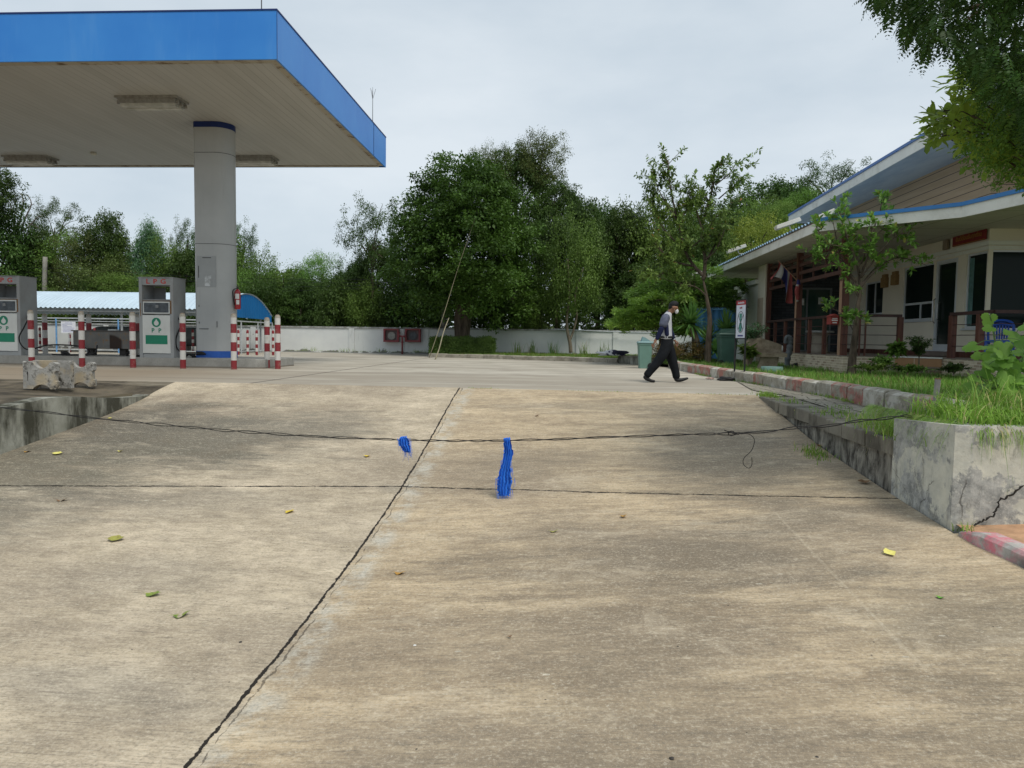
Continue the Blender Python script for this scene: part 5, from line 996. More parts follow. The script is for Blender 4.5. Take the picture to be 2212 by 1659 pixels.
p = PZ(1572, 790, .14); s_ = 1597/np.linalg.norm(p-CC); bin_(float(p[0]), float(p[1])+.2, .14, 38/s_, 68/s_, 'dark green wheeled bin on the grass behind the standing sign', BG2, BG2)
# white bundle on the edging block
p = PY(1325, 766, 28.2); WB = NT('bundle_cloth', .9, .1); WB.col(WB.mix(WB.mr(WB.noise(3.3, 3), .48, .52), (.62, .62, .64), (.05, .05, .09))); p = PY(1322, 770, 28.3); vlump('cloth_bundle', 'crumpled white and navy cloth bundle lying on the concrete edging', 'cloth', (p[0], 28.3, .3), (.5, .3, .14), WB.m, 3, .5, 3)
# black things on the paving, left of the sign
p = PZ(1573, 821, 0.02); vlump('shoe', 'dark shoe lying on the paving in front of the kerb beside the sign posts', 'shoe', (p[0]-.03, p[1]+.02, .01), (.2, .09, .07), RUB, 5, .3, 3)
p = PZ(1533.5, 819, 0.01); vlump('wrapper', 'small red and white wrapper on the paving near the kerb', 'litter', (p[0], p[1], .01), (.09, .04, .035), mat('wrapper', (.5, .35, .3), .6, 40), 6, .6, 2)

# ---------------------------------------------------------------- standing sign
ya_, xa = None, None
pL = PZ(1582, 818, .0); pR = PZ(1600, 824, .0); pR2 = np.array([pR[0], pR[1], 0]); 
yL, yR = float(pL[1]), float(pR[1]); yS = 16.6
A0 = PY(1592, 655, yS+.25); A1 = PY(1612, 643, yS)
tl = Vector(PY(1593, 654, yS+.3)); trr = Vector(PY(1615, 643, yS-.15)); bl = Vector(PY(1588, 731, yS+.3)); br = Vector(PY(1608, 730, yS-.15))
xl_, xr_ = (tl.x+bl.x)/2, (trr.x+br.x)/2; tl.x = bl.x = xl_; trr.x = br.x = xr_; rt = Vector((xr_-xl_, -.45, 0)); WS = rt.length; zb_s, zt_s = (bl.z+br.z)/2, (tl.z+trr.z)/2; HS = zt_s-zb_s
c_ = Vector(((xl_+xr_)/2, yS+.075, (zb_s+zt_s)/2))
t = thing('standing_sign', 'narrow white banner sign with a red heading on two black legs by the kerb', 'sign', (c_.x, c_.y, 0))
rn = rt.normalized(); Mx = faceM(c_, rn); nrmv = Vector((Mx[0][2], Mx[1][2], Mx[2][2]))
def sq(u0_, u1_, v0_, v1_, d, mt, name, par):
    return MB().add([tuple(c_+rn*u_*WS+Vector((0, 0, v_*HS))+nrmv*d) for u_, v_ in ((u0_, v0_), (u1_, v0_), (u1_, v1_), (u0_, v1_))], [(0, 1, 2, 3)]).build(name, mt, par)
BLK = mat('sign_black', (.012, .012, .014), .1, 5, .5)
b = MB(); 
for u_ in (-.52, .52): b.beam(c_+rn*u_*WS+Vector((0, 0, -c_.z)), c_+rn*u_*WS+Vector((0, 0, HS*.51)), .03, .03, (0, 1, 0))
b.beam(c_-rn*.5*WS+Vector((0, 0, -HS*.51)), c_+rn*.5*WS+Vector((0, 0, -HS*.51)), .025, .025); b.beam(c_-rn*.5*WS+Vector((0, 0, HS*.505)), c_+rn*.5*WS+Vector((0, 0, HS*.505)), .025, .025); b.build('frame', BLK, t)
bd = MB().beam(c_-rn*.5*WS, c_+rn*.5*WS, .014, HS, (0, 0, 1)).build('board', mat('banner_white', (.62, .66, .74), .03, 2, .5), t)
SR = mat('banner_red', (.36, .03, .04), .08, 6, .5); hd = sq(-.5, .5, .375, .5, .009, SR, 'heading', bd)
text_mesh('lettering', 'โปรดดับเครื่อง', HS*.062, WHT, hd, faceM(c_+Vector((0, 0, HS*.43))+nrmv*.012, rn), .001, .001)
text_mesh('lettering', 'ทุกคัน', HS*.062, SR, bd, faceM(c_+Vector((0, 0, HS*.3))+nrmv*.011, rn), .001, .001)
sq(-.27, .27, -.455, -.415, .010, mat('navy_ink', (.05, .05, .2), .3, 60), 'caption', bd)
# drawn emblem: oval outline, crossed figure, green bottle shape
b = MB(); nn = 40; ou = []; inn = []
for i in range(nn):
    a = 2*math.pi*i/nn; ou.append(tuple(c_+rn*(.37*WS*math.sin(a))+Vector((0, 0, -.075*HS+.285*HS*math.cos(a)))+nrmv*.0105)); inn.append(tuple(c_+rn*(.34*WS*math.sin(a))+Vector((0, 0, -.075*HS+.272*HS*math.cos(a)))+nrmv*.0105))
b.add(ou+inn, [(i, (i+1) % nn, nn+(i+1) % nn, nn+i) for i in range(nn)])
for s in (-1, 1): b.beam(c_+rn*(-.27*WS*s)+Vector((0, 0, .12*HS))+nrmv*.011, c_+rn*(.25*WS*s)+Vector((0, 0, -.28*HS))+nrmv*.011, .004, .012, (0, 0, 1))
b.build('emblem_outline', BLK, bd)
LGN = mat('emblem_green', (.07, .24, .2), .4, 30); b = MB()
for pts in ([(-.14, .15), (.14, .15), (.1, .04), (-.1, .04)], [(-.06, .04), (.06, .04), (.1, -.06), (-.1, -.06)], [(-.1, -.09), (.1, -.09), (.16, -.2), (.1, -.33), (-.1, -.33), (-.16, -.2)]):
    b.add([tuple(c_+rn*u_*WS+Vector((0, 0, v_*HS))+nrmv*.0115) for u_, v_ in pts], [tuple(range(len(pts)))])
b.build('emblem', LGN, bd)

# ---------------------------------------------------------------- bench, pipe with cloth, basin etc.
n = NT('bench_stone', .9, .2); n.col(n.mix(n.mr(n.noise(5, 6, .7), .35, .65), (.16, .125, .085), (.30, .25, .18))); n.bump(n.noise(20, 5), .4, .01); BS = n.m
p = PZ(1666, 800, .13); x, y = float(p[0]), float(p[1]); x, y = x-.05, y+.2
t = thing('bench', 'worn brown stone bench with a low curved back in front of the brick plinth', 'bench', (x, y, .13)); z = .13
MB().box((x-.45, y-.45, z+.36), (x+.38, y+.1, z+.46)).build('seat', BS, t)
b = MB(); pr = [(-.42, 0), (-.34, .18), (-.3, .36), (.22, .36), (.18, .15), (.25, 0)]; b.add([(x+u_*.9, y-.35, z+v_) for u_, v_ in pr]+[(x+u_*.9, y-.25, z+v_) for u_, v_ in pr], [tuple(range(6)), tuple(reversed(range(6, 12)))]+[(i, 6+i, 6+(i+1) % 6, (i+1) % 6) for i in range(6)]); b.build('leg', BS, t)
b = MB(); pr = [(-.62, .15), (-.62, .7), (-.5, .84), (-.2, .86), (.1, .78), (.38, .68), (.38, .46), (-.3, .46), (-.42, .15)]; b.add([(x+u_, y+.05, z+v_) for u_, v_ in pr]+[(x+u_*.97, y+.17, z+v_) for u_, v_ in pr], [tuple(range(9)), tuple(reversed(range(9, 18)))]+[(i, 9+i, 9+(i+1) % 9, (i+1) % 9) for i in range(9)]); b.build('backrest', BS, t)
GC = mat('grey_cloth', (.12, .13, .135), .3, 5, .9); p = PZ(1702, 795, .13); y_ = float(p[1])
P = [PY(a, b_, y_) for a, b_ in ((1700, 797), (1701, 780), (1704, 765), (1706, 750), (1707, 738), (1704, 729))]; o = MB().tube(smoothpath(P, 4), [.06+.035*abs(math.sin(i*.9)) for i in range(21)], 9); P2 = [PY(a, b_, y_-.05) for a, b_ in ((1711, 735), (1706, 727), (1699, 728), (1697, 736), (1697, 742))]; o.tube(smoothpath(P2, 3), .05, 8)
tag(o.build('draped_pipe', GC, None, True, tuple(P[0])), 'standpipe wrapped in a grey cloth in front of the brick plinth', 'pipe')
p = PZ(1667, 806, .14); b = MB().lathe((p[0], p[1], .13), [(.24, 0), (.27, .02), (.25, .17), (.23, .17), (.2, .03)], 18).build('basin', mat('basin_green', (.13, .22, .20), .2, 6), None, True, (p[0], p[1], .13)); tag(b, 'pale green plastic basin upside down in the grass by the bench', 'basin')
p = PZ(1681, 805, .14); vlump('paper_cup', 'small white crumpled cup beside the green basin', 'litter', (p[0], p[1], .14), (.09, .06, .06), PWH, 2, .4)
p = PZ(1690, 798, .14); vlump('sandal', 'black sandal in the dirt behind the green basin', 'shoe', (p[0], p[1], .14), (.22, .09, .07), RUB, 8, .5)
p = PZ(1715, 797, .14); vlump('black_bag', 'small black bag lying against the brick plinth', 'bag', (p[0], p[1], .14), (.13, .08, .12), RUB, 9, .5)
p = PZ(1683, 765, FZ); vlump('white_rag', 'crumpled white rag on the verandah floor behind the railing', 'cloth', (7.35, float(PX(1684, 760, 7.35)[1]), FZ), (.25, .4, .12), WHW, 4, .6, 3)
p = PX(1757, 765, 7.6); t = thing('round_table', 'small round stone table on the verandah behind the railing', 'table', (8.0, 23.3, FZ)); MB().lathe((8.0, 23.3, FZ), [(.28, 0), (.24, .1), (.22, .5), (.3, .62)], 16).build('pedestal', mat('table_stone', (.34, .3, .24), .15, 5), t, True); MB().lathe((8.0, 23.3, FZ+.621), [(.4, 0), (.42, .03), (.4, .06)], 20).build('top', mat('table_top', (.4, .4, .38), .1, 5), t)
# stake in the grass and plain post
p = PZ(2018, 884, .12); q = PY(2026, 819, float(p[1])-.02); o = MB().tube([Vector(p)-Vector((0, 0, .15)), Vector(q)], .033, 4).build('metal_stake', mat('stake_grey', (.27, .26, .24), .2, 9, .7, .3, 0, .1, (.14, .12, .1), .6), None, False, tuple(p)); tag(o, 'leaning grey square post stub rising out of the tall grass', 'post')
MB().tube([Vector(q), Vector(q)+Vector((0, 0, .012))], .037, 4).build('cap', mat('stake_rust', (.2, .1, .06)), o)

# ================================================================ CABLE, RIBBONS, FALLEN LEAVES
def cabY(px): return float(np.interp(px, [-120, 0, 870, 1945, 1990], [8.9, 8.75, 7.75, 7.2, 7.3]))
CP = [(-110, 868), (0, 880), (100, 891), (200, 903), (300, 913), (400, 922), (500, 930.5), (600, 938), (700, 944), (800, 948), (870, 950.5), (940, 951.5), (1020, 952), (1095, 951.5), (1200, 949), (1300, 945), (1400, 941.5), (1500, 938), (1584, 936), (1700, 927), (1800, 917), (1880, 907), (1945, 899), (1985, 905)]
CPW = [PY(a, b_, cabY(a)) for a, b_ in CP]; CPS = smoothpath(CPW, 8)
CBM = mat('cable_black', (.014, .012, .012), .2, 30, .5)
t = thing('cable', 'sagging black twisted cable strung low across the driveway', 'cable', tuple(CPW[10]))
for s in (0, 1):
    rr = random.Random(s+3); P = []
    for i, p in enumerate(CPS):
        a = i*.55+math.pi*s+.7*math.sin(i*.13); sep = .007 if 60 < i < 140 or i < 30 else .011; sep *= .6+.9*abs(math.sin(i*.21+s))
        if i > 146: sep = .017 if s else .004
        P.append((p[0], p[1]+sep*math.sin(a), p[2]+sep*math.cos(a)*1.0+rr.uniform(-.002, .002)))
    MB().tube(P, .0050 if s else .0043, 6).build('strand', CBM, t, True)
kx_ = CPW[18]; b = MB(); ring = [(kx_[0]+.03*math.cos(a)-.02, kx_[1]-.01, kx_[2]+.022*math.sin(a)) for a in np.linspace(0, 6.6, 16)]; b.tube(ring, .005, 5); b.tube([(kx_[0]-.09, kx_[1], kx_[2]+.03), (kx_[0], kx_[1]-.015, kx_[2]), (kx_[0]+.06, kx_[1], kx_[2]+.01)], .005, 5); b.tube([(kx_[0]+.05, kx_[1]-.01, kx_[2]-.01), (kx_[0]-.06, kx_[1]-.01, kx_[2]+.02)], .006, 5); b.build('knot', CBM, t, True)
HP = [(1600, 937), (1618, 938), (1629, 948), (1628, 962), (1622, 975), (1610, 986), (1605, 996), (1608, 1006), (1618, 1011), (1624, 1004), (1624, 988)]
MB().tube(smoothpath([PY(a, b_, cabY(1600)-.01) for a, b_ in HP], 5), .0035, 5).build('hook', CBM, t, True)
RBM = NT('ribbon_blue', .45, .4); k = RBM.mix(RBM.mr(RBM.noise(1., 6, .7, RBM.map((90, 90, 6))), .3, .7), (.008, .09, .58), (.03, .24, .86)); RBM.col(k); RBM.bump(RBM.noise(1., 5, .7, RBM.map((120, 120, 5))), .6, .01); RBM = RBM.m
def ribbon(prof, Yp, label, strays, seed):
    """prof: list of (px centre, py, px width); pleated hanging strip of torn plastic netting"""
    rr = random.Random(seed); nrw = len(prof); M_ = 14; C0 = PY(prof[0][0], prof[0][1], Yp); V = []
    pr = [tuple(q) for q in prof]; ys2 = np.linspace(0, nrw-1, nrw*4); 
    for yi in ys2:
        i = int(min(nrw-2, yi)); f_ = yi-i; cx_, cy2, w_ = [pr[i][j]*(1-f_)+pr[i+1][j]*f_ for j in range(3)]
        cx_ += rr.uniform(-.8, .8); w_ *= rr.uniform(.72, .92)
        for j in range(M_+1):
            u_ = j/M_-.5; P = PY(cx_+u_*w_, cy2+rr.uniform(-.6, .6), Yp); V.append((P[0], P[1]-.022*math.sin(j*1.9+yi*.25)-.012*math.cos(u_*3), P[2]))
    nr = len(ys2); fs = [(i*(M_+1)+j, (i+1)*(M_+1)+j, (i+1)*(M_+1)+j+1, i*(M_+1)+j+1) for i in range(nr-1) for j in range(M_)]
    b = MB().add(V, fs)
    for q in range(strays[0]):                       # loose threads at the frayed end and sides
        i = rr.choice(range(max(1, nrw-strays[1]), nrw)); cx_, cy2, w_ = prof[i]; x0_ = cx_+rr.uniform(-.55, .55)*w_; L_ = rr.uniform(8, strays[2])
        p0 = PY(x0_, cy2-5, Yp+rr.uniform(-.02, .01)); p1 = PY(x0_+rr.uniform(-3, 3), cy2+L_*.5, Yp-.01); p2 = PY(x0_+rr.uniform(-6, 6), cy2+L_*rr.uniform(.7, 1), Yp-.015); b.tube([p0, p1, p2], [.0016, .0011, .0006], 3)
    kc = PY(prof[0][0], prof[0][1]+3, Yp+.012)
    for q in range(4): xo = (q-1.5)*.017; b.tube([(kc[0]+xo+.004*math.sin(a_*2+q), kc[1]+(.017+.004*(q % 2))*math.cos(a_), kc[2]+(.017+.003*q)*math.sin(a_)) for a_ in np.linspace(0, 6.4, 14)], .0075, 6)
    o = b.build('ribbon', RBM, None, True, tuple(C0)); return tag(o, label, 'ribbon', None)
Yr = cabY(1095)-.012
ribbon([(1095, 948, 17), (1096, 956, 20), (1098, 966, 22), (1099, 976, 26), (1097, 985, 23), (1094, 1000, 23), (1092, 1015, 28), (1090, 1028, 33), (1091, 1038, 38), (1089, 1050, 36), (1089, 1062, 32), (1089, 1071, 27)], Yr, 'long frayed bright blue ribbon hanging from the middle of the cable', (150, 7, 22), 2)
ribbon([(872, 945, 20), (872, 952, 29), (873, 958, 29), (876, 965, 25), (879, 972, 19), (881, 977, 14)], cabY(872)-.014, 'short bright blue tuft knotted on the cable, left of the long ribbon', (60, 5, 26), 4)

def leafcol(name, c, c2=None): n = NT(name, .6, .3); n.col(n.mix(n.mr(n.noise(40, 4, .7), .4, .65), c, c2 or tuple(x*.7 for x in c))); return n.m
LY = leafcol('leaf_yellow', (.68, .52, .05), (.6, .42, .05)); LPY = leafcol('leaf_pale_yellow', (.78, .72, .22), (.7, .62, .15)); LO = leafcol('leaf_orange', (.5, .27, .05)); LBn = leafcol('leaf_brown', (.24, .14, .07)); LG2 = leafcol('leaf_green', (.13, .22, .035), (.3, .33, .07)); LOl = leafcol('leaf_olive', (.36, .36, .08), (.25, .22, .06)); LGG = leafcol('leaf_bright', (.15, .38, .05))
for px, py, lw, an, mt, lab, rd in ((251, 1168, 30, .1, LOl, 'curled olive leaf near the left edge of the left slab', .45), (331, 1287, 30, -.1, LG2, 'curled green leaf above the dark green one on the left slab', .4), (392, 1333, 30, .5, LG2, 'dark green leaf with a brown tip, lowest leaf on the left slab', .5), (626, 1107, 18, -.2, LY, 'bright yellow leaf in the middle of the left slab', .7), (135, 1083, 22, .1, LBn, 'thin dry brown leaf near the left end of the cross joint', .25),
        (864, 1241, 24, -.2, LO, 'dry orange brown leaf just right of the long joint', .35), (125, 982, 20, 0, LPY, 'pale yellow leaf at the upper left of the driveway', .4), (60, 977, 12, .3, LO, 'small orange leaf by the foot of the left wall', .5), (260, 976, 10, 0, LPY, 'tiny pale leaf right of the upper left yellow leaf', .4), (793, 987, 14, .1, LY, 'small yellow leaf below the short blue tuft', .5), (1347, 1117, 15, -.1, LO, 'small orange leaf on the right slab, right of the long ribbon', .6),
        (1197, 1150, 19, -.1, LOl, 'narrow olive leaf on the right slab below the ribbon', .3), (1922, 1198, 22, .2, LPY, 'broad pale yellow leaf below the plaster wall on the right', .75), (2031, 1294, 15, -.9, LGG, 'small fresh green leaf near the right edge of the driveway', .5), (1775, 963, 22, 0, LO, 'orange leaf in the weeds at the foot of the black stained wall', .5), (1866, 1044, 22, 0, LBn, 'curled dark brown leaf near the wall corner', .5), (238, 904.5, 8, 0, LPY, 'tiny pale leaf at the base of the left wall', .4), (1160, 899, 11, .4, LBn, 'small brown leaf high on the right slab', .4), (1102, 1377, 9, .2, LBn, 'tiny brown leaf fragment in the middle of the right slab', .5)):
    p = onramp(px, py); d = np.linalg.norm(p-CC); L_ = lw*d/F*1.05; W_ = L_*rd*.78; b = MB(); P0 = Vector(p)+Vector((0, 0, .006)); ca, sa = math.cos(an), math.sin(an); nn = 9; V = []
    for i in range(nn+1):
        t_ = i/nn; hw = W_*.56*math.sin(math.pi*t_**.85)**1.15*(1+.14*math.sin(t_*17+px))+.0006; uu = (t_-.5)*L_; cz = .55*L_*abs(t_-.4)**1.5+.05*L_*math.sin(t_*6+px)
        for s, zz in ((-1, .25+.3*math.sin(px)), (0, 0), (1, .45+.3*math.cos(px))): V.append((P0.x+uu*ca-s*hw*sa*1.2, P0.y+uu*sa+s*hw*ca*1.9, P0.z+cz+zz*hw))
    fs = [(3*i+j, 3*i+3+j, 3*i+4+j, 3*i+1+j) for i in range(nn) for j in (0, 1)]; b.add(V, fs); b.tube([V[1], (V[1][0]-.2*L_*ca, V[1][1]-.2*L_*sa, V[1][2]-.003)], .0012, 4)
    tag(b.build('fallen_leaf', mt, None, True, tuple(P0)), lab, 'leaf', 'leaves fallen on the driveway')
WP = mat('pebble_white', (.7, .7, .68), .05, 9); DP = mat('pebble_dark', (.05, .045, .04), .3, 9)
for px, py, mt, lab in ((896, 1396, WP, 'tiny white pebble on the right slab left of the middle'), (519, 1388.5, DP, 'dark seed on the left slab, right of the green leaves'), (1451, 1640, DP, 'dark pebble near the bottom edge right of the joint'), (1764, 1639, DP, 'dark pebble at the bottom edge')):
    p = onramp(px, py); vlump('pebble', lab, 'pebble', (p[0], p[1], p[2]), (.011, .01, .008), mt, int(px), .4, 2)

# ================================================================ VEGETATION
GR_D = leafmat('foliage_dark', (.016, .038, .009), (.058, .108, .022)); GR_M = leafmat('foliage_mid', (.035, .075, .015), (.105, .175, .032)); GR_L = leafmat('foliage_light', (.06, .13, .022), (.15, .26, .05)); GR_Y = leafmat('foliage_yellow', (.10, .17, .02), (.24, .32, .05)); GR_B = leafmat('foliage_bluegreen', (.04, .10, .05), (.10, .20, .085)); GR_O = leafmat('foliage_olive', (.04, .06, .016), (.10, .13, .035)); GR_R = leafmat('foliage_round_tree', (.014, .04, .008), (.06, .12, .018))
BARK = NT('bark', .95, .1); k = BARK.mix(BARK.mr(BARK.noise(1., 6, .7, BARK.map((7, 7, 1.6))), .35, .65), (.045, .035, .026), (.15, .12, .09)); BARK.col(k); BARK.bump(BARK.noise(1., 6, .7, BARK.map((9, 9, 2))), .9, .04); BARK = BARK.m
BARKL = NT('bark_pale', .9, .1); k = BARKL.mix(BARKL.mr(BARKL.noise(1., 6, .7, BARKL.map((8, 8, 2))), .35, .65), (.10, .08, .055), (.26, .22, .165)); BARKL.col(k); BARKL.bump(BARKL.noise(1., 6, .7, BARKL.map((9, 9, 2))), .7, .03); BARKL = BARKL.m
BARE = mat('bare_branch', (.16, .14, .12), .2, 5, .9)

def crown(seed, ncl, per, ls, lw, shape='dome', clr=.17, flat=.7, droop=.2, shell=.5):
    """foliage of a crown in unit space: x,y in -1..1, z in 0..1 ; returns vertices, faces"""
    r_ = np.random.default_rng(seed); d = nrm(r_.normal(size=(ncl, 3))); rad = shell+(1-shell)*r_.random(ncl)**.6
    c = d*rad[:, None]; z = c[:, 2]*.5+.5; 
    if shape == 'dome': wz = np.where(z < .28, .72+z, np.sqrt(np.clip(1-((z-.28)/.74)**2, 0.02, 1)))
    elif shape == 'cone': wz = np.where(z < .2, .7+1.5*z, np.clip(1.12-z*1.02, .1, 1))
    elif shape == 'vase': wz = .55+.5*z
    elif shape == 'column': wz = np.where(z > .8, (1.05-z)*3, 1)*.9
    else: wz = np.ones(ncl)
    rr = np.hypot(c[:, 0], c[:, 1])/np.maximum(np.sqrt(np.clip(1-(2*z-1)**2, .05, 1)), .2); an = np.arctan2(c[:, 1], c[:, 0]); lob = 1+.16*np.sin(an*3+seed)+.12*np.sin(an*5+seed*2+z*4)
    cx_ = np.cos(an)*rr*wz*lob; cy_ = np.sin(an)*rr*wz*lob; z = z+r_.normal(size=ncl)*.03
    cen = np.stack([cx_, cy_, z], 1); size = clr*(.6+.8*r_.random(ncl))
    idx = np.repeat(np.arange(ncl), per); off = r_.normal(size=(len(idx), 3))*.5; off = off/np.maximum(1, np.linalg.norm(off, axis=1, keepdims=True)/1.1)
    P = cen[idx]+off*size[idx][:, None]*np.array([1, 1, flat*.6]); out_ = nrm(off+np.array([0, 0, .2]))
    N = nrm(np.array([0, 0, .9])+out_*.6+r_.normal(size=P.shape)*.45); T = nrm(np.cross(N, r_.normal(size=P.shape))+out_*.6-np.array([0, 0, droop]))
    L = ls*(.6+.8*r_.random(len(P))); return P, T, N, L, L*lw, cen
PRO = {}; ASP = {'round': 2.1, 'bamboo': 2., 'yellow': 1.3, 'bush': 1.3, 'darkbush': 1.3, 'shrub': 1.0}
def proto(key, mt, *a, trunk=True, **k):
    P, T, N, L, W, cen = crown(*a, **k); V, Fq = leaves(P, T, N, L, W); off = V.reshape(-1, 4, 3)-P[:, None, :]; off[..., 2] /= ASP.get(key, 1.7); PRO[key] = (npmesh('crown_'+key, (P[:, None, :]+off).reshape(-1, 3), Fq, mt), cen)
proto('dome', GR_D, 11, 250, 90, .055, .55, flat=.5)
proto('dome2', GR_M, 12, 190, 85, .055, .5, shape='round', clr=.2)
proto('feather', GR_L, 13, 170, 100, .05, .28, shape='dome', clr=.22, flat=.35, droop=.35)
proto('bamboo', GR_B, 14, 180, 90, .07, .25, shape='cone', clr=.2, droop=.8, flat=1)
proto('olive', GR_O, 15, 200, 75, .055, .45, shape='round', clr=.2)
proto('yellow', GR_Y, 16, 140, 80, .06, .45, shape='round', clr=.22)
proto('sparse', GR_D, 17, 130, 75, .06, .35, shape='round', clr=.16, shell=.55, droop=.5)
proto('bush', GR_M, 18, 120, 90, .07, .45, shape='round', clr=.28, shell=.3)
proto('darkbush', GR_D, 19, 120, 90, .075, .45, shape='round', clr=.3, shell=.2)
proto('round', GR_R, 20, 850, 105, .042, .5, shape='dome', clr=.135, flat=.42, droop=.05, shell=.3)
BRM = leafmat('brown_shrub', (.045, .05, .015), (.17, .14, .045), extra=((.22, .10, .04), .18)); proto('shrub', BRM, 23, 110, 70, .07, .5, shape='round', clr=.3, shell=.4)
def limbs(cen, n_, seed, sc, base, zc0, r0, lean=(0, 0), forks=None):
    """trunk from the ground into the crown with limbs to some of its clusters (world metres, origin at the foot)"""
    rr = random.Random(seed); b = MB(); rx, rz = sc; top = Vector((lean[0], lean[1], base+rz*.45)); fk = Vector((lean[0]*.5, lean[1]*.5, base+rz*.06))
    P = [Vector((0, 0, -.1)), Vector((0, 0, .1)), fk*.5+Vector((.04*r0*5, 0, 0)), fk, fk.lerp(top, .5)+Vector((rr.uniform(-.1, .1), 0, 0)), top]; b.tube(smoothpath([tuple(p) for p in P], 3), [r0*1.25, r0*1.1, r0]+list(np.linspace(r0, r0*.25, 13)), 9)
    ch = [Vector((c[0]*rx, c[1]*rx, base+c[2]*rz)) for c in cen]; rr.shuffle(ch)
    for c in ch[:n_]:
        s = fk.lerp(top, rr.uniform(0, .6)); md = s.lerp(c, .5)+Vector((0, 0, .12*rz)); b.tube(smoothpath([tuple(s), tuple(md), tuple(c)], 4), np.linspace(r0*.42, r0*.08, 9), 5)
    return b
TRP = {}
def tree(kind, px, ytop, ybot, Yd, pw, label, group='trees behind the white wall', name='tree', r0=.14, gz=0., bark=None, lean=0., rot=None, nl=8, ysq=1.):
    c = PY(px, ytop, Yd); zt = float(c[2]); zb_ = max(float(PY(px, ybot, Yd)[2]), gz+.05); sx_ = pw/2*Yd/F; hh = zt-zb_; x = float(c[0])
    t = thing(name, label, 'bush' if name in ('bush', 'shrub') else 'tree', (x, Yd, gz), group); me, cen = PRO[kind]
    o = link('crown', me, t); o.location = (lean, 0, zb_-gz); o.scale = (sx_, sx_*ysq, hh); o.rotation_euler.z = 0 if rot is None else rot
    if zb_-gz > .3 or name == 'tree':
        b = limbs(cen, nl, int(px), (sx_*.85, hh), zb_-gz, 0, r0, (lean, 0)); V0 = b.v; b.v = [tuple(Vector(v)+Vector(t['_loc'])) for v in V0]; b.build('trunk', bark or BARK, t, True)
    return t
T = tree
# far left to right
T('dome', -10, 440, 690, 42, 210, 'dark tree at the far left edge behind the left gas pump', r0=.2)
T('dome', -45, 330, 470, 40, 150, 'dark leafy crown poking in under the canopy at the left edge', r0=.2)
T('feather', 60, 520, 690, 47, 120, 'olive green tree behind the left pole', r0=.15, rot=1)
T('sparse', 117, 432, 540, 46, 100, 'tree with a thin arching branch top, left of the middle pump', r0=.1)
T('feather', 150, 492, 660, 44, 170, 'light feathery tree behind the blue shed, left part', rot=2.2)
T('dome', 226, 455, 640, 43, 110, 'dark upright tree behind the shed, second crown from the left', r0=.16, rot=1)
T('olive', 205, 560, 690, 41, 150, 'low olive tree just above the shed roof', r0=.1)
T('bamboo', 322, 484, 660, 43, 140, 'pale bamboo like tree with a pointed top above the middle pump', rot=.5)
T('sparse', 402, 475, 600, 45, 60, 'thin tree showing left of the column top', r0=.08)
T('dome', 395, 540, 690, 42, 130, 'dark tree left of the column, behind the middle pump', rot=2)
T('feather', 275, 585, 690, 40.5, 190, 'low bright feathery tree behind the shed roof ridge', rot=.3)
T('dome2', 480, 500, 690, 44, 110, 'tree hidden behind the grey column', rot=.7)
T('sparse', 520, 478, 600, 44.5, 70, 'sparse dark tree top just right of the column', r0=.09, rot=2)
T('dome2', 545, 580, 712, 41, 120, 'rounded tree above the red fire extinguisher', rot=3)
T('dome2', 612, 585, 710, 42, 120, 'mid green tree in the low stretch right of the column', rot=1.1)
T('feather', 688, 535, 700, 42, 110, 'light rounded tree top in the low stretch before the big tree', rot=1.9)
T('dome', 735, 590, 712, 41, 120, 'dark bushy tree left of the hose boxes', rot=.2)
T('sparse', 805, 432, 600, 40.5, 120, 'wispy drooping tree left of the big round tree', r0=.1, rot=.4)
T('dome', 815, 520, 700, 42, 130, 'dark tree filling the gap left of the big round tree', rot=1.5)
T('dome', 1118, 318, 520, 46, 165, 'tall dark tree rising above and behind the big round tree', r0=.22, rot=.9)
T('olive', 1165, 286, 420, 45.5, 110, 'highest dark leafy crown behind the big round tree', rot=.3)
T('olive', 1068, 312, 430, 45.2, 90, 'second highest crown just left of the highest one', rot=1.3)
T('dome', 1210, 388, 560, 44, 130, 'dark shoulder crown right of the tall rear tree', rot=2.4)
T('dome', 1250, 430, 640, 40.8, 150, 'dense tree behind the slender double trunk', rot=.1)
T('dome', 1345, 440, 650, 42, 140, 'dense tree left of the tall sapling', rot=1.1)
T('dome2', 1440, 445, 660, 41, 140, 'green tree behind the tall sapling, left part', rot=2.2)
T('dome2', 1540, 440, 650, 42, 160, 'green tree behind the tall sapling, right part', rot=.9)
T('dome', 1672, 385, 560, 50, 190, 'dark hill tree above the far end of the eaves', rot=.5)
T('dome2', 1600, 440, 600, 46, 130, 'green tree between the sapling and the eaves', rot=1.7)
T('feather', 1668, 420, 560, 43, 120, 'bright feathery tree above the eaves', rot=2.8)
T('sparse', 1795, 345, 470, 46, 130, 'sparse yellow green tree peeping over the upper roof edge', rot=.6)
T('feather', 1745, 400, 520, 45, 120, 'leafy tree behind the upper roof tip', rot=1.2)
T('yellow', 1640, 460, 590, 36, 130, 'yellow green tree just above the corrugated eaves', rot=.4, r0=.1)
T('dome', 1510, 520, 690, 39.8, 140, 'dark tree behind the layered light tree', rot=1.2)
T('dome2', 1620, 540, 690, 38, 120, 'green tree behind the end of the house', rot=.3)
T('dome', 1400, 560, 712, 40, 150, 'dark low tree right of the slender double trunk', rot=.8)
T('dome', 1105, 560, 712, 41, 150, 'dark low tree right of the big trunk', rot=2.6)
T('darkbush', 905, 590, 712, 40.2, 150, 'dark low tree left of the big trunk', rot=.4, r0=.1)
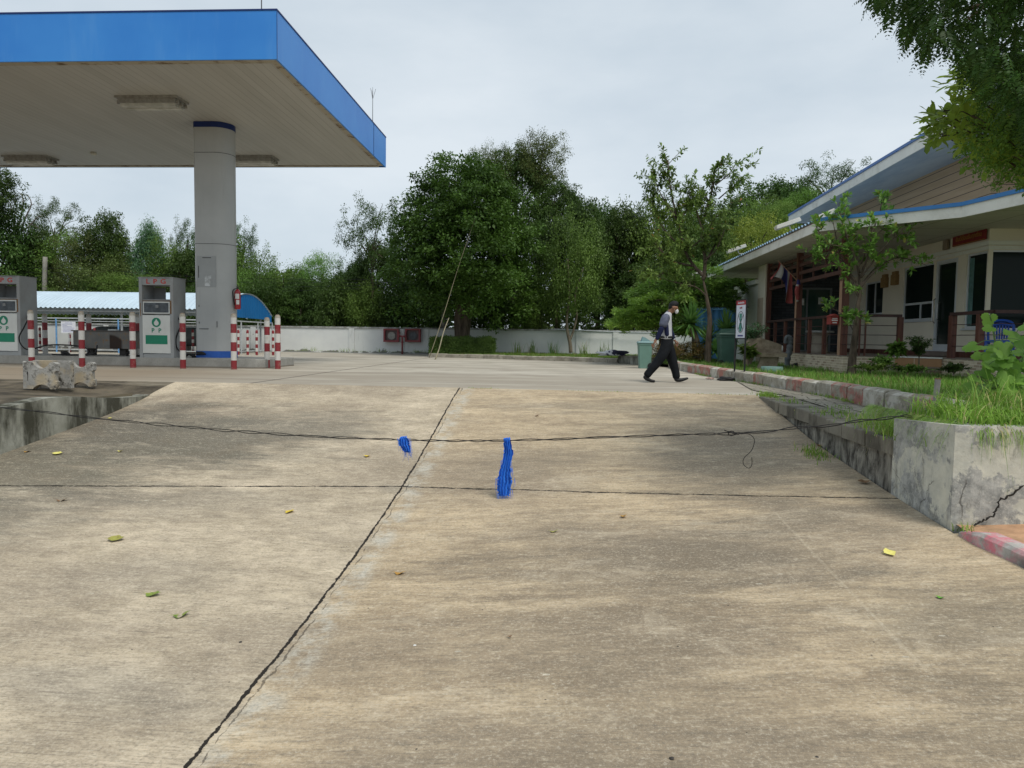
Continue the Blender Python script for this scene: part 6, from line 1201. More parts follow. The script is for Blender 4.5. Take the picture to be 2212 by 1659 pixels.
for (kd, px, yt, yb, Yd_, w_, lab, ro) in (('dome', 75, 486, 690, 43.5, 120, 'dark tree between the dead tree and the light feathery ones', .6), ('olive', 178, 500, 680, 42.5, 110, 'olive crown filling the gap over the shed, left part', 1.4), ('dome2', 280, 508, 680, 43.5, 120, 'green crown filling the gap over the shed, right part', 2.1), ('dome2', 365, 520, 690, 42.4, 110, 'green crown just left of the middle pump top', .2), ('dome', 445, 500, 690, 43.2, 120, 'dark crown touching the left side of the column', 1.9), ('dome2', 560, 545, 712, 43, 90, 'rounded green crown above the shed gable', .9), ('dome2', 655, 570, 712, 42.6, 120, 'middle crown of the low stretch of trees', 2.6), ('dome', 770, 560, 712, 42.2, 110, 'dark crown at the right end of the low stretch', .1),
    ('dome', 1298, 436, 690, 42.8, 140, 'dense crown right of the dark shoulder crown', 1.8), ('dome2', 1395, 440, 700, 42.2, 140, 'dense green crown just left of the sapling tips', .3), ('dome', 1490, 446, 700, 43, 140, 'dense crown directly behind the middle of the sapling', 2.9), ('dome2', 1585, 452, 680, 42.6, 130, 'green crown right of the sapling, left of the eaves tip', 1.2), ('dome', 1725, 404, 560, 47, 130, 'dark crown left of the upper roof tip', 2.3), ('dome', 1170, 470, 700, 42.5, 120, 'dark crown in the gap right of the big round tree', .5)):
    T(kd, px, yt, yb, Yd_, w_, lab, rot=ro)
# dense understorey just over the wall, each shrub its own thing
ul = ('between the left pole and the wall', 'left of the shed ridge', 'above the shed roof middle', 'behind the middle pump', 'behind the column foot', 'by the shed gable', 'right of the shed gable', 'above the wall left of the hose boxes', 'above the left hose box', 'above the hydrant', 'left of the concrete pole', 'behind the big trunk', 'right of the big trunk', 'left of the slender trunk', 'behind the slender trunk', 'right of the slender trunk', 'above the wall left of the man', 'above the man', 'behind the spiky plants', 'behind the blue fence')
for i, pxv in enumerate((30, 110, 200, 300, 410, 505, 575, 650, 715, 780, 850, 935, 1050, 1130, 1200, 1290, 1370, 1450, 1530, 1610)):
    kd = ('darkbush', 'bush', 'darkbush', 'dome')[i % 4] if pxv not in (935, 1200, 505) else 'sparse'
    T(kd, pxv+random.uniform(-6, 6), 620+random.uniform(-25, 22), 722, 39.3+random.uniform(0, .9), 115+random.uniform(-12, 20), 'leafy shrub over the back wall, '+ul[i], 'shrubs just behind the wall', 'shrub', nl=0, rot=i*1.3, ysq=.6)
# far wood closes the view
V_, F_ = [], []; r_ = np.random.default_rng(5); NF = 42000
fx = r_.uniform(-46, 36, NF); fy = 50+r_.uniform(0, 5, NF)+2*np.sin(fx*.4); ht = 4.1+.9*np.sin(fx*.55)+.6*np.sin(fx*1.7+1)+np.where(fx > 6, (fx-6)*.32, 0); ht = np.minimum(ht, 10)
fz = ht*(r_.random(NF)**.75); P = np.stack([fx, fy, fz+.2], 1); N = nrm(np.array([0, -.6, .8])+r_.normal(size=P.shape)*.5); Tq = nrm(np.cross(N, r_.normal(size=P.shape)))
keep = ~((np.abs(fx+4.5) < 1.8) & (fz < 2.4) & (r_.random(NF) < .75)) & ~((np.abs(fx-2.2) < 1.2) & (fz < 3.) & (r_.random(NF) < .8)) & ~((np.abs(fx+21) < 1.) & (fz < 2.8) & (fz > 1.5) & (r_.random(NF) < .5))
tag(link('far_wood', leafmesh('far_wood', GR_D, P[keep], Tq[keep], N[keep], r_.uniform(.25, .5, keep.sum()), .22)), 'dark wood closing the view far behind the wall', 'wood', None, 'stuff')

# big round tree with a thick dark trunk
t = tree('round', 1006, 335, 700, 36.0, 335, 'big dark green round tree with a thick trunk behind the clipped hedge', None, r0=.1, nl=0); t.children
for c in list(kids(t)):
    if c.name.startswith('trunk'): bpy.data.objects.remove(c)
    else: c.rotation_euler.z = .6
b = MB(); x0 = t.location.x; gz = .1; fb = PY(998, 740, 36.); rr = random.Random(3)
for i in range(7):
    a = i*.9; bx, by = .16*math.cos(a), .16*math.sin(a); tx_, ty_ = 1.4*math.cos(a)*(.5+.5*(i % 3)), 1.2*math.sin(a); b.tube(smoothpath([(fb[0]+bx*1.5, 36+by*1.5, -.05), (fb[0]+bx, 36+by, .8), (fb[0]+bx*1.5, 36+by*1.3, 1.7), (fb[0]+bx*2.6+.1, 36+by*2, 2.6), (x0+tx_, 36+ty_, 4.6+.3*(i % 2))], 5), list(np.linspace(.26, .2, 10))+list(np.linspace(.19, .04, 11)), 9)
b.build('trunk', BARK, t, True)
# clipped hedge
r_ = np.random.default_rng(9); hx0, hx1 = float(PY(934, 750, 34.4)[0]), float(PY(1064, 750, 34.4)[0]); n_ = 15000
def surf_leaves(n_, x0, x1, y0, y1, z0_, z1, jit, ls, lw, mt, name, r_):
    P = np.stack([r_.uniform(x0, x1, n_), r_.uniform(y0, y1, n_), r_.uniform(z0_, z1, n_)], 1); f_ = r_.choice(5, n_, p=[.4, .12, .12, .06, .3])
    P[f_ == 0, 1] = y0; P[f_ == 1, 0] = x0; P[f_ == 2, 0] = x1; P[f_ == 3, 1] = y1; P[f_ == 4, 2] = z1+.04*np.sin(P[f_ == 4, 0]*7)
    N = np.array([[0, -1, .4], [-1, 0, .4], [1, 0, .4], [0, 1, .3], [0, 0, 1]])[f_]; P = P+r_.normal(size=P.shape)*jit; N = nrm(N+r_.normal(size=P.shape)*.5); T_ = nrm(np.cross(N, r_.normal(size=P.shape))+np.array([0, 0, .5])); L = ls*r_.uniform(.6, 1.4, n_)
    return P, T_, N, L, L*lw
hg = thing('hedge', 'low clipped box hedge in front of the big tree trunk', 'hedge', ((hx0+hx1)/2, 34.4, .13))
o = link('leaves', leafmesh('hedge_leaves', leafmat('hedge_green', (.025, .06, .012), (.09, .17, .03)), *surf_leaves(n_, hx0, hx1, 33.9, 35.2, .15, .82, .05, .075, .5, None, '', r_)), hg); o.location = -Vector(hg['_loc'])
MB().box((hx0+.08, 33.98, .1), (hx1-.08, 35.1, .77)).build('inner_twigs', mat('twig_dark', (.02, .022, .01), .4, 20), hg)
# slender tree with two thin trunks
def stem(pts, r, Yd, n=4): return smoothpath([tuple(PY(a, b_, Yd)) for a, b_ in pts], n), r
t = tree('feather', 1240, 470, 690, 36.5, 130, 'slender tree with a pale double trunk before the white wall', None, r0=.05, nl=0)
for c in kids(t):
    if c.name.startswith('trunk'): bpy.data.objects.remove(c)
    else: c.data = PRO['dome2'][0]
b = MB()
for pts, r1, r2 in (([(1233, 762), (1231, 740), (1226, 718), (1224, 690), (1230, 640), (1226, 560)], .1, .04), ([(1231, 735), (1240, 710), (1246, 680), (1242, 640), (1260, 580)], .06, .03)):
    P, _ = stem(pts, 0, 36.4); b.tube(P, np.linspace(r1, r2, len(P)), 7)
b.build('trunk', BARKL, t, True)
# bare dead tree
t = thing('dead_tree', 'leafless dead tree with crooked branches at the far left', 'tree', tuple(PY(55, 560, 43)*np.array([1, 1, 0]))); b = MB()
for pts, r1 in (([(48, 600), (45, 530), (38, 500), (45, 470), (50, 430), (40, 415)], .1), ([(45, 500), (55, 470), (68, 440), (58, 420)], .06), ([(43, 510), (28, 480), (22, 440), (10, 430)], .06), ([(45, 500), (62, 490), (80, 470), (92, 466)], .05), ([(40, 505), (30, 495), (20, 490)], .04), ([(24, 455), (31, 442), (30, 428)], .03), ([(58, 480), (70, 486), (85, 492)], .03), ([(62, 447), (74, 440)], .02)):
    P, _ = stem(pts, 0, 43, 3); b.tube(P, np.linspace(r1, .02, len(P)), 5)
b.build('trunk', BARE, t, True)

# ---- trees of named shape: drawn limb by limb with leafy twigs
def limbtree(name, label, Yd, limbs_, leafL, leafW, nleaf, mt, bark, twigs=5, whorl=False, spread=.5, droop=.1, seed=1, gpx=None, taper=.2, group=None, depth=.5, cat='tree', twl=(.25, .6), rbase=1.):
    rr = np.random.default_rng(seed); p0 = PY(*limbs_[0][0][0], Yd); t = thing(name, label, cat, (p0[0], p0[1], p0[2]), group); b = MB(); P_, T_, N_, L_ = [], [], [], []
    for li, (pts, r1, lf) in enumerate(limbs_):
        k = len(pts); dy = rr.uniform(-1, 1)*depth if li else 0; Pw = [PY(a, b_, Yd)+np.array([0, dy*(i/(k-1))**1.2, 0]) for i, (a, b_) in enumerate(pts)]; Ps = np.array(smoothpath(Pw, 5)); b.tube([tuple(p) for p in Ps], np.linspace(r1, r1*taper, len(Ps)), 7)
        for q in range(int(lf)):
            f_ = rr.uniform(.25, 1); i = min(len(Ps)-2, int(f_*(len(Ps)-1))); s = Ps[i]; ax = nrm(Ps[i+1]-Ps[i]); d = nrm(ax*.7+rdir(1, rr)[0]*.9+np.array([0, 0, .25])); tl_ = rr.uniform(*twl)*spread
            e_ = s+d*tl_; mdl = s+d*tl_*.5+np.array([0, 0, .03]); b.tube([tuple(s), tuple(mdl), tuple(e_)], [r1*.22, r1*.13, r1*.05], 4, False)
            nl_ = int(nleaf*rr.uniform(.6, 1.4)); f2 = rr.uniform(.25, 1.05, nl_) if not whorl else np.where(rr.random(nl_) < .7, rr.uniform(.85, 1.02, nl_), rr.uniform(.4, .9, nl_)); pb = s+d*tl_*f2[:, None]; dd_ = nrm(d*.5+rdir(nl_, rr)*.8+np.array([0, 0, .25-droop])); nn_ = nrm(np.array([0, 0, 1.])+rdir(nl_, rr)*.55)
            P_.append(pb); T_.append(dd_-np.array([0, 0, droop])); N_.append(nn_); L_.append(leafL*rr.uniform(.55, 1.25, nl_))
    b.build('trunk', bark, t, True); P_ = np.concatenate(P_)-np.array(t['_loc']); L_ = np.concatenate(L_)
    link('crown', leafmesh6(name+'_crown', mt, P_, np.concatenate(T_), np.concatenate(N_), L_, L_*leafW, fold=.1, wpos=.55), t); return t
SAPM = leafmat('sapling_leaf', (.045, .09, .025), (.15, .24, .055), extra=((.42, .20, .06), .012))
limbtree('tree', 'tall slim sapling with two leafy tips standing on the grass by the walking man', 24.9,
  [([(1528, 786), (1530, 740), (1533, 690), (1526, 640), (1519, 605)], .13, 0), ([(1519, 605), (1524, 560), (1518, 500), (1530, 450), (1545, 400), (1552, 352)], .07, 34), ([(1524, 600), (1500, 575), (1480, 540), (1465, 480), (1450, 410), (1444, 345)], .065, 40), ([(1500, 575), (1470, 570), (1440, 560), (1410, 530)], .04, 22), ([(1522, 570), (1550, 520), (1570, 470), (1590, 430)], .04, 24), ([(1518, 500), (1505, 450), (1500, 410)], .035, 16), ([(1480, 540), (1440, 500), (1420, 460), (1415, 430)], .035, 24), ([(1545, 400), (1570, 380), (1580, 362)], .025, 9), ([(1465, 480), (1440, 440), (1420, 400), (1418, 375)], .03, 16), ([(1526, 640), (1500, 620), (1450, 610), (1420, 600)], .03, 16), ([(1552, 430), (1575, 410), (1592, 400)], .025, 9), ([(1524, 560), (1545, 540), (1560, 500)], .03, 16), ([(1465, 480), (1490, 440), (1500, 400)], .03, 12), ([(1480, 540), (1510, 520), (1540, 470)], .03, 16), ([(1470, 570), (1430, 590), (1400, 590)], .03, 12)],
    .155, .34, 40, SAPM, BARK, whorl=False, spread=1.15, droop=.25, seed=21, depth=.9, twl=(.25, .75))
FRM = leafmat('small_tree_leaf', (.05, .13, .02), (.16, .30, .06), extra=((.42, .40, .10), .05))
ft = [([(1838, 815), (1842, 770), (1848, 720), (1852, 670), (1857, 640), (1860, 610)], .105, 0), ([(1857, 640), (1840, 590), (1822, 550), (1815, 500), (1812, 460)], .028, 14), ([(1858, 630), (1858, 580), (1850, 520), (1852, 460), (1850, 425)], .028, 15), ([(1860, 620), (1885, 590), (1925, 560), (1965, 562), (1995, 575)], .024, 15), ([(1860, 615), (1900, 575), (1940, 555), (1975, 545)], .022, 12), ([(1858, 600), (1876, 550), (1886, 500), (1900, 460), (1905, 430)], .024, 14), ([(1855, 620), (1825, 580), (1795, 555), (1765, 545)], .022, 13), ([(1850, 610), (1820, 560), (1790, 510), (1778, 485)], .022, 12), ([(1860, 600), (1900, 540), (1930, 510), (1950, 520)], .022, 12), ([(1846, 720), (1836, 690), (1822, 670), (1818, 665)], .016, 9), ([(1860, 570), (1880, 520), (1915, 490), (1928, 505)], .02, 12), ([(1852, 640), (1838, 628), (1828, 632)], .012, 4), ([(1850, 560), (1832, 500), (1828, 450), (1836, 425)], .02, 12), ([(1858, 590), (1838, 540), (1800, 530), (1760, 520)], .018, 10), ([(1850, 700), (1838, 700), (1826, 690)], .016, 8), ([(1860, 590), (1870, 540), (1866, 480)], .02, 12)]
limbtree('tree', 'small tree with glossy whorled leaves growing before the verandah', 17.75, ft, .135, .38, 19, FRM, BARK, whorl=True, spread=.85, droop=0, seed=5, depth=.7, twl=(.12, .42))
# layered light green tree (flat sprays)
def layered(label, Yd, tiers, mt, seed, trunk_pts):
    rr = np.random.default_rng(seed); p0 = PY(*trunk_pts[0], Yd); t = thing('tree', label, 'tree', (p0[0], Yd, .13)); b = MB(); Ps = smoothpath([tuple(PY(a, c, Yd)) for a, c in trunk_pts], 4); b.tube(Ps, np.linspace(.09, .03, len(Ps)), 7); P_ = []
    for (xa, xb, yv, thick, n_) in tiers:
        u_ = rr.random(n_); px_ = xa+(xb-xa)*u_; py_ = yv+thick*(.5*np.abs(2*u_-1)**2)+rr.normal(size=n_)*thick*.16+4*np.sin(u_*14+yv); yd_ = Yd+rr.uniform(-1.2, 1.2, n_)
        P_.append(np.array([PY(a, c, d_) for a, c, d_ in zip(px_, py_, yd_)])); b.tube(smoothpath([tuple(PY((xa+xb)/2, yv+8, Yd)), tuple(PY(xa+8, yv+thick*.3, Yd))], 3), [.03, .02, .015, .01], 5); b.tube(smoothpath([tuple(PY((xa+xb)/2, yv+8, Yd)), tuple(PY(xb-8, yv+thick*.3, Yd))], 3), [.03, .02, .015, .01], 5)
    b.build('trunk', BARK, t, True); P_ = np.concatenate(P_)-np.array(t['_loc']); N = nrm(np.array([0, 0, 1.3])+rr.normal(size=P_.shape)*.4); T_ = nrm(np.cross(N, rr.normal(size=P_.shape))); L = rr.uniform(.09, .19, len(P_)); link('crown', leafmesh('layered_crown', mt, P_, T_, N, L, L*.36), t)
LAYM = leafmat('layered_leaf', (.075, .17, .022), (.22, .36, .06)); LAY2 = leafmat('layered_leaf_deep', (.045, .11, .018), (.13, .24, .045))
layered('light green tree with flat layered sprays left of the walking man', 27.2, [(1310, 1440, 690, 28, 2300), (1325, 1470, 665, 22, 2000), (1345, 1480, 700, 26, 2100), (1360, 1500, 640, 26, 2300), (1410, 1500, 715, 20, 900), (1330, 1420, 678, 16, 1000)], LAYM, 3, [(1425, 770), (1428, 730), (1430, 690), (1432, 640)])
layered('deeper green layered tree behind the spiky plants and the man', 28.4, [(1380, 1570, 600, 36, 2600), (1400, 1600, 630, 36, 2800), (1440, 1610, 655, 30, 2400), (1350, 1500, 625, 30, 2000), (1430, 1560, 575, 30, 1800), (1540, 1612, 610, 26, 1500), (1420, 1500, 672, 26, 1400)], LAY2, 4, [(1500, 770), (1498, 720), (1500, 650), (1500, 590)])
# spiky plants (yucca)
YM = leafmat('spiky_leaf', (.045, .12, .03), (.15, .28, .07), rough=.4)
def spiky(px, py, Yd, rad, n_, label, tr=None, seed=0):
    rr = np.random.default_rng(seed); c = PY(px, py, Yd); t = thing('spiky_plant', label, 'plant', (c[0], Yd, .13), 'spiky rosette plants by the house end'); V, Fq = [], []
    for i in range(n_):
        az = rr.uniform(0, 6.28); el = R(rr.uniform(-35, 88)); L = rad*rr.uniform(.75, 1.05); d = np.array([math.cos(az)*math.cos(el), math.sin(az)*math.cos(el), math.sin(el)]); s = nrm(np.cross(d, [0, 0, 1.])+1e-3); o = len(V); w_ = .034
        for j, f_ in enumerate((0, .35, .7, 1)): p = c+d*L*f_+np.array([0, 0, -.22*L*f_**2.5*math.cos(el)]); ww = w_*(1, 1.1, .8, .08)[j]; V += [p-s*ww, p+s*ww]
        Fq += [(o+2*j, o+2*j+1, o+2*j+3, o+2*j+2) for j in range(3)]
    link('leaves', npmesh('spiky', np.array(V)-np.array(t['_loc']), Fq, YM), t)
    if tr: P = [tuple(PY(a, b_, Yd)) for a, b_ in tr]; MB().tube(smoothpath(P, 3), .1, 8).build('trunk', BARKL, t, True)
spiky(1492, 700, 25.8, .95, 150, 'round headed spiky plant on a bent stem right behind the man', [(1506, 740), (1500, 722), (1494, 704)], 1)
spiky(1568, 715, 26.2, .85, 130, 'spiky plant in front of the blue fence, right of the sapling', [(1562, 770), (1566, 720)], 2)
spiky(1530, 735, 26.6, .75, 110, 'low spiky plant between the two larger spiky plants', None, 3)
spiky(1545, 760, 25.4, .5, 60, 'lowest spiky plant at the foot of the sapling', None, 4)
# brownish shrub row behind the man
r_ = np.random.default_rng(31)
for (xa, xb, y0_, lab) in ():
    a_, c_ = PY(xa, 770, 25.5), PY(xb, 770, 25.5); zt = float(PY(xa, y0_, 25.5)[2]); t = thing('shrub', lab, 'bush', ((a_[0]+c_[0])/2, 25.8, .13), 'brownish shrubs behind the man'); o = link('leaves', leafmesh('shrub_leaves', BRM, *surf_leaves(5200, a_[0], c_[0], 25.4, 26.2, .15, zt, .09, .09, .55, None, '', r_)), t); o.location = -Vector(t['_loc']); MB().box((a_[0]+.1, 25.5, .1), (c_[0]-.1, 26.1, zt-.12)).build('inner_twigs', mat('twig_brown', (.03, .025, .012), .4, 20), t)
T('shrub', 1438, 742, 776, 25.6, 60, 'low brown green shrub behind the pale bin', 'brownish shrubs behind the man', 'shrub', gz=.1, nl=0)
T('shrub', 1490, 738, 778, 25.8, 78, 'low brown green shrub behind the legs of the man', 'brownish shrubs behind the man', 'shrub', gz=.1, nl=0, rot=1.5)
# small plants near the house
def plant(px, pytop, pybase, Yd, pw, n_, ll, lw, mt, label, seed, flat=.5, stemr=.02):
    rr = np.random.default_rng(seed); base = PY(px, pybase, Yd); top = PY(px, pytop, Yd); t = thing('plant', label, 'plant', tuple(base)); h_ = top[2]-base[2]; w_ = pw/2*Yd/F; b = MB(); P_, T_, N_ = [], [], []
    for i in range(max(5, n_//45)):
        an = rr.uniform(0, 6.28); zf = rr.uniform(.45, 1); e_ = base+np.array([math.cos(an)*w_*rr.uniform(.3, 1)*(1.2-zf*.5), math.sin(an)*w_*.7, h_*zf]); s = base+np.array([0, 0, h_*.35]); m2 = (s+e_)/2+np.array([0, 0, h_*.1]); q = np.array(smoothpath([tuple(base), tuple(s), tuple(m2), tuple(e_)], 4)); b.tube([tuple(v) for v in q], np.linspace(stemr, stemr*.15, len(q)), 5); k = 45; f_ = rr.uniform(.5, 1, k); idx = np.minimum(len(q)-2, (f_*(len(q)-1)).astype(int)); P_.append(q[idx]+rdir(k, rr)*.05*h_*np.array([1.4, 1.4, flat])); T_.append(rdir(k, rr)*np.array([1, 1, .4])); N_.append(np.array([0, 0, 1.])+rdir(k, rr)*.5)
    b.build('stem', BARKL, t, True); P_ = np.concatenate(P_)-np.array(t['_loc']); L = ll*rr.uniform(.6, 1.3, len(P_)); link('leaves', leafmesh('plant_leaves', mt, P_, np.concatenate(T_), np.concatenate(N_), L, L*lw), t); return t
plant(1626, 690, 778, 20.6, 85, 900, .10, .35, GR_B, 'feathery leafed plant between the standing sign and the verandah', 41, .4)
plant(1616, 738, 790, 20.0, 34, 140, .22, .45, GR_M, 'broad leaved potted plant left of the stone bench', 42)
plant(1984, 724, 800, 17.2, 62, 900, .085, .35, GR_D, 'feathery sapling growing in front of the steps', 43, .4, .015)
plant(1934, 742, 768, 17.0, 20, 60, .22, .5, GR_M, 'small broad leaved seedling left of the sapling at the steps', 44)
for px, yb, w_, h_, lab in ((1880, 806, 120, 22, 'low weeds under the small tree'), (1960, 812, 110, 26, 'low weeds at the foot of the steps'), (2060, 812, 70, 26, 'dark weeds right of the steps'), (1905, 800, 60, 34, 'taller weeds left of the steps')):
    plant(px, yb-h_, yb, 16.4, w_, 1100, .07, .5, GR_M if 'dark' not in lab else GR_D, lab, int(px), .5, .008)
# climbing sprays over the back wall, weeds before it
for px, lab in ((1297, 'short trailing creeper'),): pass
r_ = np.random.default_rng(77)
def blades(name, pts, Hh, lean, wd, mt, nseg=3, rr=r_):
    """grass blades: arrays of base points, heights"""
    n_ = len(pts); az = rr.uniform(0, 2*np.pi, n_); d = np.stack([np.cos(az), np.sin(az), np.zeros(n_)], 1); s = np.stack([-np.sin(az), np.cos(az), np.zeros(n_)], 1); ln = lean*rr.uniform(.2, 1.2, n_); V = []
    for j in range(nseg+1):
        f_ = j/nseg; p = pts+np.array([0, 0, 1.])*(Hh*(f_-.45*ln*f_**2.6))[:, None]+d*(Hh*ln*f_**1.8)[:, None]; ww = (wd*(1-f_)**.6+.0006) if np.ndim(wd) == 0 else wd*(1-f_)**.6; V += [p-s*ww, p+s*ww]
    V = np.stack(V, 1).reshape(-1, 3); k = 2*(nseg+1); b0 = np.arange(n_)[:, None]*k; Fq = np.concatenate([np.concatenate([b0+2*j, b0+2*j+1, b0+2*j+3, b0+2*j+2], 1) for j in range(nseg)]); return npmesh(name, V, Fq, mt)
GRS = leafmat('grass_blade', (.045, .11, .014), (.20, .34, .05), extra=((.46, .42, .18), .10)); GRN2 = leafmat('grass_short', (.05, .13, .018), (.14, .26, .04), extra=((.30, .24, .11), .16))
def scatter(n_, xr, yr, f=None):
    x = r_.uniform(*xr, n_); y = r_.uniform(*yr, n_); k = np.ones(n_, bool) if f is None else f(x, y); return x[k], y[k]
# near tall grass on the block wall's plot
x, y = scatter(15000, (3.42, 7.5), (6.45, 9.9), lambda x, y: (x > np.where(y > 7.5, 4.62, 3.45)) & (np.sin(x*3.1+y*2)+np.sin(y*5.3-x*4)*.7+r_.normal(size=len(x))*.7 > -.9)); z = .14+.06*(y < 8)
tall = .07+.24*np.clip(1.25-np.abs(y-7.8)/1.9, 0, 1)*r_.uniform(.15, 1.2, len(x))*(.65+.5*np.sin(x*2.3+1)*np.sin(y*3.1)); tall = np.where(r_.random(len(x)) < .08, tall*1.8, tall)
tag(link('grass', blades('grass_tall', np.stack([x, y, np.full(len(x), .14)+.06*(y < 7.6)], 1), tall*1.35, 1.15, .005, GRS, 4)), 'tall bright grass growing on the plot above the plaster wall', 'grass', None, 'stuff')
# hanging blades over the wall edge
n_ = 1900; ex = np.where(r_.random(n_) < .45, 3.45, r_.uniform(3.45, 6.2, n_)); ey = np.where(ex < 3.46, r_.uniform(6.45, 8.3, n_), 6.4); B0_ = np.stack([ex+.0, ey, np.full(n_, .2)], 1); out_d = np.where((ex < 3.46)[:, None], np.array([-1., 0, 0]), np.array([0., -1, 0])); V = []; Ln = r_.uniform(.06, .26, n_)*np.where(r_.random(n_) < .12, 1.7, 1); jd = r_.normal(size=(n_, 3))*.45; sd = nrm(np.cross(out_d+jd*.5, [0, 0, 1.]))
for j in range(5): f_ = j/4; p = B0_+out_d*(.12*f_)+jd*(Ln*f_)[:, None]*.55+np.array([0, 0, 1.])*(Ln*(.45*f_-1.35*f_**2))[:, None]; ww = .0035*(1-f_)**.7+.0004; V += [p-sd*ww, p+sd*ww]
V = np.stack(V, 1).reshape(-1, 3); b0 = np.arange(n_)[:, None]*10; Fq = np.concatenate([np.concatenate([b0+2*j, b0+2*j+1, b0+2*j+3, b0+2*j+2], 1) for j in range(4)])
tag(link('grass', npmesh('grass_hanging', V, Fq, GRS)), 'long grass blades hanging over the edge of the plaster wall', 'grass', None, 'stuff')
# lawns further back and bed
x, y = scatter(52000, (3.6, 9.6), (9.0, 26), lambda x, y: (x > np.interp(y, [7.3, 8, 9.2, 10.6, 12.4, 14.2, 16.5, 17.8, 20.7, 24.4, 26.1], [4.7, 4.55, 4.5, 4.45, 4.38, 4.22, 4.03, 3.86, 3.72, 3.62, 3.2])+.2) & ~((x > 7.1) & (y > 19.1)) & ~((x > 5.6+.0*y) & (x < 7.2) & (y > 17.9) & (y < 19.6) & (r_.random(len(x)) < .8)))
tag(link('grass', blades('grass_lawn', np.stack([x, y, np.full(len(x), .12)], 1), r_.uniform(.05, .15, len(x))*(1+.5*np.sin(x*2+y*1.3)), .6, .006, GRN2, 2)), 'short grass on the lawn before the house', 'grass', None, 'stuff')
x, y = scatter(30000, (-5.9, 12), (28.6, 37.8), lambda x, y: (y > np.interp(x, [-5.8, -2.1, .84, 2.4, 3.2, 12], [33.5, 31.8, 30.5, 29.2, 27, 26])) & (r_.random(len(x)) < .9))
tag(link('grass', blades('grass_bed', np.stack([x, y, np.full(len(x), .12)], 1), r_.uniform(.05, .13, len(x)), .5, .011, GRN2, 2)), 'short grass in the bed before the white wall', 'grass', None, 'stuff')
# weeds in cracks: crest joint, kerb foot, paving edge, wall foot
pts = []; hh = []
for n_, fx_, fy_, h_ in ((260, (-1.6, 3.2), None, .035), ): 
    xx = r_.uniform(*fx_, n_); xx = xx[(np.sin(xx*2.7)+r_.normal(size=len(xx))*.5 > .2)]; pts += [(a, crestY(a)+r_.normal()*.015, 0) for a in xx]; hh += list(r_.uniform(.01, h_, len(xx)))
for i in range(900): y_ = r_.uniform(7.6, 20); k_ = float(np.interp(y_, [7.3, 8, 9.2, 10.6, 12.4, 14.2, 16.5, 17.8, 20.7], [4.7, 4.55, 4.5, 4.45, 4.38, 4.22, 4.03, 3.86, 3.72])); 
for i in range(1500):
    y_ = r_.uniform(7.5, 20)
    if math.sin(y_*1.7)+r_.normal()*.4 < .35: continue
    k_ = float(np.interp(y_, [7.3, 8, 9.2, 10.6, 12.4, 14.2, 16.5, 17.8, 20.7], [4.7, 4.55, 4.5, 4.45, 4.38, 4.22, 4.03, 3.86, 3.72])); pts.append((k_-.03-abs(r_.normal())*.05, y_, .0)); hh.append(r_.uniform(.03, .09))
for cx_, cy2, s_, n_, h_, z_ in ((3.4, 12.2, .13, 230, .1, 0), (3.45, 11.2, .12, 60, .07, 0), (3.55, 9.6, .25, 160, .07, -.02), (3.7, 8.2, .35, 420, .15, -.03), (3.1, 9.1, .13, 160, .1, None), (3.45, 7.75, .14, 260, .17, -.06), (3.36, 6.2, .05, 26, .14, None), (3.6, 6.25, .15, 40, .08, None), (4.3, 6.1, .1, 60, .28, None), (3.9, 10.4, .1, 60, .06, -.02)):
    for i in range(n_): 
        a_, c_ = cx_+r_.normal()*s_*.6, cy2+r_.normal()*s_*1.4; zz = z_ if z_ is not None else rampz(min(a_, 3.3), c_)+.0
        if z_ is None and cy2 > 7: a_ = min(a_, 3.29)
        pts.append((a_, c_, zz)); hh.append(h_*r_.uniform(.4, 1.2))
for i in range(1000): pts.append((r_.uniform(-14, 2), 37.8-abs(r_.normal())*.2, .1)); hh.append(r_.uniform(.05, .3) if math.sin(pts[-1][0]*3.3) > .3 else .05)
tag(link('weeds', blades('weeds', np.array(pts), np.array(hh), .7, .0045, GRS, 3)), 'scattered weeds in the paving joints and at wall feet', 'weeds', None, 'stuff')
for px, lab in ((1421-0, 'near'),): pass
# tall grass clumps in front of the wall
for i, px in enumerate((1117, 1148, 1195, 1262, 1305)):
    c = PY(px, 765, 37.2); pp = np.stack([c[0]+r_.normal(size=40)*.12, 37.2+r_.normal(size=40)*.1, np.full(40, .1)], 1)-np.array([c[0], 37.2, 0]); o = link('grass_clump', blades('grass_clump', pp, r_.uniform(.3, .9, 40), .35, .012, GRN2, 3), None, (c[0], 37.2, 0)); tag(o, ('first', 'second', 'third', 'fourth', 'fifth')[i]+' tall grass clump from the left at the foot of the white wall', 'plant', 'grass clumps before the white wall')

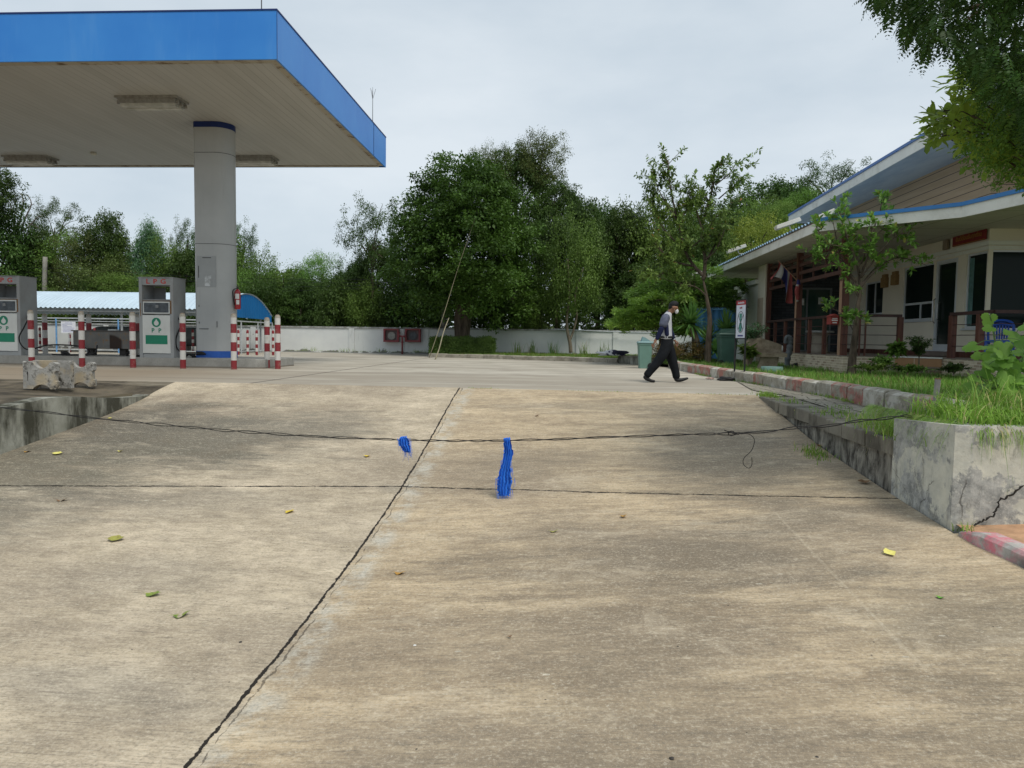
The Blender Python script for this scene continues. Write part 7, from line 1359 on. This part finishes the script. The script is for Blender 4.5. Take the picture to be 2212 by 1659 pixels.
# large leaved plant at the right edge
PLM = leafmat('large_leaf', (.035, .10, .015), (.20, .34, .06), rough=.45, tr=.3)
def lobed(c, d, nrm_, size, rr):
    """palmate lobed leaf as a fan"""
    d = nrm(np.array(d, float)); nn = nrm(np.array(nrm_, float)-d*np.dot(d, nrm_)); s = np.cross(d, nn); K = 30; V = [np.array(c, float)]
    for i in range(K+1):
        a = -2.75+5.5*i/K; lob = .62+.38*abs(math.cos(a*1.62))**.8; tooth = 1+.11*(i % 2); r__ = size*lob*tooth*(.75+.25*math.cos(a)); u_ = r__*math.cos(a); v_ = r__*math.sin(a); V.append(c+d*(u_+.15*size)+s*v_-nn*(.22*(u_*u_+v_*v_)/size)+nn*.05*size*math.cos(a*3.2))
    return V, [(0, i+1, i+2) for i in range(K)]
def bigplant(label, Yd, stems, lv, sz, mt, seed, name='plant'):
    rr = np.random.default_rng(seed); p0 = PY(*stems[0][0], Yd); t = thing(name, label, 'plant', tuple(p0)); b = MB(); V, Fq = [], []
    SP = []
    for st in stems: 
        P = [PY(a, c, Yd+rr.uniform(-.1, .1)) for a, c in st]; q = smoothpath(P, 4); b.tube(q, np.linspace(.014, .006, len(q)), 6); SP += [np.array(v) for v in q]
    for (px, py, s_) in lv:
        c = PY(px, py, Yd+rr.uniform(-.35, .35)); near = min(SP, key=lambda v: np.linalg.norm(v-c)+.6*max(0, v[2]-c[2])); b.tube(smoothpath([tuple(near), tuple((near+c)/2+np.array([0, 0, .04])), tuple(c)], 3), .004, 5); o = nrm(c-near+1e-3); v, f = lobed(c, [o[0]*.8+rr.normal()*.3, -.5+rr.normal()*.4, -.25+rr.normal()*.2], [rr.normal()*.3, -.6+rr.normal()*.25, .8], s_*Yd/F, rr); k = len(V); V += v; Fq += [tuple(i+k for i in ff) for ff in f]
    b.build('stem', mat('stem_green', (.12, .2, .07), .2, 9), t, True); me = npmesh('big_leaves', np.array(V)-np.array(t['_loc']), Fq, mt, 3); link('leaves', me, t); return t
rr = np.random.default_rng(8); lv = [(2138, 682, 20), (2142, 706, 17), (2108, 745, 22), (2180, 725, 26), (2205, 735, 26), (2150, 770, 30), (2185, 760, 28), (2210, 780, 30), (2120, 800, 24), (2145, 812, 26), (2175, 800, 32), (2200, 815, 26), (2130, 830, 20), (2160, 835, 22), (2195, 850, 26), (2105, 830, 18), (2212, 700, 26), (2212, 845, 24), (2168, 742, 24), (2195, 785, 26), (2110, 815, 15), (2155, 790, 22), (2225, 760, 30), (2240, 800, 30), (2240, 720, 28), (2180, 830, 24)]+[(rr.uniform(2118, 2235), rr.uniform(745, 862), rr.uniform(13, 27)) for _ in range(48)]
bigplant('big lobed leaf plant rising from the tall grass at the right edge', 9.2, [[(2172, 875), (2175, 830), (2178, 780), (2185, 740)], [(2178, 870), (2165, 800), (2150, 740), (2143, 700), (2139, 684)], [(2180, 870), (2200, 820), (2212, 760)], [(2175, 870), (2150, 840), (2120, 820)]], lv, 1, PLM, 8)
c = PY(2165, 855, 9.5); rr = np.random.default_rng(3); V, Fq = [], []
for i in range(7): v, f = lobed(c+rdir(1, rr)[0]*np.array([.08, .05, .07]), rdir(1, rr)[0], [rr.normal()*.4, -.8, .5], .14, rr); k = len(V); V += v; Fq += [tuple(j+k for j in ff) for ff in f]
MB; tag(link('withered_leaves', npmesh('withered', np.array(V)-c, Fq, leafcol('withered_yellow', (.42, .24, .03)), 3), None, tuple(c)), 'bunch of withered orange yellow leaves low in the large leaved plant', 'leaves')

# ---- overhanging trees at the upper right, close to the camera
FRO = leafmat('frond_leaf', (.008, .024, .006), (.034, .075, .013), tr=.25); BRD = leafmat('broad_leaf', (.03, .085, .012), (.24, .36, .05), tr=.35)
def inpoly(px, py, poly):
    x = np.asarray(px); y = np.asarray(py); c = np.zeros(len(x), bool); n_ = len(poly)
    for i in range(n_):
        (x1, y1), (x2, y2) = poly[i], poly[(i+1) % n_]; k = ((y1 > y) != (y2 > y)) & (x < (x2-x1)*(y-y1)/(y2-y1+1e-9)+x1); c ^= k
    return c
def samp(n_, poly, rr, x0=1850, x1=2500, y0=-260, y1=520):
    o = []; 
    while len(o) < n_: a = rr.uniform(x0, x1, 4000); b_ = rr.uniform(y0, y1, 4000); k = inpoly(a, b_, poly); o += list(zip(a[k], b_[k]))
    return o[:n_]
rr = np.random.default_rng(55)
t = thing('tree', 'overhanging tree with drooping feathery fronds in the upper right corner', 'tree', (5.9, 7.6, .15))
polyF = [(1885, -30), (1878, 4), (1905, 30), (1930, 40), (1960, 90), (2000, 115), (2040, 100), (2075, 130), (2095, 160), (2150, 215), (2215, 300), (2500, 340), (2500, -260), (1850, -260)]
pts = samp(3600, polyF, rr); P_, T_, N_, L_, W_ = [], [], [], [], []; b = MB()
for (a, c) in pts:
    Yd = rr.uniform(6.1, 8.6); p = PY(a, c-20, Yd); az = rr.uniform(0, 6.28); el = rr.uniform(-1.1, .1); d = np.array([math.cos(az)*math.cos(el)-.35, math.sin(az)*math.cos(el), math.sin(el)-.3]); d = nrm(d); Lf = rr.uniform(.14, .27); m_ = 10
    s = nrm(np.cross(d, [0, 0, 1.])+1e-4); nv = np.cross(s, d); f_ = np.linspace(.12, 1, m_); q = p+d*(Lf*f_)[:, None]+np.array([0, 0, -.35*Lf])*(f_**2)[:, None]
    for sg in (-1, 1): P_.append(q); T_.append(nrm(s*sg+d*.35+np.array([0, 0, -.25])+rr.normal(size=(m_, 3))*.12)); N_.append(np.tile(nv, (m_, 1))+rr.normal(size=(m_, 3))*.25); L_.append(.062*np.sin(np.pi*(.15+.8*f_))*rr.uniform(.8, 1.2)); 
P_ = np.concatenate(P_); L_ = np.concatenate(L_); link('crown', leafmesh('frond_crown', FRO, P_-np.array(t['_loc']), np.concatenate(T_), np.concatenate(N_), L_, L_*.42), t)
b.tube(smoothpath([(5.9, 7.6, 0), (5.85, 7.6, 1.5), (5.75, 7.5, 3), (5.6, 7.5, 4.6), (5.5, 7.4, 6.5)], 5), np.linspace(.2, .1, 21), 10)
for e_ in ((1900, -10, 7.4), (1950, 60, 7.2), (2040, 80, 7.2), (2100, 160, 7.8), (1960, -120, 7.), (2120, 60, 6.8), (2180, 250, 7.)):
    q = PY(e_[0], e_[1], e_[2]); s = np.array([5.65, 7.5, 3.7+rr.uniform(0, 1.4)]); b.tube(smoothpath([tuple(s), tuple((s+q)/2+np.array([0, 0, .35])), tuple(q)], 5), np.linspace(.05, .006, 11), 6)
b.build('trunk', BARK, t, True)
t = thing('tree', 'tree with broad glossy leaves hanging below the feathery fronds at right', 'tree', (6.9, 9.2, .15))
polyB = [(2090, 140), (2060, 150), (2075, 185), (2055, 200), (2060, 225), (2040, 245), (2015, 240), (2008, 262), (2018, 285), (2000, 300), (2030, 308), (2062, 328), (2085, 310), (2105, 345), (2135, 355), (2212, 372), (2500, 430), (2500, 100)]
BP = [(2000, 237, 12), (2010, 296, 12), (2020, 300, 14), (2045, 200, 10), (2052, 165, 9)]; pts = samp(760, polyB, rr); P_, T_, N_, L_, W_ = [], [], [], [], []; b = MB()
for (a, c) in pts:
    Yd = rr.uniform(8.3, 10.2); p = PY(a, c, Yd); k = rr.integers(6, 11); d = rdir(k, rr)*np.array([1, 1, .7])+np.array([-.35, -.1, .05]); P_.append(p+d*.02+rr.normal(size=(k, 3))*.05); T_.append(d); N_.append(np.array([0, -.2, 1.])+rdir(k, rr)*.6); L_.append(rr.uniform(.09, .18, k)); W_.append(np.full(k, .40)); b.tube([tuple(p), tuple(p+np.array([.14, .02, .05])), tuple(p+np.array([.3, .05, -.02]))], [.004, .006, .008], 4, False)
P_ = np.concatenate(P_); L_ = np.concatenate(L_); W_ = np.concatenate(W_)*L_
link('crown', leafmesh6('broad_crown', BRD, P_-np.array(t['_loc']), np.concatenate(T_), np.concatenate(N_), L_, W_, fold=.08, wpos=.6), t)
pts = samp(520, [(2110, 360), (2085, 320), (2120, 240), (2220, 250), (2500, 280), (2500, 460), (2180, 385), (2130, 375)], rr); P2, T2, N2, L2 = [], [], [], []
for (a, c) in pts:
    p = PY(a, c, rr.uniform(8, 9.8)); k = 26; o_ = rdir(k, rr)*.16; P2.append(p+o_); T2.append(rdir(k, rr)+np.array([0, 0, -.3])); N2.append(np.array([0, 0, 1.])+rdir(k, rr)*.6); L2.append(rr.uniform(.03, .07, k))
P2 = np.concatenate(P2); L2 = np.concatenate(L2); link('inner_foliage', leafmesh('inner_foliage', leafmat('inner_leaf', (.025, .08, .014), (.11, .21, .035), tr=.3), P2-np.array(t['_loc']), np.concatenate(T2), np.concatenate(N2), L2, L2*.45), t)
b.tube(smoothpath([(6.9, 9.2, 0), (6.9, 9.2, 1.2), (6.75, 9.2, 2.5), (6.6, 9.1, 4)], 5), np.linspace(.14, .06, 16), 8)
for e_ in ((2010, 240), (2010, 300), (2060, 170), (2110, 300), (2150, 400), (2080, 240)): q = PY(e_[0], e_[1], 9.1); s = np.array([6.7, 9.15, 2.6+rr.uniform(0, 1.2)]); b.tube(smoothpath([tuple(s), tuple((s+q)/2+np.array([0, 0, .3])), tuple(q)], 5), np.linspace(.035, .006, 11), 6)
b.build('trunk', BARK, t, True)

# ================================================================ WALKING MAN
def skin(name, verts, edges, radii, mt, parent, root=0, sub=2, closed=True):
    g_ = 1.17 if sub > 1 else 1.1; radii = [tuple(q*g_ for q in r_) if isinstance(r_, tuple) else r_*g_ for r_ in radii]
    me = bpy.data.meshes.new(name); me.from_pydata([tuple(v) for v in verts], edges, []); o = bpy.data.objects.new('tmp', me); COL.objects.link(o)
    sk = o.modifiers.new('s', 'SKIN'); 
    for i, r_ in enumerate(radii): me.skin_vertices[0].data[i].radius = r_ if isinstance(r_, tuple) else (r_, r_)
    me.skin_vertices[0].data[root].use_root = True; sk.use_smooth_shade = True; sk.branch_smoothing = .6
    s = o.modifiers.new('b', 'SUBSURF'); s.levels = sub; s.render_levels = sub
    bpy.context.view_layer.update(); m2 = bpy.data.meshes.new_from_object(o.evaluated_get(bpy.context.evaluated_depsgraph_get())); bpy.data.objects.remove(o); m2.name = name; m2.transform(Matrix.Translation(-Vector(parent['_loc'])))
    m2.materials.clear(); m2.materials.append(mt); m2.polygons.foreach_set('use_smooth', [True]*len(m2.polygons)); return link(name, m2, parent)
SKN = mat('skin', (.25, .13, .08), .12, 8, .55, .35); SHW = mat('shirt_white', (.46, .47, .5), .12, 14, .85, .2, 0, .1); SHG = mat('shirt_grey', (.10, .11, .155), .25, 16, .85, .2, 0, .1); NVY = mat('shirt_navy', (.012, .016, .05), .2, 12, .85, .2); TRS = mat('trousers_black', (.007, .0085, .011), .3, 14, .85, .2, 0, .15); SHO = mat('shoe_black', (.012, .012, .013), .2, 9, .5); HAI = mat('hair_black', (.008, .008, .009), .3, 60, .7, .3, 0, .6); MSK = mat('mask_white', (.62, .63, .64), .05, 20, .8); WCH = mat('watch_metal', (.6, .6, .6), .1, 8, .3, .5, .8)
PF = PZ(1450, 830, 0); UX, UY = float(PZ(1440, 829, 0)[0]), 15.72
man = thing('person', 'man in black trousers, grey and white shirt and face mask walking right across the forecourt', 'person', (UX, UY, 0)); K = .001226
# z-units of the close-up: x, y(down) and lateral offset (+ away from the camera)
def J(x, y, l=0.): return (UX+(x-480)*K, UY+l, (1577-y)*K)
LN, LF = -.095, .095
hipc = J(515, 860); body_v = [J(512, 850), J(500, 700), J(490, 560), J(500, 445), J(535, 385), J(565, 350), J(615, 305), J(618, 250),   # 0 pelvis 1 belly 2 chest 3 upper chest 4 neck base 5 neck 6 jaw 7 cranium
  J(505, 900, LN), J(400, 1150, LN), J(200, 1400, LN), J(545, 900, LF), J(625, 1170, LF), J(700, 1440, LF),    # near (rear) leg 8-10, far (front) leg 11-13
  J(455, 455, -.17), J(385, 670, -.22), J(312, 830, -.21), J(285, 880, -.21),   # near arm 14-17
  J(515, 455, .17), J(590, 660, .2), J(655, 820, .2), J(680, 870, .2)]          # far arm 18-21
be = [(0, 1), (1, 2), (2, 3), (3, 4), (4, 5), (5, 6), (6, 7), (0, 8), (8, 9), (9, 10), (0, 11), (11, 12), (12, 13), (3, 14), (14, 15), (15, 16), (16, 17), (3, 18), (18, 19), (19, 20), (20, 21)]
br = [(.075, .07), (.08, .07), (.09, .08), (.085, .07), .052, .054, (.086, .08), (.098, .1), .05, .036, .026, .05, .036, .026, .04, .03, .026, (.03, .02), .04, .03, .026, (.03, .02)]
body = skin('body', body_v, be, br, SKN, man)
# hands: palm and separate fingers
for (wr, kn, sg, lat) in ((J(300, 855, -.21), J(262, 925, -.215), -1, -.21), (J(668, 845, .2), J(702, 905, .2), 1, .2)):
    wr = Vector(wr); kn = Vector(kn); d = (kn-wr).normalized(); sp = Vector((0, 1, 0)); pv = [wr, wr.lerp(kn, .55), kn]; skin('hand', pv, [(0, 1), (1, 2)], [(.022, .018), (.034, .016), (.036, .014)], SKN, body)
    for i, (o_, l_) in enumerate(((-.027, .068), (-.009, .078), (.009, .074), (.027, .058))):
        side = Vector((d.z, 0, -d.x))*(1 if sg < 0 else -1); a = kn+sp*o_*.5+side*o_*.9-d*.01; c1 = Vector((sg*-.25*-1, 0, 0)); bend = d*.9+Vector((.25*(-1 if sg > 0 else 1), 0, -.15)); p1 = a+d*l_*.45; p2 = p1+bend.normalized()*l_*.32; p3 = p2+(bend+Vector((.25*(1 if sg < 0 else -1), 0, 0))).normalized()*l_*.25
        skin('finger', [a, p1, p2, p3], [(0, 1), (1, 2), (2, 3)], [.0095, .0088, .008, .0065], SKN, body, sub=1)
    th = wr.lerp(kn, .3)+Vector((.018, -.012, 0)); skin('thumb', [th, th+d*.03+Vector((.022, -.01, 0)), th+d*.06+Vector((.03, -.012, 0))], [(0, 1), (1, 2)], [.012, .0105, .008], SKN, body, sub=1)
# face: nose, ears, eyes behind the mask
skin('nose', [J(660, 285), J(690, 318), J(672, 330)], [(0, 1), (1, 2)], [.012, .014, .01], SKN, body, sub=1)
for l in (-.082, .082): skin('ear', [J(588, 270, l), J(594, 300, l*1.08), J(598, 322, l)], [(0, 1), (1, 2)], [(.008, .018), (.01, .022), (.006, .012)], SKN, body, sub=1)
for l in (-.032, .032): MB().lathe(J(668, 268, l), [(.002, -.01), (.011, -.004), (.011, .004), (.002, .01)], 8).build('eye', HAI, body)
hb = MB()
for (cx_, cy2, rx, ry, rz) in ((612, 246, .100, .092, .084), (578, 275, .068, .08, .078)):
    c0 = J(cx_, cy2); vs = []; NL, NK = 12, 18
    for i in range(NL+1):
        ph_ = math.pi*i/NL
        for k in range(NK): th_ = 2*math.pi*k/NK; q_ = 1+.03*math.sin(th_*7+i*2)+random.uniform(-.015, .015); vs.append((c0[0]+rx*math.sin(ph_)*math.cos(th_)*q_+.018*math.cos(ph_), c0[1]+ry*math.sin(ph_)*math.sin(th_)*q_, c0[2]+rz*math.cos(ph_)*q_))
    hb.add(vs, [(i*NK+k, i*NK+(k+1) % NK, (i+1)*NK+(k+1) % NK, (i+1)*NK+k) for i in range(NL) for k in range(NK)])
hb.build('hair', HAI, man, True)
mk = skin('face_mask', [J(628, 355), J(660, 342), J(682, 352), J(652, 398)], [(0, 1), (1, 2), (2, 3)], [(.056, .056), (.05, .05), (.034, .036), (.038, .034)], MSK, man)
b = MB(); 
for l in (-1, 1): b.tube([J(655, 315, l*.05), J(620, 295, l*.082), J(597, 280, l*.088)], .0025, 4); b.tube([J(655, 375, l*.04), J(625, 340, l*.08), J(600, 315, l*.088)], .0025, 4)
b.build('ear_loop', MSK, mk)
# clothes
sh = skin('shirt', [J(505, 850), J(504, 800), J(497, 690), J(487, 570), J(497, 465), J(535, 395), J(552, 365)], [(0, 1), (1, 2), (2, 3), (3, 4), (4, 5), (5, 6)], [(.13, .11), (.135, .11), (.135, .11), (.145, .115), (.14, .1), (.075, .062), (.058, .052)], SHW, man)
skin('sleeve', [J(500, 440, -.07), J(462, 470, -.165), J(430, 560, -.20), J(412, 640, -.22)], [(0, 1), (1, 2), (2, 3)], [.07, .086, .08, .082], SHG, sh)
skin('sleeve', [J(520, 440, .07), J(520, 470, .165), J(550, 560, .19), J(575, 640, .2)], [(0, 1), (1, 2), (2, 3)], [.07, .084, .076, .07], SHG, sh)
skin('side_panel', [J(478, 540, -.10), J(485, 620, -.1), J(490, 710, -.098), J(505, 800, -.096)], [(0, 1), (1, 2), (2, 3)], [(.06, .05), (.066, .05), (.066, .05), (.066, .05)], NVY, sh)
skin('collar', [J(525, 395, 0), J(548, 372, 0)], [(0, 1)], [(.075, .07), (.07, .066)], SHG, sh)
skin('under_sleeve', [J(410, 610, -.22), J(385, 680, -.225), J(345, 775, -.215), J(312, 850, -.21)], [(0, 1), (1, 2), (2, 3)], [.055, .05, .042, .036], NVY, man)
skin('under_sleeve', [J(568, 610, .2), J(595, 670, .2), J(628, 755, .2), J(658, 832, .2)], [(0, 1), (1, 2), (2, 3)], [.052, .046, .038, .034], NVY, man)
tv = [J(508, 755), J(512, 850), J(500, 960, -.075), J(435, 1100, LN), J(330, 1260, LN), J(205, 1415, LN), J(160, 1485, LN), J(545, 960, .075), J(598, 1110, LF), J(650, 1270, LF), J(698, 1430, LF), J(708, 1525, LF)]
skin('trousers', tv, [(0, 1), (1, 2), (2, 3), (3, 4), (4, 5), (5, 6), (1, 7), (7, 8), (8, 9), (9, 10), (10, 11)], [(.13, .115), (.14, .12), .125, .105, .085, .072, .078, .128, .105, .085, .072, .076], TRS, man, 1)
bl = MB().lathe(J(508, 795), [(.14, -.022), (.145, 0), (.14, .02)], 18); bl.build('belt', SHO, man)
skin('shoe', [J(125, 1455, LN), J(170, 1508, LN), J(250, 1545, LN), J(325, 1555, LN)], [(0, 1), (1, 2), (2, 3)], [(.05, .04), (.05, .042), (.042, .03), (.032, .024)], SHO, man)
skin('shoe', [J(680, 1475, LF), J(705, 1535, LF), J(790, 1532, LF), J(910, 1495, LF)], [(0, 1), (1, 2), (2, 3)], [(.05, .046), (.046, .045), (.044, .036), (.026, .02)], SHO, man)
w_ = MB(); c = Vector(J(660, 832, .2)); dv = (Vector(J(680, 870, .2))-Vector(J(655, 820, .2))).normalized(); w_.tube([c-dv*.012, c+dv*.012], .04, 12); w_.build('wristwatch', WCH, man)

# ---------------------------------------------------------------- tidy
for o in list(bpy.data.objects):
    if '_loc' in o: del o['_loc']
